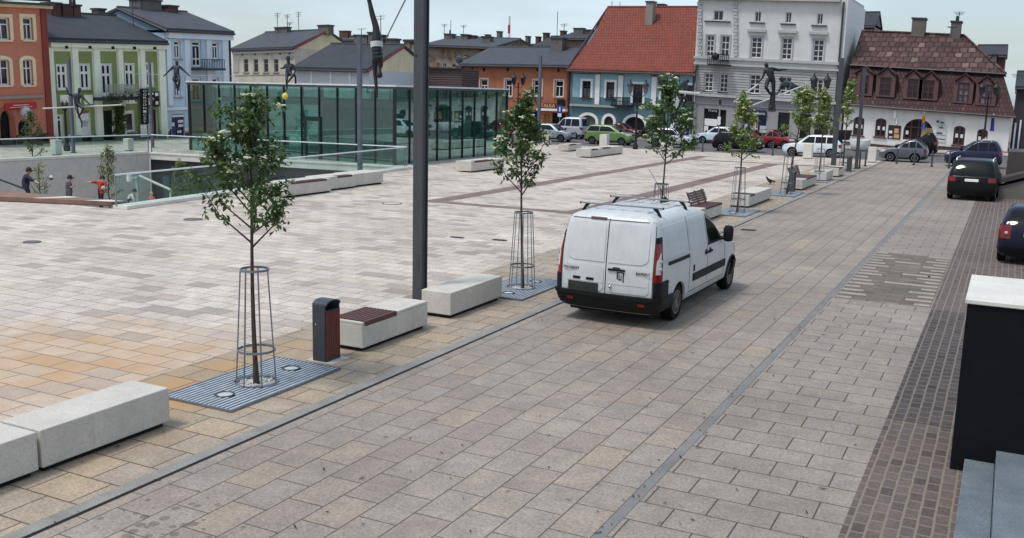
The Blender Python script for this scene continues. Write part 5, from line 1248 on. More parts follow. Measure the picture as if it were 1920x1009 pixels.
# ------------------------------------------------------------------ houses
class Fac:
    def __init__(s, p0, p1, eA=None, eB=None):
        s.p0 = Vector((p0[0], p0[1], 0)); s.u = (Vector((p1[0], p1[1], 0))-s.p0).normalized(); s.n = Vector((s.u.y, -s.u.x, 0)); s.k = 0.
        if eA:
            (sa, za), (sb, zb) = s.sz(*eA), s.sz(*eB); s.k = (zb-za)/(sb-sa)
    def sz(s, x, y, d=0.):
        r = ray(x, y); t = (s.p0+s.n*d-CAM).dot(s.n)/r.dot(s.n); p = CAM+r*t; q = (p-s.p0).dot(s.u); return q, p.z-s.k*q
    def P(s, q, z, d=0.): v = s.p0+s.u*q+s.n*d; return Vector((v.x, v.y, z+s.k*q))
    def R(s, x0, y0, x1, y1, d=0.):
        xm, ym = (x0+x1)/2, (y0+y1)/2
        return s.sz(x0, ym, d)[0], s.sz(xm, y1, d)[1], s.sz(x1, ym, d)[0], s.sz(xm, y0, d)[1]
    def perp(s, q, x, y):
        r = ray(x, y); o = s.p0+s.u*q; t = (o-CAM).dot(s.u)/r.dot(s.u); p = CAM+r*t
        return -(p-s.p0).dot(s.n), p.z-s.k*q
    def box(s, mb, s0, s1, z0, z1, d0, d1):
        mb.hexa([s.P(s0, z0, d1), s.P(s1, z0, d1), s.P(s1, z0, d0), s.P(s0, z0, d0), s.P(s0, z1, d1), s.P(s1, z1, d1), s.P(s1, z1, d0), s.P(s0, z1, d0)])
    def poly(s, mb, pts, d0, d1): mb.prism([s.P(a, b, d0) for a, b in pts], s.n*(d1-d0))
def arc_pts(s0, s1, zs, rise, n=12): c, a = (s0+s1)/2, (s1-s0)/2; return [(c-a*math.cos(PI*i/n), zs+rise*math.sin(PI*i/n)) for i in range(n+1)]
class House:
    def __init__(s, name, label, cat, f, q=0., group=None):
        s.f = f; p = f.P(q, 0); s.t = thing(name, label, cat, (p.x, p.y, 0), 0, group); s.w = []
    def win(s, x0, y0, x1, y1, **k): s.w.append((s.f.R(x0, y0, x1, y1), k)); return s.w[-1][0]
    def finish(s, m, s0, s1, z0, z1, D, front=True, name='wall'):
        f, t = s.f, s.t; b = MB()
        S = sorted({s0, s1, *[r[0] for r, _ in s.w], *[r[2] for r, _ in s.w]}); Z = sorted({z0, z1, *[r[1] for r, _ in s.w], *[r[3] for r, _ in s.w]})
        S = [v for v in S if s0 <= v <= s1]; Z = [v for v in Z if z0 <= v <= z1]
        for a, c in zip(S, S[1:]):
            for e, g in zip(Z, Z[1:]):
                mx_, mz_ = (a+c)/2, (e+g)/2
                if any(r[0] < mx_ < r[2] and r[1] < mz_ < r[3] for r, _ in s.w): continue
                b.add([f.P(a, e), f.P(c, e), f.P(c, g), f.P(a, g)], [(0, 1, 2, 3)])
        for r, k in s.w:
            e = .24; p = [(r[0], r[1]), (r[2], r[1]), (r[2], r[3]), (r[0], r[3])]
            for (a, c), (g, h) in zip(p, p[1:]+p[:1]): b.add([f.P(a, c), f.P(g, h), f.P(g, h, -e), f.P(a, c, -e)], [(0, 1, 2, 3)])
            if k.get('arch'):
                A = arc_pts(r[0], r[2], r[3]-k['arch'], k['arch']); h = len(A)//2
                for part in (A[:h+1]+[(r[0], r[3])], A[h:]+[(r[2], r[3])]):
                    b.prism([f.P(a, c, -.002) for a, c in part], -f.n*.2)
        q = [f.P(s0, z0), f.P(s1, z0), f.P(s1, z0, -D), f.P(s0, z0, -D), f.P(s0, z1), f.P(s1, z1), f.P(s1, z1, -D), f.P(s0, z1, -D)]
        b.add(q, [(1, 2, 6, 5), (2, 3, 7, 6), (3, 0, 4, 7), (4, 5, 6, 7)])
        # dark rooms behind the openings
        s.wall = b.build(name, m, t)
        for r, k in s.w: s.make(r, k)
        return s
    def make(s, r, k):
        f, t = s.f, s.t; s0, z0, s1, z1 = r; fw = k.get('fw', .075); d = k.get('d', -.14); m = k.get('m', M_WHITE)
        name = k.get('name', 'window'); b = MB(); D0, D1 = d-.06, d
        f.box(b, s0, s0+fw, z0, z1, D0, D1); f.box(b, s1-fw, s1, z0, z1, D0, D1); f.box(b, s0+fw, s1-fw, z1-fw, z1, D0, D1)
        if name == 'window' or k.get('bot', True): f.box(b, s0+fw, s1-fw, z0, z0+fw, D0, D1)
        nm = k.get('mull', 1); bw = k.get('bw', fw*.8)
        for i in range(1, nm+1):
            c = s0+(s1-s0)*i/(nm+1); f.box(b, c-bw/2, c+bw/2, z0+fw, (z1-(z1-z0)*k['mtop'] if 'mtop' in k else z1-fw), D0, D1-.004)
        for q in k.get('trans', (.33,)):
            c = z1-(z1-z0)*q; f.box(b, s0+fw, s1-fw, c-bw/2, c+bw/2, D0, D1+.004)
        w = b.build(name, m, t)
        b = MB(); f.box(b, s0, s1, z0, z1, d-.08, d-.045); b.build('pane', k.get('glass', M_GLASS), w)
        if k.get('curt'):
            b = MB(); f.box(b, s0+fw, s1-fw, z0+fw, z0+(z1-z0)*k['curt'], d-.044, d-.04); b.build('curtain', M_CURT, w)
        if k.get('sill', True):
            b = MB(); f.box(b, s0-.1, s1+.1, z0-.1, z0-.003, -.05, .12); b.build('sill', k.get('sillm', M_SILL), w)
        if k.get('sur'):
            sw, sm = k['sur']; b = MB(); p = .05
            if k.get('arch'):
                a = k['arch']; A = arc_pts(s0, s1, z1-a, a); O = arc_pts(s0-sw, s1+sw, z1-a, a+sw)
                for i in range(len(A)-1): f.poly(b, [A[i], A[i+1], O[i+1], O[i]], .004, p)
                f.box(b, s0-sw, s0-.001, z0, z1-a, .004, p); f.box(b, s1+.001, s1+sw, z0, z1-a, .004, p)
            else:
                f.box(b, s0-sw, s0-.001, z0-.002, z1+sw, .004, p); f.box(b, s1+.001, s1+sw, z0-.002, z1+sw, .004, p); f.box(b, s0-.001, s1+.001, z1+.001, z1+sw, .004, p)
            b.build('surround', sm, w)
        return w
    def part(s, name, m, rects, d0, d1, parent=None, bevel=0, px=True):
        b = MB()
        for r in rects:
            q = s.f.R(*r) if px else r; s.f.box(b, q[0], q[2], q[1], q[3], d0, d1)
            if name not in ('quoins', 'board_lines', 'sign_lettering'): o = b.build(name, m, parent or s.t, bevel=bevel); b = MB()
        return o if not b.v else b.build(name, m, parent or s.t, bevel=bevel)
    def gable(s, m, s0, s1, ze, D, zr, ov=.35, th=.22, sag=0., wallm=None, curve=0., trim=None):
        f = s.f
        def slope(sign):
            b = MB(); n = 8; up = []
            for i in range(n+1):
                u = i/n; dd = (ov*(1-u)-D*u) if sign > 0 else (-2*D-ov)*(1-u)-D*u
                zz = (ze-ov*(zr-ze)/D*.6)*(1-u)+zr*u - curve*math.sin(PI*u)
                up.append((dd, zz))
            for (d0, z0), (d1, z1) in zip(up, up[1:]):
                b.hexa([f.P(s0-.12, z0, d0), f.P(s1+.12, z0, d0), f.P(s1+.12, z1, d1), f.P(s0-.12, z1, d1), f.P(s0-.12, z0+th, d0), f.P(s1+.12, z0+th, d0), f.P(s1+.12, z1+th, d1), f.P(s0-.12, z1+th, d1)])
            return b
        b = slope(1); c = slope(-1); o = len(b.v); b.v += c.v; b.f += [[o+i for i in q] for q in c.f]; b.mi += c.mi
        s.roof = b.build('roof', m, s.t)
        for q in (s0, s1-.2):
            w = MB(); pts = [(0, ze), (-D, zr-.02), (-2*D, ze)]; w.prism([f.P(q, z, d) for d, z in pts], f.u*.2)
            w.build('gable_wall', wallm or s.wall.data.materials[0], s.t)
        g = MB(); g.tube([f.P(s0-.1, ze-ov*(zr-ze)/D*.6-.02, ov+.06), f.P(s1+.1, ze-ov*(zr-ze)/D*.6-.02, ov+.06)], .085, 8); g.build('gutter', M_GUT, s.t, True)
        if trim:
            for q in (s0-.13, s1+.13): g = MB(); g.tube([f.P(q, ze-.1, ov), f.P(q, zr+.1, -D)], .1, 6); g.build('verge', trim, s.roof)
        r = MB(); r.tube([f.P(s0-.1, zr+th, -D), f.P(s1+.1, zr+th, -D)], .12, 6); r.build('ridge', m, s.roof)
        return s.roof
    def chim(s, x0, x1, yt, yb, d, m, dep=.7, pots=0, cap=True):
        f = s.f; a, zb, c, zt = f.R(x0, yt, x1, yb, d); b = MB(); f.box(b, a, c, zb-.4, zt, d-dep, d)
        p = getattr(s, 'roof', s.t); o = b.build('chimney', m, p)
        b = MB(); f.box(b, a-.08, c+.08, zt, zt+.14, d-dep-.08, d+.08)
        for i in range(pots): q = a+(c-a)*(i+.5)/pots; b.cyl(f.P(q, zt+.14, d-dep/2), f.P(q, zt+.6, d-dep/2), .12, .1, 8)
        if cap: b.build('chimney_cap', M_GUT, o if False else p)
        return o
    def aerial(s, x, yb, yt, d, arms=3):
        f = s.f; q, zb = f.sz(x, yb, d); _, zt = f.sz(x, yt, d); b = MB(); b.cyl(f.P(q, zb-.5, d), f.P(q, zt, d), .035, n=5)
        for i in range(arms): z = zt-(zt-zb)*(.06+.1*i); b.cyl(f.P(q-.45+.08*i, z, d), f.P(q+.45-.08*i, z+.05, d), .02, n=4)
        b.build('tv_aerial', M_STEEL_D, getattr(s, 'roof', s.t))
def lettering(h, txt, x, y, hpx, wpx, m, d=.06, name='lettering', parent=None):
    f = h.f; q, z = f.sz(x, y); sz0 = abs(f.sz(x, y-hpx/2)[1]-f.sz(x, y+hpx/2)[1]); w = abs(f.sz(x-wpx/2, y)[0]-f.sz(x+wpx/2, y)[0])
    return text(txt, sz0*1.35, m, parent or h.t, f.P(q, z, d), f.u+Vector((0, 0, f.k)), Vector((0, 0, 1)), name, width=w)
M_SILL = mat('stone_sill', (150, 146, 140), .7); M_GUT = mat('zinc_gutter', (64, 64, 68), .5, .4)
def stucco(name, c, grime=.25, var=.08): return mat(name, c, .85, var=var, sc=.7, bump=.25, bsc=30, grime=grime)
def roofm(name, axis, bw, rh, stops, mortar, bump=.05, msize=.03, patch=.25, warp=.25):
    t = NT(name); p = t.pos(); sx = t.add('ShaderNodeSeparateXYZ'); t.l(p, sx.inputs[0]); cx = t.add('ShaderNodeCombineXYZ')
    wp = t.noise(p, 1.1, 3, .6); wo = t.math('MULTIPLY', t.math('SUBTRACT', wp, .5), warp)
    t.l(t.math('ADD', sx.outputs['X' if axis == 'x' else 'Y'], wo), cx.inputs[0]); t.l(t.math('ADD', t.math('MULTIPLY', sx.outputs['Z'], 1.35), wo), cx.inputs[1])
    b = t.add('ShaderNodeTexBrick', offset=.5)
    for k, x in (('Scale', 1.), ('Mortar Size', msize), ('Mortar Smooth', .4), ('Brick Width', bw), ('Row Height', rh)): b.inputs[k].default_value = x
    b.inputs['Color1'].default_value = (0, 0, 0, 1); b.inputs['Color2'].default_value = (1, 1, 1, 1); t.l(cx.outputs[0], b.inputs['Vector'])
    col = t.ramp(b.outputs['Color'], stops); n = t.noise(p, .6, 5, .65)
    col = t.mix(1., col, t.ramp(n, [(.3, (1-patch,)*3), (.7, (1+patch,)*3)]), 'MULTIPLY')
    col = t.mix(b.outputs['Fac'], col, mortar); t.l(col, t.b.inputs['Base Color']); t.b.inputs['Roughness'].default_value = .75
    h = t.math('SUBTRACT', 1, b.outputs['Fac']); t.bump(h, .8, bump); MATS[name] = t.m; return t.m
M_SLATE = mat('roof_felt', (66, 70, 76), .8, var=.18, sc=1.2, bump=.3, bsc=8, grime=.3); M_SLATE2 = mat('roof_felt_dark', (50, 54, 60), .8, var=.2, sc=.9, grime=.25)
M_TILE = roofm('red_tiles', 'x', .28, .38, [(0, sq(114, 50, 33)), (.5, sq(138, 61, 38)), (1, sq(126, 55, 36))], sq(84, 36, 26), .06, .04, .15)
M_MANS = roofm('mansard_tiles', 'x', .62, .62, [(0, sq(62, 36, 34)), (.4, sq(86, 54, 48)), (.7, sq(74, 44, 40)), (1, sq(116, 92, 84))], sq(40, 27, 26), .12, .06, .4, .5)
M_MANL = roofm('mansard_lower_tiles', 'x', .3, .5, [(0, sq(54, 27, 27)), (.5, sq(70, 36, 35)), (.8, sq(62, 32, 31)), (1, sq(92, 58, 53))], sq(40, 25, 24), .06, .04, .35, .3)
M_BRICKC = stucco('chimney_render', (104, 98, 94), .5, .2); M_BRICKD = stucco('chimney_brick', (92, 62, 56), .5, .25)
XL = -57.
# -- terracotta house, left edge
f = Fac((XL+.8, 0), (XL+.8, 1), (0, 10), (92, 14.5))
h = House('terracotta_house', 'terracotta three storey house with cream window frames at the left edge', 'house', f, f.sz(60, 200)[0], 'houses along the left side of the square')
m_cream = stucco('cream_trim', (226, 206, 170), .1)
for x0, x1 in ((-70, -52), (-10, 18), (43, 61.5)):
    h.win(x0, 33, x1, 75, mtop=.3, trans=(.3,), fw=.09, sur=(.22, m_cream), sillm=m_cream)
    h.win(x0, 111, x1, 160, mull=1, trans=(.35,), fw=.09, arch=.12, sur=(.22, m_cream), sillm=m_cream)
h.win(0, 207, 22, 282, name='doorway', m=M_TRIM, glass=M_DARK, arch=.8, sill=False, mull=0, trans=(), sur=(.25, stucco('arch_stone', (150, 92, 72))), d=-.2)
h.win(34, 224, 56, 256, m=M_TRIM, arch=.5, mull=2, trans=(.4,), glass=M_SHOP)
s0, s1 = f.sz(-130, 150)[0], f.sz(93, 150)[0]; zt = f.sz(50, 12)[1]
h.finish(stucco('terracotta', (192, 120, 96), .2), s0, s1, -1.2, zt, 9)
h.part('cornice', m_cream, [(-130, 6, 93, 11.5)], .01, .3); h.part('upper_cornice', M_GUT, [(-130, 1.5, 93, 5.8)], .01, .55)
h.part('string_course', stucco('grey_band', (160, 140, 130)), [(-130, 182, 81, 187.5)], .005, .14)
h.part('pilaster', stucco('brick_red', (132, 58, 46)), [(82, 12, 93, 280)], .004, .1)
sg = h.part('sign_board', mat('sign_red', (176, 38, 42), .5), [(7, 193, 66.5, 204.5)], .05, .12)
lettering(h, 'BAR', 36, 197, 3, 20, mat('sign_cream', (230, 190, 170), .6), .13, parent=sg) if False else h.part('sign_lettering', mat('sign_cream', (226, 168, 156), .6), [(22, 196, 52, 198), (16, 200, 58, 201.5)], .121, .125, parent=sg)
h.part('dark_base', mat('shop_dark', (58, 34, 34), .6), [(-60, 262, 30, 300)], .004, .05)
b = MB(); q, z = f.sz(35, 211); b.ball(f.P(q, z, .7), .35, 10, 1.1); b.tube([f.P(q, z+.3, .0), f.P(q, z+.4, .7)], .04, 6); b.build('hanging_sign', mat('sign_pale', (190, 186, 190), .5), h.t, True)
h.gable(M_SLATE, s0, s1, zt+.5, 5, zt+2.2, .3)
# -- green house
f = Fac((XL, 0), (XL, 1), (92, 82), (310, 87))
h = House('green_house', 'pale green two storey house with white arched windows and a balcony', 'house', f, f.sz(200, 200)[0], 'houses along the left side of the square')
m_gw = stucco('green_white', (230, 234, 214), .1); m_gr = stucco('moss_green', (128, 142, 88), .2)
for i, (x0, y0, x1, y1) in enumerate(((106, 120, 127, 169), (149.5, 119, 169.5, 168), (190, 119, 210.5, 178), (234, 118, 253, 166), (273.5, 117, 288, 163))): h.win(x0, y0, x1, y1, mull=1, trans=(.36,), fw=.16, arch=.16, sillm=m_gr if i != 2 else m_gw, d=-.08, bw=.17)
h.win(104, 214, 120, 268, name='door', m=M_WHITE, mull=0, trans=(.2,), fw=.16, glass=M_SHOP, sill=False)
h.win(152, 208, 170, 254, mull=0, trans=(.22, .42), glass=mat('poster_pale', (186, 196, 196), .5), fw=.1)
h.win(192, 207, 215.5, 254, name='doorway', m=mat('door_green', (36, 62, 46), .5), glass=mat('door_green_dark', (22, 40, 32), .4), mull=1, trans=(), sill=False, d=-.3)
h.win(234, 206, 253, 247, mull=0, trans=(.16,), glass=M_SHOP, fw=.12)
h.win(272.5, 213, 283, 256, name='door', mull=0, trans=(.1,), fw=.14, glass=M_SHOP, sill=False)
h.win(285.5, 205, 295, 258, name='door', m=mat('door_maroon', (88, 40, 46), .5), glass=mat('door_maroon2', (70, 34, 40), .5), mull=0, trans=(), sill=False)
s0, s1 = f.sz(90, 180)[0], f.sz(310.5, 180)[0]; zt = f.sz(200, 80)[1]
h.finish(m_gw, s0, s1, -1.2, zt, 9)
# recessed green fields are thin raised white piers instead: piers stand proud of the green field
rects = []
GB = [(103.5, 136), (149, 175.5), (189.5, 221), (232.5, 261), (271.5, 297)]
b = MB(); Wn = [r for r, _ in h.w]
def field(x0, x1, y0, y1, d=.012):
    q = f.R(x0, y0, x1, y1); S = sorted({q[0], q[2], *[v for r in Wn for v in (r[0], r[2]) if q[0] < v < q[2]]}); Z = sorted({q[1], q[3], *[v for r in Wn for v in (r[1], r[3]) if q[1] < v < q[3]]})
    for a, c in zip(S, S[1:]):
        for e, g in zip(Z, Z[1:]):
            if not any(r[0]-.01 < (a+c)/2 < r[2]+.01 and r[1]-.01 < (e+g)/2 < r[3]+.01 for r in Wn): f.box(b, a, c, e, g, .003, d)
for x0, x1 in GB: b = MB(); field(x0, x1, 96.5, 253); b.build('green_field', m_gr, h.t)
h.part('pier', m_gw, [(91, 89, 102.5, 268), (137, 89, 148, 254), (176.5, 89, 188.5, 254), (222, 89, 231.5, 254), (262, 89, 270.5, 166), (298, 89, 310, 262)], .004, .14)
h.part('cornice', m_gw, [(90, 80, 311, 90)], .004, .3)
h.part('parapet_panel', m_gw, [(112, 178, 130, 195.5), (157, 178, 173, 195.5), (234, 175, 256, 194.5)], .013, .06)
h.part('attic_vent', M_DARK, [(116, 86, 122, 91.5), (160, 86, 166, 91.5), (203, 87, 209, 92.5), (243.5, 87.5, 249.5, 93), (281.5, 88, 287.5, 93)], .301, .31)
h.part('plinth', stucco('plinth_grey', (110, 118, 96), .4), [(91, 255, 103, 275), (121, 255, 151, 275), (171, 254, 191, 275), (216, 252, 271, 272), (296, 252, 310, 270)], .004, .17)
sb = h.part('dark_sign', M_TRIM, [(273, 172, 295, 199.5)], .16, .2)
h.part('sign_notice', M_WHITE, [(274, 174, 284, 177.5), (275, 189, 279.5, 197), (287, 174, 293, 180), (288, 190, 293, 196)], .201, .21, sb); h.part('sign_notice', mat('tan_notice', (196, 150, 100), .6), [(273.5, 183.5, 285, 188)], .201, .21, sb)
sb = h.part('hanging_sign', M_TRIM, [(259.5, 166, 272.5, 232.5)], .2, .3)
for i, ch in enumerate('OGRODNICZY'): lettering(h, ch, 265.8, 171+i*6.35, 4.6, 6.0, M_WHITE, .305, 'letter', sb)
h.part('white_notice', M_WHITE, [(259.5, 233.5, 271.5, 257)], .18, .24); h.part('shop_notice', mat('notice_red', (196, 70, 60), .6), [(153, 208.5, 169, 211)], -.08, -.05); h.part('shop_notice', M_WHITE, [(235, 207.5, 249, 212.5), (153, 213, 167, 226), (152.5, 237, 167, 254)], -.08, -.04)
bl = h.part('balcony', M_GUT, [(174, 181.5, 238, 187.5)], .02, 1.3)
b = MB(); q = f.R(176, 158, 236, 181)
for i in range(22): a = q[0]+(q[2]-q[0])*i/21; f.box(b, a-.02, a+.02, q[1], q[3], 1.2, 1.24)
for z in np.linspace(q[1], q[3], 5): f.box(b, q[0], q[2], z-.02, z+.02, 1.241, 1.26)
b.build('railing', mat('railing_pale', (150, 156, 146), .5), bl)
b = MB(); R_ = random.Random(5)
for i in range(170):
    a = f.P(q[0]+R_.random()*(q[2]-q[0]), q[1]-.35+R_.random()*.5+.2*R_.random(), 1.3+R_.random()*.2); d = Vector((R_.gauss(0, 1), R_.gauss(0, 1), R_.gauss(0, .6)))*.12; s_ = Vector((R_.gauss(0, 1), R_.gauss(0, 1), R_.gauss(0, 1)))*.1; b.add([a, a+d, a+s_], [(0, 1, 2)])
b.build('balcony_flowers', mat('dry_plants', (40, 46, 36), .9), bl)
h.gable(M_SLATE2, s0, s1, zt+.1, *f.perp(s1, 215, 35), .35)
h.chim(97, 115, 8, 38, -4.2, M_BRICKD, 1.); h.chim(118, 137, 11, 35, -4.2, M_BRICKD, 1.); h.chim(139, 152, 12, 34, -4.2, M_BRICKD, 1., 2)
# ivy on the pier by the dark door
iv = MB(); R_ = random.Random(9)
for i in range(520):
    x = 216+R_.gauss(0, 3.2)+ (R_.random()*8); y = 198+R_.random()**1.2*52; a = f.P(*f.sz(x, y), .18+.2*R_.random()); d = Vector((R_.gauss(0, 1), R_.gauss(0, 1), R_.gauss(-.4, .6)))*.11; s_ = Vector((R_.gauss(0, 1), R_.gauss(0, 1), R_.gauss(0, 1)))*.08; iv.add([a, a+d-s_*.5, a+d*1.6, a+d+s_], [(0, 1, 2, 3)])
p = f.P(f.sz(220, 250)[0], 0, .3); tag(iv.build('climbing_ivy', M_LEAF, loc=(p.x, p.y, 0)), 'climbing plant on the pier right of the dark green door', 'climbing plant')
# -- pale blue house
f = Fac((XL-.2, 0), (XL-.2, 1), (312, 66), (432, 71))
h = House('pale_blue_house', 'pale blue narrow three storey house with white pilasters and grey gable roof', 'house', f, f.sz(370, 200)[0], 'houses along the left side of the square')
for x0, x1, ys in ((327, 339, (76, 110, 145, 182)), (361, 378, (77, 125, 146, 190)), (398.5, 410.5, (79, 111, 146, 183))):
    h.win(x0, ys[0], x1, ys[1], mtop=.26, trans=(.26,) if x0 != 361 else (.18, .7), fw=.13, bw=.1); h.win(x0, ys[2], x1, ys[3], mtop=.3, trans=(.3,), fw=.13, bw=.1)
h.win(322.5, 214, 346.5, 263, name='shop_door', m=mat('door_navy', (36, 44, 92), .4), mull=1, trans=(.12, .62), glass=glassy('navy_glass', (34, 40, 84), .15), sill=False, fw=.14)
s0, s1 = f.sz(311.5, 150)[0], f.sz(433, 150)[0]; zt = f.sz(370, 64)[1]
m_pb = stucco('pale_blue', (184, 200, 216), .12); m_pw = stucco('bluish_white', (216, 224, 232), .1)
h.finish(m_pb, s0, s1, -1., zt, 10)
h.part('pilaster', m_pw, [(312, 74, 320.5, 198), (346.5, 74, 356, 198), (387.5, 74, 396, 198), (417, 74, 428, 198)], .004, .12)
h.part('cornice', m_pw, [(311, 62, 433, 73.5)], .004, .3); h.part('string_course', m_pw, [(311, 199, 433, 204.5)], .004, .16)
h.part('sign_board', M_WHITE, [(323, 215.5, 345, 219.5)], -.06, .0); h.part('poster', M_WHITE, [(335, 225, 345, 230), (336, 233, 345, 238), (334, 245, 342, 249), (323.5, 230, 328.5, 237)], -.1, -.08); h.part('downpipe', M_GUT, [(430, 74, 432, 240)], .004, .16)
bl = h.part('balcony', M_GUT, [(357, 128, 404, 132)], .02, 1.1)
b = MB(); q = f.R(358, 111, 402, 128)
for i in range(15): a = q[0]+(q[2]-q[0])*i/14; f.box(b, a-.018, a+.018, q[1], q[3], 1.03, 1.06)
f.box(b, q[0], q[2], q[3]-.04, q[3], 1.061, 1.09); b.build('railing', M_BLACK, bl)
D, zr = f.perp(s0, 222, 14); h.gable(M_SLATE, s0, s1, zt+.2, D, zr-.2, .4, wallm=stucco('grey_blue_gable', (132, 150, 166), .3), trim=M_GUT)
h.chim(263, 303, 2, 22, -D*.95, M_BRICKC, 1.2); h.chim(315, 334, 13, 20, -D*.9, M_BRICKD); h.chim(184, 198, 19, 32, -D*1.2, M_BRICKC); h.aerial(250, 45, -8, -D*.5, 2)
# -- cream house and dark roofed house behind the pavilion
def back_house(name, label, Y, xl, xr, yel, yer, rl, wallm, roof_m, gabm, ybase=170, **k):
    a, c = atY(xl, yel, Y), atY(xr, yer, Y); f = Fac((a.x, Y), (c.x, Y), (xl, yel), (xr, yer)); f.p0 = Vector((a.x, Y, 0))
    h = House(name, label, 'house', f, f.sz((xl+xr)/2, 120)[0], 'houses behind the pavilion'); s0, s1 = f.sz(xl, yel)[0], f.sz(xr, yer)[0]; zt = f.sz((xl+xr)/2, (yel+yer)/2)[1]
    D, zr = f.perp(s1, *rl); return h, f, s0, s1, zt, D, zr
h, f, s0, s1, zt, D, zr = back_house('cream_house', 'cream two storey house with a pale gable and four small windows behind the pavilion', 82, 436, 553, 94, 90, (613.5, 59.5), None, None, None)
for x0, x1 in ((457, 465.5), (475.5, 484), (494.5, 503), (513.5, 522)): h.win(x0, 111, x1, 135.5, mull=0, trans=(.35,), fw=.06, m=mat('grey_frame', (170, 166, 160), .6), sillm=M_SILL)
mc = stucco('old_cream', (198, 188, 172), .45, .1)
h.finish(mc, s0, s1, -1, zt, 2*D); h.part('cornice', stucco('pale_cornice', (206, 198, 186), .3), [(437, 94, 553, 100)], .004, .2); h.part('blind_panel', stucco('grey_panel', (176, 168, 156), .3), [(438, 112, 448, 136), (527, 105, 551, 110), (440, 139, 550, 141)], .004, .05); h.part('vent', M_DARK, [(453, 101.5, 456, 104), (477, 101, 480, 103.5), (500, 100.5, 503, 103), (524, 100, 527, 102.5), (541, 99.5, 544, 102)], .004, .03)
h.gable(M_SLATE, s0, s1, zt, D, zr, .35, wallm=stucco('cream_gable', (220, 208, 172), .2), trim=mat('red_verge', (120, 50, 44), .6))
h.chim(515, 538, 53, 62, -D*.9, M_BRICKC); h.chim(596, 615, 49, 58, -D*.9, M_BRICKC, 1); 
for x, a, c in ((520.5, 56, 24), (539, 54, 27), (560, 58, 22), (543, 60, 42)): h.aerial(x, a, c, -D*.9)
h, f, s0, s1, zt, D, zr = back_house('dark_roofed_house', 'low house with a black felt roof, cream gable and pale panel wall behind the pavilion', 66, 555, 692, 128, 132, (756, 89), None, None, None)
mp = NT('pale_panels'); br_ = mp.add('ShaderNodeTexWave', wave_type='BANDS', bands_direction='X'); br_.inputs['Scale'].default_value = 3.2; mp.l(mp.pos(), br_.inputs['Vector']); mp.l(mp.ramp(br_.outputs[0], [(.0, lin((170, 176, 182))), (1, lin((206, 210, 214)))]), mp.b.inputs['Base Color']); mp.b.inputs['Roughness'].default_value = .6
h.finish(mp.m, s0, s1, -1, zt, 2*D); h.part('panel_post', M_WHITE, [(583, 131, 586, 170), (619, 131, 622, 170), (655, 131, 658, 170)], .004, .08)
h.gable(M_SLATE2, s0, s1, zt, D, zr, .4, wallm=stucco('cream_gable2', (216, 202, 174), .3), trim=mat('red_verge2', (112, 44, 40), .6))
h.chim(664, 688, 68, 84, -D*.98, M_BRICKC, 1); h.chim(690, 702, 63, 82, -D*.98, M_BRICKC); h.aerial(714, 80, 28, -D*.98, 2); h.aerial(678, 70, 54, -D, 1)
for x0, x1, yt in ((703, 718, 68), (722, 742, 75)): h.chim(x0, x1, yt, 84, -D*1.05, M_BRICKC)
# tan chimney block and timber shed, rubble building
f = Fac((atY(735, 130, 74).x, 74), (atY(866, 130, 74).x, 74), (735, 127), (866, 129))
h = House('timber_shed', 'dark brown boarded shed between the cream gable and the orange house', 'shed', f, f.sz(800, 150)[0])
s0, s1 = f.sz(732, 140)[0], f.sz(866, 140)[0]; zt = f.sz(800, 128)[1]
tm = NT('brown_boards'); wv = tm.add('ShaderNodeTexWave', wave_type='BANDS', bands_direction='Z'); wv.inputs['Scale'].default_value = 1.6; wv.inputs['Distortion'].default_value = .3; tm.l(tm.pos(), wv.inputs['Vector']); tm.l(tm.ramp(wv.outputs[0], [(.0, lin((40, 32, 34))), (.25, lin((78, 62, 62))), (1, lin((84, 68, 66)))]), tm.b.inputs['Base Color']); tm.b.inputs['Roughness'].default_value = .7; tm.bump(wv.outputs[0], .6, .04)
h.finish(tm.m, s0, s1, -1, zt, 3); h.part('eaves_board', M_GUT, [(732, 126, 866, 128.5)], -.0+.004, .2)
tc = thing('tan_chimney_block', 'broad tan rendered chimney block beside the cream gable', 'chimney', (f.P(f.sz(766, 120)[0], 0).x, 78, 0))
f2 = Fac((0, 78), (1, 78)); b = MB(); q = f2.R(757, 78, 768, 128); f2.box(b, q[0], q[2], 0, q[3], -1.4, 0); b.build('stack', stucco('tan_render', (132, 116, 98), .5), tc); q = f2.R(768, 84, 776, 128); b = MB(); f2.box(b, q[0]+.003, q[2]+.3, 0, q[3], -1.6, -.2); b.build('side_stack', stucco('cream_render', (180, 168, 140), .5), tc); b = MB(); q = f2.R(756, 74, 776, 78.5); f2.box(b, q[0], q[2], q[1]+.003, q[3], -1.7, .1); b.build('cap', M_GUT, tc)
f = Fac((0, 104), (1, 104), (806, 90), (905, 94))
h = House('rubble_house', 'old rubble stone building with a shallow felt roof behind the boarded shed', 'house', f, f.sz(850, 110)[0])
s0, s1 = f.sz(796, 100)[0], f.sz(925, 100)[0]; zt = f.sz(850, 88)[1]
rub = NT('rubble_stone'); vo = rub.add('ShaderNodeTexVoronoi'); vo.inputs['Scale'].default_value = 2.6; rub.l(rub.pos(), vo.inputs['Vector']); sc_ = rub.add('ShaderNodeSeparateColor'); rub.l(vo.outputs['Color'], sc_.inputs[0]); rub.l(rub.mix(rub.ramp(rub.noise(rub.pos(), .7, 4), [(.45, (0,)*3), (.6, (1,)*3)]), rub.ramp(sc_.outputs[0], [(0, lin((84, 70, 60))), (.4, lin((128, 108, 92))), (.7, lin((112, 82, 70))), (1, lin((150, 134, 116)))]), lin((132, 122, 110))), rub.b.inputs['Base Color']); rub.b.inputs['Roughness'].default_value = .9; rub.bump(vo.outputs['Distance'], .5, .06)
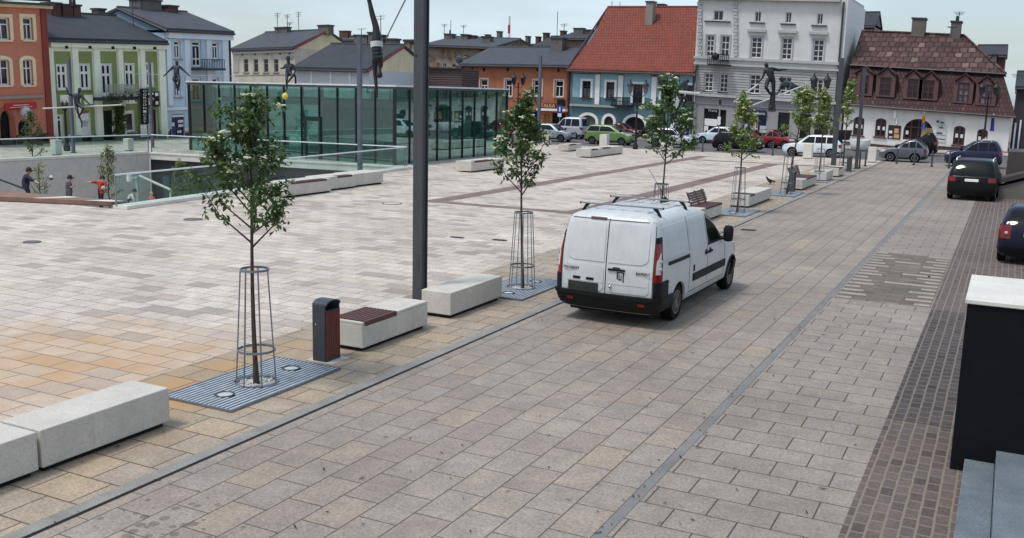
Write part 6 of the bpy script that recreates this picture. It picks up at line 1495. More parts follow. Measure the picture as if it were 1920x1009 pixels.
h.win(868, 101, 874, 107, mull=0, trans=()); h.win(831, 118, 836, 127, mull=0, trans=()); h.win(847, 119, 853, 127, mull=0, trans=())
h.finish(rub.m, s0, s1, -1, zt, 8); h.gable(M_SLATE, s0, s1, zt, 7, f.perp(s0, 812, 74)[1] if False else zt+1.3, .5)
h.chim(833, 847, 65, 76, -5, M_BRICKC, 1, 1); h.chim(864, 876, 66, 85, -5, M_BRICKC, 1); h.chim(876, 890, 68, 80, -5.5, M_BRICKD); h.chim(903, 918, 70, 92, -3, M_BRICKC, 1.); h.aerial(833, 66, 45, -5); h.aerial(845, 66, 37, -5, 0); h.aerial(869, 66, 47, -5)
# orange house
YF = 90.
f = Fac((0, YF), (1, YF), (866, 124), (1073, 127))
h = House('orange_house', 'orange two storey house with grey felt roof and a shop sign', 'house', f, f.sz(960, 200)[0], 'houses along the far side of the square')
m_pink = stucco('pink_surround', (196, 172, 158), .2)
for x0, y0, x1, y1 in ((879.5, 148, 891, 180), (900.5, 148.5, 914, 181), (947, 149, 960, 181), (1000, 150, 1016, 180.5), (1040, 151, 1056, 182)): h.win(x0, y0, x1, y1, mtop=.36, trans=(.36,), fw=.1, sur=(.14, m_pink), curt=.0)
h.win(1019, 214, 1031, 236, name='door', m=wood('ochre_wood', (168, 122, 70), 'z'), glass=wood('ochre_wood2', (150, 104, 58), 'z'), mull=1, trans=(.2,), sill=False)
h.win(885, 205, 940, 240, m=M_TRIM, mull=3, trans=(.25,), glass=M_SHOP); h.win(960, 206, 1008, 240, m=M_TRIM, mull=2, trans=(.25,), glass=M_SHOP); h.win(1035, 212, 1060, 238, m=M_TRIM, mull=1, trans=(.25,), glass=M_SHOP)
s0, s1 = f.sz(866, 170)[0], f.sz(1067.5, 170)[0]; zt = f.sz(970, 123)[1]
h.finish(stucco('orange_render', (164, 102, 74), .3, .12), s0, s1, -.3, zt, 12)
h.part('attic_vent', M_DARK, [(884, 127, 888, 133), (905.5, 127.5, 909.5, 133.5), (950, 128, 954, 134), (1006, 128.5, 1009, 134), (1045, 129, 1049, 135)], .004, .02)
sb = h.part('sign_board', mat('sign_maroon', (98, 40, 34), .6), [(1008, 193, 1043, 203.5)], .05, .2); lettering(h, 'STALKA', 1027, 198.2, 7, 30, mat('sign_letter', (212, 176, 130), .6), .21, parent=sb)
h.part('dark_sign', M_TRIM, [(1045.5, 187, 1060, 199)], .05, .14); h.part('canopy', M_WHITE, [(1012, 204, 1066, 208)], .02, .8); h.part('downpipe', mat('maroon_pipe', (84, 40, 36), .6), [(1064, 126, 1067, 238)], .004, .16); h.part('downpipe', mat('maroon_pipe2', (92, 50, 42), .6), [(865.5, 124, 868, 225)], .004, .16)
D, zr = f.perp(s0, 921, 92.5); h.gable(M_SLATE, s0, s1, zt, D, zr, .5)
h.chim(1033, 1054, 73, 94, -D*.75, M_BRICKC, 1.2); h.aerial(1044, 76, 22, -D*.75, 0); h.aerial(1057, 76, 44, -D*.75, 2)
b = MB(); q, z = f.sz(861, 112); b.lathe(f.P(q, z, .2), [(.001, -.05), (.3, 0), (.42, .15), (.36, .12), (.001, .02)], 12, 'y'); b.build('satellite_dish', M_STEEL_D, h.t, True)
# teal house with red roof
f = Fac((0, YF), (1, YF), (1076, 134), (1303, 141))
h = House('teal_house', 'blue two storey house with white pilasters, arches and a steep red tiled roof', 'house', f, f.sz(1190, 220)[0], 'houses along the far side of the square')
dw = mat('brown_frame', (64, 48, 48), .6)
for x0, y0, x1, y1 in ((1092, 152, 1107.5, 183), (1137, 154, 1152, 184.5), (1187, 158, 1205, 194), (1240, 157, 1255, 188), (1286, 160, 1299, 191)): h.win(x0, y0, x1, y1, mull=1, trans=(.3,), fw=.09, m=dw, sur=(.22, M_WHITE), curt=.55 if x0 < 1180 else 0, sillm=dw, glass=M_GLASS)
for x0, y0, x1, y1, g in ((1088, 216, 1117, 238, mat('shutter_grey', (78, 80, 86), .5)), (1133, 218, 1150, 238, M_SHOP), (1171, 219, 1209, 250, M_SHOP), (1262, 225, 1294, 256, mat('pale_posters', (176, 186, 196), .5, var=.3, sc=2))): h.win(x0, y0, x1, y1, name='archway', mull=1, trans=(), m=dw, arch=(y1-y0)/20*.55, sur=(.28, M_WHITE), sill=False, glass=g)
s0, s1 = f.sz(1069, 170)[0], f.sz(1301, 170)[0]; zt = f.sz(1190, 131)[1]
m_teal = stucco('teal_dark', (82, 112, 120), .3); m_lt = stucco('teal_light', (142, 178, 186), .25)
h.finish(m_teal, s0, s1, -.3, zt, 14)
Wn = [r for r, _ in h.w]
for x0, x1 in ((1074, 1115.5), (1126, 1158), (1170, 1220.5), (1232, 1262), (1274, 1301)): b = MB(); field(x0, x1, 139, 183); b.build('upper_field', m_lt, h.t)
h.part('pilaster', M_WHITE, [(1116.5, 139, 1125, 196), (1159.5, 141, 1168.5, 198), (1221.5, 144, 1231, 200), (1263, 146, 1272.5, 202)], .004, .14); h.part('frieze', stucco('white_band', (222, 222, 218), .15), [(1072, 128.5, 1303, 139)], .004, .2)
h.part('string_course', stucco('grey_string', (150, 158, 160), .3), [(1070, 196.5, 1158, 200.5), (1265, 209, 1301, 212)], .004, .3); h.part('poster', mat('poster_blue', (40, 70, 150), .5), [(1282, 229, 1291, 237), (1285, 243, 1293, 252)], -.12, -.1)
bl = h.part('balcony', M_BLACK, [(1153, 197, 1188, 200)], .02, 1.2); b = MB(); q = f.R(1154, 183, 1187, 198)
for i in range(14): a = q[0]+(q[2]-q[0])*i/13; f.box(b, a-.03, a+.03, q[1], q[3], 1.1, 1.14)
for z in (q[1]+.05, (q[1]+q[3])/2, q[3]): f.box(b, q[0], q[2], z-.03, z+.03, 1.141, 1.17)
b.build('railing', M_BLACK, bl); h.part('downpipe', M_GUT, [(1297.5, 142, 1300.5, 252)], .004, .18); h.part('shop_sign', mat('sign_dark', (44, 52, 60), .5), [(1262, 214, 1300, 221)], .02, .16)
D, zr = f.perp(s0, 1141, 17); h.gable(M_TILE, s0, s1, zt, D, zr, .7, curve=.35, trim=M_GUT)
h.chim(1210.5, 1223.5, 4.5, 44, -D*.72, stucco('pale_chimney', (140, 134, 126), .5), 1.0); h.chim(1231, 1244, 9.5, 18, -D, M_BRICKC, 1); h.aerial(1147, 18, 2, -D, 0); h.aerial(1162, 18, 4, -D, 0)
# tall grey house
f = Fac((0, YF+.3), (1, YF+.3), (1305.9, 109.4), (1572, 122))
h = House('grey_house', 'tall grey four storey house with banded first floor and corner quoins', 'house', f, f.sz(1440, 220)[0], 'houses along the far side of the square')
wt = mat('white_frame', (208, 206, 206), .6)
for x0, y0, x1, y1 in ((1338, 20, 1356, 38.5), (1415.5, 22, 1427, 41), (1473, 23, 1484, 43), (1532, 25.5, 1543, 46)): h.win(x0, y0, x1, y1, mull=1, trans=(), fw=.07, m=wt, sill=False)
for x0, y0, x1, y1 in ((1324, 66, 1339, 106), (1351, 67, 1367.5, 118), (1408, 69, 1428.5, 109), (1465.5, 71, 1485, 112), (1524, 74, 1544.5, 116)): h.win(x0, y0, x1, y1, mull=1, trans=(.25, .5, .75), fw=.1, m=wt, bw=.07, sur=(.12, stucco('grey_sur', (168, 166, 172))))
for x0, y0, x1, y1 in ((1320.5, 137, 1337, 171), (1349, 138, 1365, 173), (1405, 140, 1425.5, 176), (1463, 144, 1484, 178), (1522, 148, 1543, 182)): h.win(x0, y0, x1, y1, mull=1, trans=(.25, .5, .75), fw=.1, m=wt, bw=.07, sur=(.12, stucco('grey_sur2', (176, 174, 178))))
nb = mat('shop_navy', (28, 32, 64), .3)
h.win(1319, 204, 1347, 247, name='shop_window', m=M_TRIM, mull=1, trans=(.24,), glass=M_SHOP, sill=False); h.win(1349, 206, 1361, 250, name='door', m=M_TRIM, mull=0, trans=(.2,), glass=M_DARK, sill=False)
h.win(1395, 208, 1437, 250, name='shop_window', m=nb, mull=2, trans=(.24,), glass=glassy('navy_shop', (34, 40, 72), .15), sill=False)
h.win(1458, 211, 1480, 256, name='shop_window', m=M_TRIM, mull=0, trans=(.2,), glass=M_SHOP, sill=False); h.win(1500, 214, 1520, 260, name='shop_window', m=M_TRIM, mull=0, trans=(.2,), glass=M_SHOP, sill=False); h.win(1527, 216, 1553, 262, name='shop_window', m=M_TRIM, mull=1, trans=(.2,), glass=M_SHOP, sill=False)
s0, s1 = f.sz(1302.5, 120)[0], f.sz(1577.5, 120)[0]; zt = f.sz(1440, 1)[1]
m_g = stucco('pale_grey_render', (204, 203, 199), .15); m_gb = stucco('grey_band_stone', (178, 177, 174), .25)
h.finish(m_g, s0, s1, -.8, zt+.6, 11)
b = MB(); Wn = [r for r, _ in h.w]
for i in range(11): field(1305, 1575, 128+i*5.0, 131.6+i*5.0, .12)
b.build('rustication', m_gb, h.t)
b = MB(); field(1303, 1577, 203.5, 285, .03); b.build('ground_floor_cladding', stucco('ground_floor_grey', (146, 144, 144), .4), h.t)
h.part('string_course', m_gb, [(1302, 111, 1577, 116)], .004, .3); h.part('cornice', m_gb, [(1302, 125-1.5, 1577, 127.5)], .005, .35); h.part('string_course', m_gb, [(1302, 183, 1577, 188)], .004, .4); h.part('shop_frieze', stucco('shop_frieze', (138, 136, 140), .3), [(1302, 189, 1577, 205-2)], .004, .12)
h.part('top_cornice', m_gb, [(1302, -4, 1577, 1.5)], .004, .5)
qs = [(x-5+(i % 2)*1.5, 4+i*6.4, x+4-(i % 2)*1.5, 9.4+i*6.4) for x in (1313, 1380) for i in range(16)]; h.part('quoins', m_gb, qs, .004, .16)
h.part('window_ledge', M_GUT, [(1321, 39.5, 1370, 41.5), (1405.5, 42, 1434.5, 44), (1463.5, 44.5, 1492, 46.5), (1521.5, 47.5, 1551, 49.5)], .004, .18); h.part('window_hood', m_gb, [(1402, 55, 1437, 60), (1459, 57, 1495, 62), (1518, 60, 1553, 65)], .004, .3)
h.part('downpipe', M_GUT, [(1571, 4, 1574, 250)], .004, .2)
bl = h.part('balcony', M_BLACK, [(1333, 121, 1373, 124)], .36, 1.3); b = MB(); q = f.R(1334, 102, 1372, 122)
for i in range(12): a = q[0]+(q[2]-q[0])*i/11; f.box(b, a-.03, a+.03, q[1], q[3], 1.2, 1.24)
f.box(b, q[0], q[2], q[3]-.06, q[3], 1.241, 1.27); b.ball(f.P(q[0]+.7, q[1]+.7, 1.3), .35, 8); b.build('railing', M_BLACK, bl)
lettering(h, 'Proha', 1336, 207.5, 5, 16, M_WHITE, -.06); sb = h.part('shop_sign', nb, [(1394, 206, 1438, 217)], .13, .22); lettering(h, 'Doosom Kumia', 1416, 212, 5, 38, M_WHITE, .225, parent=sb)
h.part('poster', M_WHITE, [(1320, 223, 1344, 236), (1319.5, 236.5, 1327, 246)], -.13, -.11); h.part('portrait_poster', mat('poster_grey', (176, 176, 184), .5), [(1407, 220, 1421, 245)], -.13, -.06)
po = h.part('portrait_face', mat('poster_skin', (196, 160, 140), .6), [(1411, 229, 1418, 239)], -.058, -.05); h.part('portrait_hair', M_HAIR, [(1409.5, 224, 1419.5, 229.5), (1409, 228, 1411, 240), (1418, 228, 1420, 240)], -.058, -.045)
h.part('poster', mat('poster_pale2', (170, 176, 186), .5), [(1424, 236, 1436, 249), (1388, 232, 1402, 244)], -.13, -.06)
lettering(h, 'FI . an', 1520, 205, 6, 22, M_TRIM, .13)
sw = MB(); sd0 = f.sz(1577.5, 60)[0]
h.part('side_parapet', M_WHITE, [(1577.5, -2, 1580, 250)], -11, -.02)
h.chim(1586, 1594, -6, 8, -6, M_BRICKC)
# small gable behind
f = Fac((0, 112), (1, 112)); q = f.R(1608, 28, 1640, 60); h = House('grey_gable_house', 'grey gable peeping out behind the tall grey house', 'house', f, (q[0]+q[2])/2); h.finish(stucco('grey_gable', (104, 98, 96), .4), q[0], q[2], -.3, q[3]-1, 6); h.gable(M_SLATE2, q[0], q[2], q[3]-1.2, 3, q[3]+.3, .3)
# white house with mansard roof
f = Fac((0, YF-.6), (1, YF-.6), (1611, 196.6), (1903, 218.8))
h = House('mansard_house', 'white walled house with a brown tiled mansard roof and gabled dormers', 'house', f, f.sz(1740, 250)[0], 'houses along the far side of the square')
mw = mat('maroon_frame', (72, 36, 40), .5); gl = M_GLASS
for x0, y0, x1, y1 in ((1600, 219, 1620, 254), (1641, 222, 1661.5, 257), (1787.5, 236, 1809, 272.5), (1831.5, 242, 1851.5, 274)): h.win(x0, y0, x1, y1, mull=1, trans=(.3,), fw=.14, m=mw, arch=.28, sillm=mw, glass=gl)
h.win(1694, 223, 1750, 264, name='shop_entrance', mull=3, trans=(.4,), fw=.14, m=mw, arch=1.1, sill=False, glass=M_DARK)
s0, s1 = f.sz(1581, 240)[0], f.sz(1893.5, 240)[0]; zt = f.sz(1740, 207)[1]
h.finish(stucco('lime_white', (214, 212, 208), .3, .06), s0, s1, -.9, zt, 12)
h.part('plinth', stucco('dark_plinth', (70, 50, 52), .3), [(1581, 270, 1694, 276), (1751, 279, 1893, 288)], .004, .1)
h.part('window_notice', M_WHITE, [(1645, 236.5, 1649.5, 243.5), (1654.5, 237.5, 1659, 244.5), (1791, 250.5, 1796, 258), (1800.5, 252, 1805.5, 259), (1834, 256, 1839, 263), (1844, 257, 1849, 264), (1698, 245, 1703, 252), (1604, 233, 1608, 240), (1612.5, 234, 1616.5, 241)], -.135, -.12)
po = h.part('poster', mat('poster_dark', (46, 30, 32), .5), [(1665, 235, 1689, 261)], .01, .06); h.part('poster_picture', mat('poster_tan', (190, 150, 120), .5), [(1677, 241, 1685, 250), (1676, 252, 1686, 259)], .061, .07, po); h.part('poster_notice', M_WHITE, [(1667, 245, 1673, 250), (1667, 256, 1673, 258)], .061, .07, po)
po = h.part('notice_board', mat('board_grey', (186, 192, 188), .5), [(1755, 236, 1774.5, 267)], .01, .06); h.part('board_lines', mat('board_text', (72, 76, 76), .6), [(1761, 238, 1769, 241), (1756, 248, 1767, 251.5), (1756, 253, 1773, 254), (1757, 260, 1772, 262)], .061, .066, po)
h.part('goods_display', mat('goods', (150, 128, 96), .7, var=.6, sc=6), [(1727, 240, 1748, 258)], -.13, -.1)
h.part('meter_box', M_WHITE, [(1676, 206, 1681, 222), (1680.5, 222, 1682.5, 234)], .01, .2); h.part('floodlight', M_TRIM, [(1756.5, 226, 1760.5, 229.5), (1764, 229, 1770, 231)], .01, .35)
# mansard: steep lower slope then upper slope
zb_ = zt; zm = f.sz(1740, 130)[1]; Dm = 1.5; zr_ = f.sz(1710, 63, -6.5)[1]; Dr = 6.5
sL0, sL1 = s0-.05, s1+.35
b = MB(); b.hexa([f.P(sL0, zb_, .45), f.P(sL1, zb_, .45), f.P(sL1-.1, zb_, -11.), f.P(sL0, zb_, -11.), f.P(sL0+.05, zm, -Dm), f.P(sL1-1.3, zm, -Dm), f.P(sL1-1.3, zm, -10), f.P(sL0+.05, zm, -10)]); h.roof = b.build('roof', M_MANL, h.t)
b = MB(); rs1 = f.sz(1806, 80, -Dr)[0]; b.hexa([f.P(sL0+.0, zm+.003, -Dm+.25), f.P(sL1-1.1, zm+.003, -Dm+.25), f.P(sL1-1.1, zm+.003, -10.2), f.P(sL0, zm+.003, -10.2), f.P(sL0, zr_, -Dr), f.P(rs1, zr_, -Dr), f.P(rs1, zr_, -Dr-.1), f.P(sL0, zr_, -Dr-.1)]); b.build('upper_roof', M_MANS, h.t)
b = MB(); b.tube([f.P(sL0, zb_-.03, .5), f.P(sL1, zb_-.03, .5)], .1, 6); b.tube([f.P(sL0, zm, -Dm+.27), f.P(sL1-1.1, zm, -Dm+.27)], .08, 6); b.build('gutter', M_GUT, h.t, True)
b = MB(); b.tube([f.P(sL0, zr_+.05, -Dr), f.P(rs1, zr_+.05, -Dr), f.P(sL1-1.1, zm+.05, -Dm+.25)], .12, 6); b.build('ridge', M_MANS, h.t, True)
m_do = stucco('dormer_brown', (98, 72, 70), .3)
for (x0, x1, yp, ye, wx0, wx1, wy0, wy1) in ((1601, 1637, 126, 140, 1613, 1629, 141, 176), (1644, 1678, 127, 142, 1649.5, 1671, 145, 179), (1695, 1726, 131, 146, 1701.5, 1722, 148, 183), (1727.5, 1759, 134.5, 150, 1730, 1751.5, 150.5, 185), (1789, 1825, 139, 154, 1795, 1817, 155, 191), (1832, 1863.5, 143, 158, 1837, 1860.5, 158.5, 195)):
    q0 = f.R(x0, ye, x1, wy1+3, .1); w0 = f.R(wx0, wy0, wx1, wy1, .1); zp = f.sz((x0+x1)/2, yp, .1)[1]
    b = MB(); f.box(b, w0[0]-.3, w0[0], q0[1], q0[3], -1.6, .1); f.box(b, w0[2], w0[2]+.3, q0[1], q0[3], -1.6, .1); f.box(b, w0[0], w0[2], q0[1], w0[1], -1.6, .1); f.box(b, w0[0], w0[2], w0[3], q0[3]+.001, -1.6, .1)
    b.prism([f.P(q0[0]+.1, q0[3], .1), f.P(q0[2]-.1, q0[3], .1), f.P((q0[0]+q0[2])/2, zp-.08, .1)], -f.n*1.8); d_ = b.build('dormer', m_do, h.t)
    b = MB()
    for sg in (0, 2):
        e = (q0[sg]-.05 if sg == 0 else q0[sg]+.05); c = (q0[0]+q0[2])/2
        b.prism([f.P(e, q0[3]-.02, .24), f.P(c, zp, .24), f.P(c, zp+.13, .24), f.P(e, q0[3]+.12, .24)], -f.n*2.1)
    b.build('dormer_roof', M_MANL, d_)
    b = MB(); fw = .11
    f.box(b, w0[0], w0[0]+fw, w0[1], w0[3], -.06, .02); f.box(b, w0[2]-fw, w0[2], w0[1], w0[3], -.06, .02); f.box(b, w0[0]+fw, w0[2]-fw, w0[3]-fw, w0[3], -.06, .02); c = (w0[0]+w0[2])/2; f.box(b, c-.05, c+.05, w0[1], w0[3]-fw, -.06, .015)
    for u in (.33, .66): z = w0[3]-(w0[3]-w0[1])*u; f.box(b, w0[0]+fw, w0[2]-fw, z-.04, z+.04, -.06, .012)
    ww = b.build('window', mw, d_); b = MB(); f.box(b, w0[0], w0[2], w0[1], w0[3], -.1, -.065); b.build('pane', M_CURT if x0 in (1789, 1832) else M_GLASS, d_)
h.chim(1709.5, 1734.5, 36, 60, -Dr+.5, M_BRICKC, 1.4); h.chim(1782, 1801, 42, 72, -Dr+.5, M_BRICKC, 1.4, 1); h.aerial(1797, 45, 22, -Dr, 3); h.aerial(1785, 60, 50, -4, 3)
def flag(px, h_, m1, m2, label):
    x, yt, yb = px; q, z = f.sz(x, yt, .3); _, zb = f.sz(x, yb, .3); t = thing('flag', label, 'flag', tuple(f.P(q, z, .3)))
    b = MB(); b.tube([f.P(q, z+.1, .05), f.P(q, z+.3, 1.1)], .03, 6); b.build('staff', M_WHITE, t)
    for (a, c, mm) in ((1., .5, m1), (.5, 0, m2)):
        b = MB(); rows = []
        for i in range(7):
            u = a+(c-a)*i/6; rows.append([f.P(q-.15+.3*j/6*(.75+.25*(1-u)), zb+(z-zb)*u, .8+.06*math.sin(j*1.6+i*.5)) for j in range(7)])
        b.grid(rows); b.build('cloth', mm, t, True)
flag((1734, 217, 244), 0, mat('flag_yellow', (176, 128, 44), .8), mat('flag_blue_white', (86, 104, 160), .8), 'yellow, blue and white flag hanging over the shop entrance')
flag((1863, 221, 246), 0, mat('flag_blue', (34, 42, 104), .8), mat('flag_blue2', (44, 56, 146), .8), 'plain blue flag hanging near the right end of the white house')
# buildings beyond, right
f = Fac((0, 108), (1, 108)); q = f.R(1830, 94, 1884, 140); h = House('brick_back_house', 'dark brick house end rising behind the mansard roof', 'house', f, (q[0]+q[2])/2); h.finish(stucco('back_brick', (96, 66, 60), .5), q[0], q[2], -.3, q[3]-.6, 6); h.gable(M_SLATE2, q[0], q[2], q[3]-.6, 3, q[3]+.4, .3); h.chim(1860, 1868, 104, 122, 1, M_BRICKC)
f = Fac((0, 93), (1, 93)); q = f.R(1899, 165, 1950, 290); h = House('dark_side_house', 'dark house side with pale columns at the right edge beyond the ramp wall', 'house', f, q[0]+1); h.finish(stucco('dark_side_wall', (58, 54, 60), .4), q[0], q[2], -.3, q[3], 6); h.part('column', M_WHITE, [(1899.5, 230, 1903, 290), (1909, 225, 1912, 290)], .01, .2); h.part('doorway', mat('navy_door', (30, 34, 80), .5), [(1904, 232, 1908.5, 288)], .01, .06); h.gable(M_SLATE2, q[0], q[2], q[3], 3, q[3]+1.2, .3); h.aerial(1905, 165, 138, -2, 3)  # house side in its own dark grey wall colour
# far roofs behind the orange house
f = Fac((0, 135), (1, 135))
def roofs(xa, xb, yt, ye, label, m, rm, chs):
    q = f.R(xa, yt, xb, ye+60); ze = f.sz((xa+xb)/2, ye)[1]; zt = f.sz((xa+xb)/2, yt)[1]
    h = House('distant_house', label, 'house', f, (q[0]+q[2])/2, 'distant houses behind the far row'); h.finish(m, q[0], q[2], -.3, ze, 12); h.gable(rm, q[0], q[2], ze, 6, zt, .4)
    for c in chs: h.chim(*c, -5, M_BRICKC if c[0] % 2 else M_BRICKD, 1)
    return h
roofs(905, 965, 86, 94, 'distant grey roofed house left of the striped chimney', stucco('d1', (130, 124, 118)), M_SLATE, [(909, 915, 66, 88), (931, 937, 60, 86), (941, 951, 72, 88)])
roofs(964, 1004, 82, 92, 'distant low grey roof right of the striped chimney', stucco('d2', (138, 130, 124)), M_SLATE2, [(967, 976, 78, 88), (985, 990, 69, 88)])
roofs(1002, 1040, 66, 88, 'distant ochre gable behind the orange house', stucco('d3', (186, 138, 82)), M_SLATE2, [(1004, 1010, 70, 80), (1018, 1026, 63, 74)])
roofs(1040, 1112, 60, 74, 'distant brown house behind the edge of the red tiled roof', stucco('d4', (112, 92, 80), .4), M_SLATE2, [(1050, 1058, 59, 70), (1075, 1093, 54, 66), (1094, 1110, 57, 68)])
roofs(640, 668, 66, 76, 'distant grey roof between the cream gable and the slim pole', stucco('d5', (130, 122, 112)), M_SLATE, [(636, 652, 59, 70), (655, 664, 68, 74)])
# striped factory chimney
p = atD(954, 78, 420); fc = thing('factory_chimney', 'red and white striped factory chimney far behind the roofs', 'chimney', (p.x, p.y, 0)); zt = atD(954, 31, 420).z; r0 = 2.4*420/1831*1.0
for i, (a, c) in enumerate(((0, .55), (.55, .68), (.68, .8), (.8, .9), (.9, 1.0))):
    b = MB(); b.cyl((p.x, p.y, zt*a), (p.x, p.y, zt*c-.05), r0*(1.3-.35*a), r0*(1.3-.35*c), 14); b.build('band', (M_WHITE if i % 2 == 0 else mat('chimney_red', (170, 70, 70), .7)) if i else M_WHITE, fc, True)
for px, yt in ((930, 59), (935, 60), (938, 61)):
    pass
# ------------------------------------------------------------------ old lantern lamps and signs
def lantern_part(b, c, s):
    b.lathe(c, [(.05*s, -.36*s), (.14*s, -.3*s), (.2*s, .1*s), (.19*s, .1*s)], 6); b.lathe(c, [(.24*s, .1*s), (.2*s, .2*s), (.1*s, .3*s), (.04*s, .36*s), (.05*s, .42*s), (.01, .52*s)], 8)
def lamp(base, top, label, sep, s=1.3, two=True, pale=False):
    x, y = base; t = thing('street_lamp', label, 'street lamp', (x, y, .012), 0, 'old lantern street lamps'); H = top; u = Vector((RR.x, RR.y, 0)).normalized()
    b = MB(); b.lathe((x, y, 0), [(.2, .02), (.2, .3), (.12, .45), (.09, .9), (.08, 1.0), (.06, H-.9*s), (.08, H-.85*s), (.05, H-.75*s)], 10); b.build('post', M_BLACK, t, True)
    cs = [Vector((x, y, H-.5*s))+u*(sep/2*k) for k in ((-1, 1) if two else (0,))]
    b = MB()
    for c in cs:
        if two: b.tube([Vector((x, y, H-1.0*s)), Vector((x, y, H-.92*s)).lerp(c+Vector((0, 0, -.5*s)), .6)+Vector((0, 0, -.12)), c+Vector((0, 0, -.36*s))], .035, 6)
    b.ball((x, y, H-.75*s), .09, 8); b.build('arm', M_BLACK, t, True)
    for c in cs:
        b = MB(); b.lathe(c, [(.05*s, -.36*s), (.13*s, -.3*s), (.19*s, .1*s), (.02, .1*s)], 6); o = b.build('lantern', mat('lantern_glass', (96, 100, 104), .2) if pale else mat('lantern_dark', (40, 42, 46), .3), t)
        b = MB(); b.lathe(c, [(.24*s, .1*s), (.2*s, .2*s), (.1*s, .3*s), (.04*s, .36*s), (.05*s, .42*s), (.01, .52*s)], 8); b.build('cap', M_BLACK, o, True)
def lamp_px(xb, xc, ytop, Y, sep_px, label, s=1.3, **k):
    p = atY(xc, ytop, Y); d = (p-CAM).dot(FF); q = atY(xc, 270, Y); lamp((p.x, p.y), p.z, label, sep_px*d/FOC, s, **k)
lamp_px(1191, 1197, 149, 70.2, 29, 'double lantern lamp with pale lanterns in front of the blue house', 1.2, pale=True)
lamp_px(1245, 1250.5, 134, 71, 23, 'double black lantern lamp above the third tree', 1.2)
lamp_px(972, 972.5, 136, 84, 17, 'double lantern lamp in front of the orange house', 1.35)
lamp_px(1543, 1540, 137, 76, 25, 'double black lantern lamp in front of the tall grey house', 1.35)
lamp_px(1853, 1856.5, 152, 86, 27, 'double lantern lamp in front of the white house with dormers', 1.25)
lamp_px(120, 120.5, 188, 39.6, 8, 'short black lamp post in front of the green house', .5)
def sign(px, Y, yt, label, m, w=.55):
    p = atY(px[0], px[1], Y); zt = atY(px[0], yt, Y).z; t = thing('road_sign', label, 'road sign', (p.x, p.y, .01))
    b = MB(); b.cyl((p.x, p.y, 0), (p.x, p.y, zt), .04, n=8); b.build('pole', M_STEEL, t)
    b = MB(); b.box(p.x-w/2, p.x+w/2, p.y-.06, p.y-.043, zt-.75, zt-.02); o = b.build('sign_plate', m, t, bevel=.004)
    b = MB(); b.box(p.x-w*.12, p.x+w*.12, p.y-.064, p.y-.0605, zt-.6, zt-.18); b.build('sign_symbol', M_WHITE, o)
    b = MB(); b.box(p.x-w*.35, p.x+w*.35, p.y-.06, p.y-.043, zt-1.1, zt-.78); b.build('lower_plate', M_WHITE, t)
sign((1049, 236), 86, 197, 'blue and white road sign in front of the orange house', mat('sign_blue', (44, 66, 160), .4))
p = gnd(1345, 282); t = thing('sign_pole', 'thin pale pole with a small box in front of the shop windows', 'pole', (p.x, p.y, .01)); zt = atY(1348, 194, p.y).z
b = MB(); b.cyl((p.x, p.y, 0), (p.x, p.y, zt), .05, n=8); b.build('shaft', mat('pale_pole', (140, 144, 150), .5), t); b = MB(); b.box(p.x-.08, p.x+.08, p.y-.08, p.y+.08, zt-.1, zt+.3); b.build('cap', M_BLACK, t); b = MB(); b.box(p.x-.1, p.x+.14, p.y-.12, p.y-.05, zt-1.6, zt-1.0); b.build('box', M_WHITE, t)
# planter box behind the last tree
p = gnd(1612, 290); t = thing('planter_box', 'black planter box on a post left of the white bowl planter', 'planter', (p.x-.7, p.y-2, .01)); x, y = p.x-.9, p.y-4
b = MB(); b.hexa([(x-.6, y-.3, 1.2), (x+.6, y-.3, 1.2), (x+.6, y+.3, 1.2), (x-.6, y+.3, 1.2), (x-.75, y-.4, 1.9), (x+.75, y-.4, 1.9), (x+.75, y+.4, 1.9), (x-.75, y+.4, 1.9)]); b.build('tub', M_BLACK, t, bevel=.02); b = MB(); b.lathe((x, y, 0), [(.28, 0), (.22, .1), (.1, .2), (.09, 1.2)], 10); b.build('stem', M_BLACK, t, True)
# ------------------------------------------------------------------ glass pavilion
C1 = gnd(740, 310); Zt = atY(741, 161, C1.y).z
C0 = atY(357, 270, 45.6); C2 = atX(949, 280, C1.x-.2)
q0, q1, q2 = Vector((C0.x, 45.6, 0)), Vector((C1.x, C1.y, 0)), Vector((C2.x, C2.y, 0)); q3 = q0+(q2-q1)
pv = thing('glass_pavilion', 'green tinted glass pavilion with black mullions beside the courtyard', 'pavilion', ((q0.x+q2.x)/2, (q0.y+q2.y)/2, 0))
zl = atY(357, 158, 45.6).z; zr = atX(949, 167, C2.x).z
ZT = (Zt+zl+zr)/3
def pglass():
    t = NT('pavilion_glass'); gl = t.add('ShaderNodeBsdfGlossy'); gl.inputs['Roughness'].default_value = .012; gl.inputs['Color'].default_value = (.66, .82, .82, 1)
    tr = t.add('ShaderNodeBsdfTransparent'); tr.inputs['Color'].default_value = (.64, .86, .82, 1)
    fr = t.add('ShaderNodeLayerWeight'); n = t.noise(t.pos(), .8, 2)
    t.bump(n, .02, .05); bn = [x for x in t.n if x.bl_idname == 'ShaderNodeBump'][0]; t.l(bn.outputs[0], gl.inputs['Normal'])
    m = t.add('ShaderNodeMixShader'); t.l(t.math('ADD', t.math('MULTIPLY', t.math('POWER', fr.outputs['Facing'], 3), .6), .22, True), m.inputs[0]); t.l(tr.outputs[0], m.inputs[1]); t.l(gl.outputs[0], m.inputs[2]); t.l(m.outputs[0], t.out.inputs['Surface']); return t.m
M_PG = pglass(); m_mul = mat('mullion_black', (36, 42, 44), .45, .3)
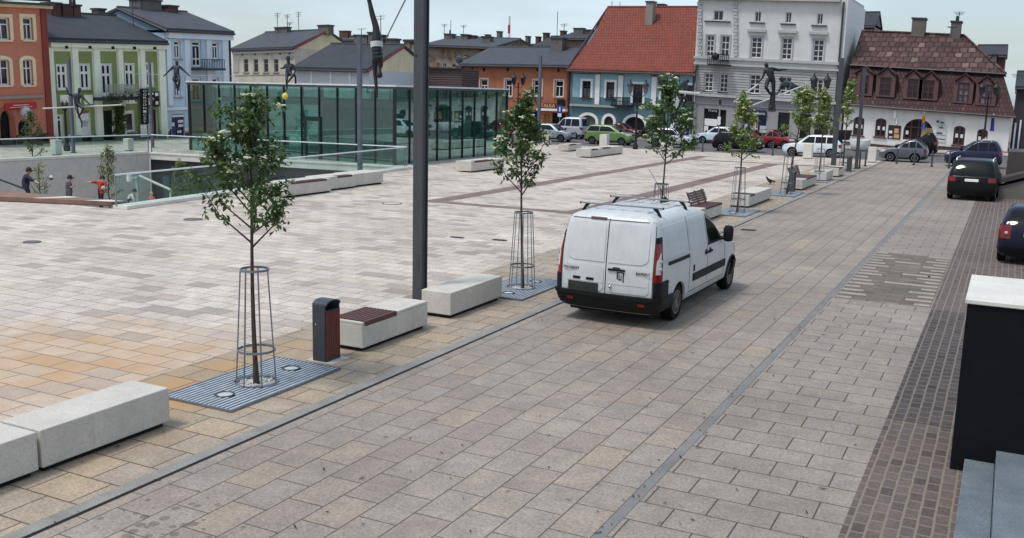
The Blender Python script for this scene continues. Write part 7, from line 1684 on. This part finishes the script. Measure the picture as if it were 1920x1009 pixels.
def face(a, c, n, door=None, out=None):
    d = (c-a)/n; u = d.normalized(); nn = Vector((u.y, -u.x, 0))
    for i in range(n):
        p, r = a+d*i+u*.045, a+d*(i+1)-u*.045; b = MB(); b.hexa([p, r, r-nn*.03, p-nn*.03, p+Vector((0, 0, ZT-.12)), r+Vector((0, 0, ZT-.12)), r-nn*.03+Vector((0, 0, ZT-.12)), p-nn*.03+Vector((0, 0, ZT-.12))]); b.build('glass_panel', M_PG, pv)
    for i in range(n+1):
        p = a+d*i; b = MB(); w = .025 if i not in (0, n) else .045
        b.hexa([p-u*w+nn*.06, p+u*w+nn*.06, p+u*w-nn*.1, p-u*w-nn*.1]+[v+Vector((0, 0, ZT-.12)) for v in (p-u*w+nn*.06, p+u*w+nn*.06, p+u*w-nn*.1, p-u*w-nn*.1)]); b.build('mullion', m_mul, pv)
face(q0, q1, 12); face(q1, q2, 9); face(q2, q3, 10); face(q3, q0, 6)
up = lambda v, z: Vector((v.x, v.y, z))
b = MB(); e = .12; ctr = (q0+q2)/2; ex = [v+(v-ctr).normalized()*e for v in (q0, q1, q2, q3)]
b.hexa([up(v, ZT-.118) for v in ex]+[up(v, ZT) for v in ex]); b.build('roof', mat('pavilion_roof', (60, 64, 66), .6), pv)
b = MB(); ex2 = [v+(v-ctr).normalized()*(e+.04) for v in (q0, q1, q2, q3)]; b.hexa([up(v, ZT+.003) for v in ex2]+[up(v, ZT+.09) for v in ex2]); b.build('roof_edge', M_WRAIL, pv)
b = MB(); b.hexa([up(v, .006) for v in (q0, q1, q2, q3)]+[up(v, .03) for v in (q0, q1, q2, q3)]); b.build('floor', mat('pavilion_floor', (130, 140, 136), .4), pv)
# door frame, inner core, columns, counter
pd = [atY(584, 280, 45.2), atY(612, 280, 45.0)]; du = (q1-q0).normalized(); dn = Vector((du.y, -du.x, 0))
LW = (q1-q0).length; s_a = (pd[0]-q0).dot(du); s_b = (pd[1]-q0).dot(du); b = MB()
def pbx(b, s0, s1, z0, z1, d0, d1):
    P_ = lambda s_, d: q0+du*s_+dn*d
    b.hexa([up(P_(s0, d1), z0), up(P_(s1, d1), z0), up(P_(s1, d0), z0), up(P_(s0, d0), z0), up(P_(s0, d1), z1), up(P_(s1, d1), z1), up(P_(s1, d0), z1), up(P_(s0, d0), z1)])
pbx(b, s_a, s_a+.12, .03, 2.4, .02, .09); pbx(b, s_b-.12, s_b, .03, 2.4, .02, .09); pbx(b, s_a+.12, s_b-.12, 2.15, 2.4, .02, .09); b.build('door_frame', m_mul, pv)
b = MB(); pbx(b, 5, 15, .03, 2.9, -9, -6.5); b.build('inner_core', mat('core_pale', (170, 182, 176), .7), pv)
b = MB(); pbx(b, .5, LW-1, 3.0, 3.35, -9.5, -2.2); b.build('ceiling_beam', mat('beam_pale', (120, 150, 140), .6), pv)
for s_, d_ in ((3, -3), (8, -3), (LW-1.5, -2), (LW-1.5, -6), (LW-1.5, -10)):
    b = MB(); pbx(b, s_, s_+.3, .03, 3.0, d_-.3, d_); b.build('column', mat('column_pale', (140, 160, 152), .6), pv)
for a_, c_, e_, g_, k_ in ((6, 10, 1.1, -5, -4.2), (12, 15, .8, -5.5, -4.5), (LW-3, LW-2, .8, -9, -8)): b = MB(); pbx(b, a_, c_, .03, e_, g_, k_); b.build('counter', mat('counter_dark', (50, 56, 54), .5), pv)
for i in range(7): b = MB(); pbx(b, 1.5+i*2.0, 2.2+i*2.0, .03, .9, -3.2-1.1*(i % 3), -2.6-1.1*(i % 3)); b.build('seat', mat('seat_dark', (58, 44, 44), .7), pv, bevel=.03)
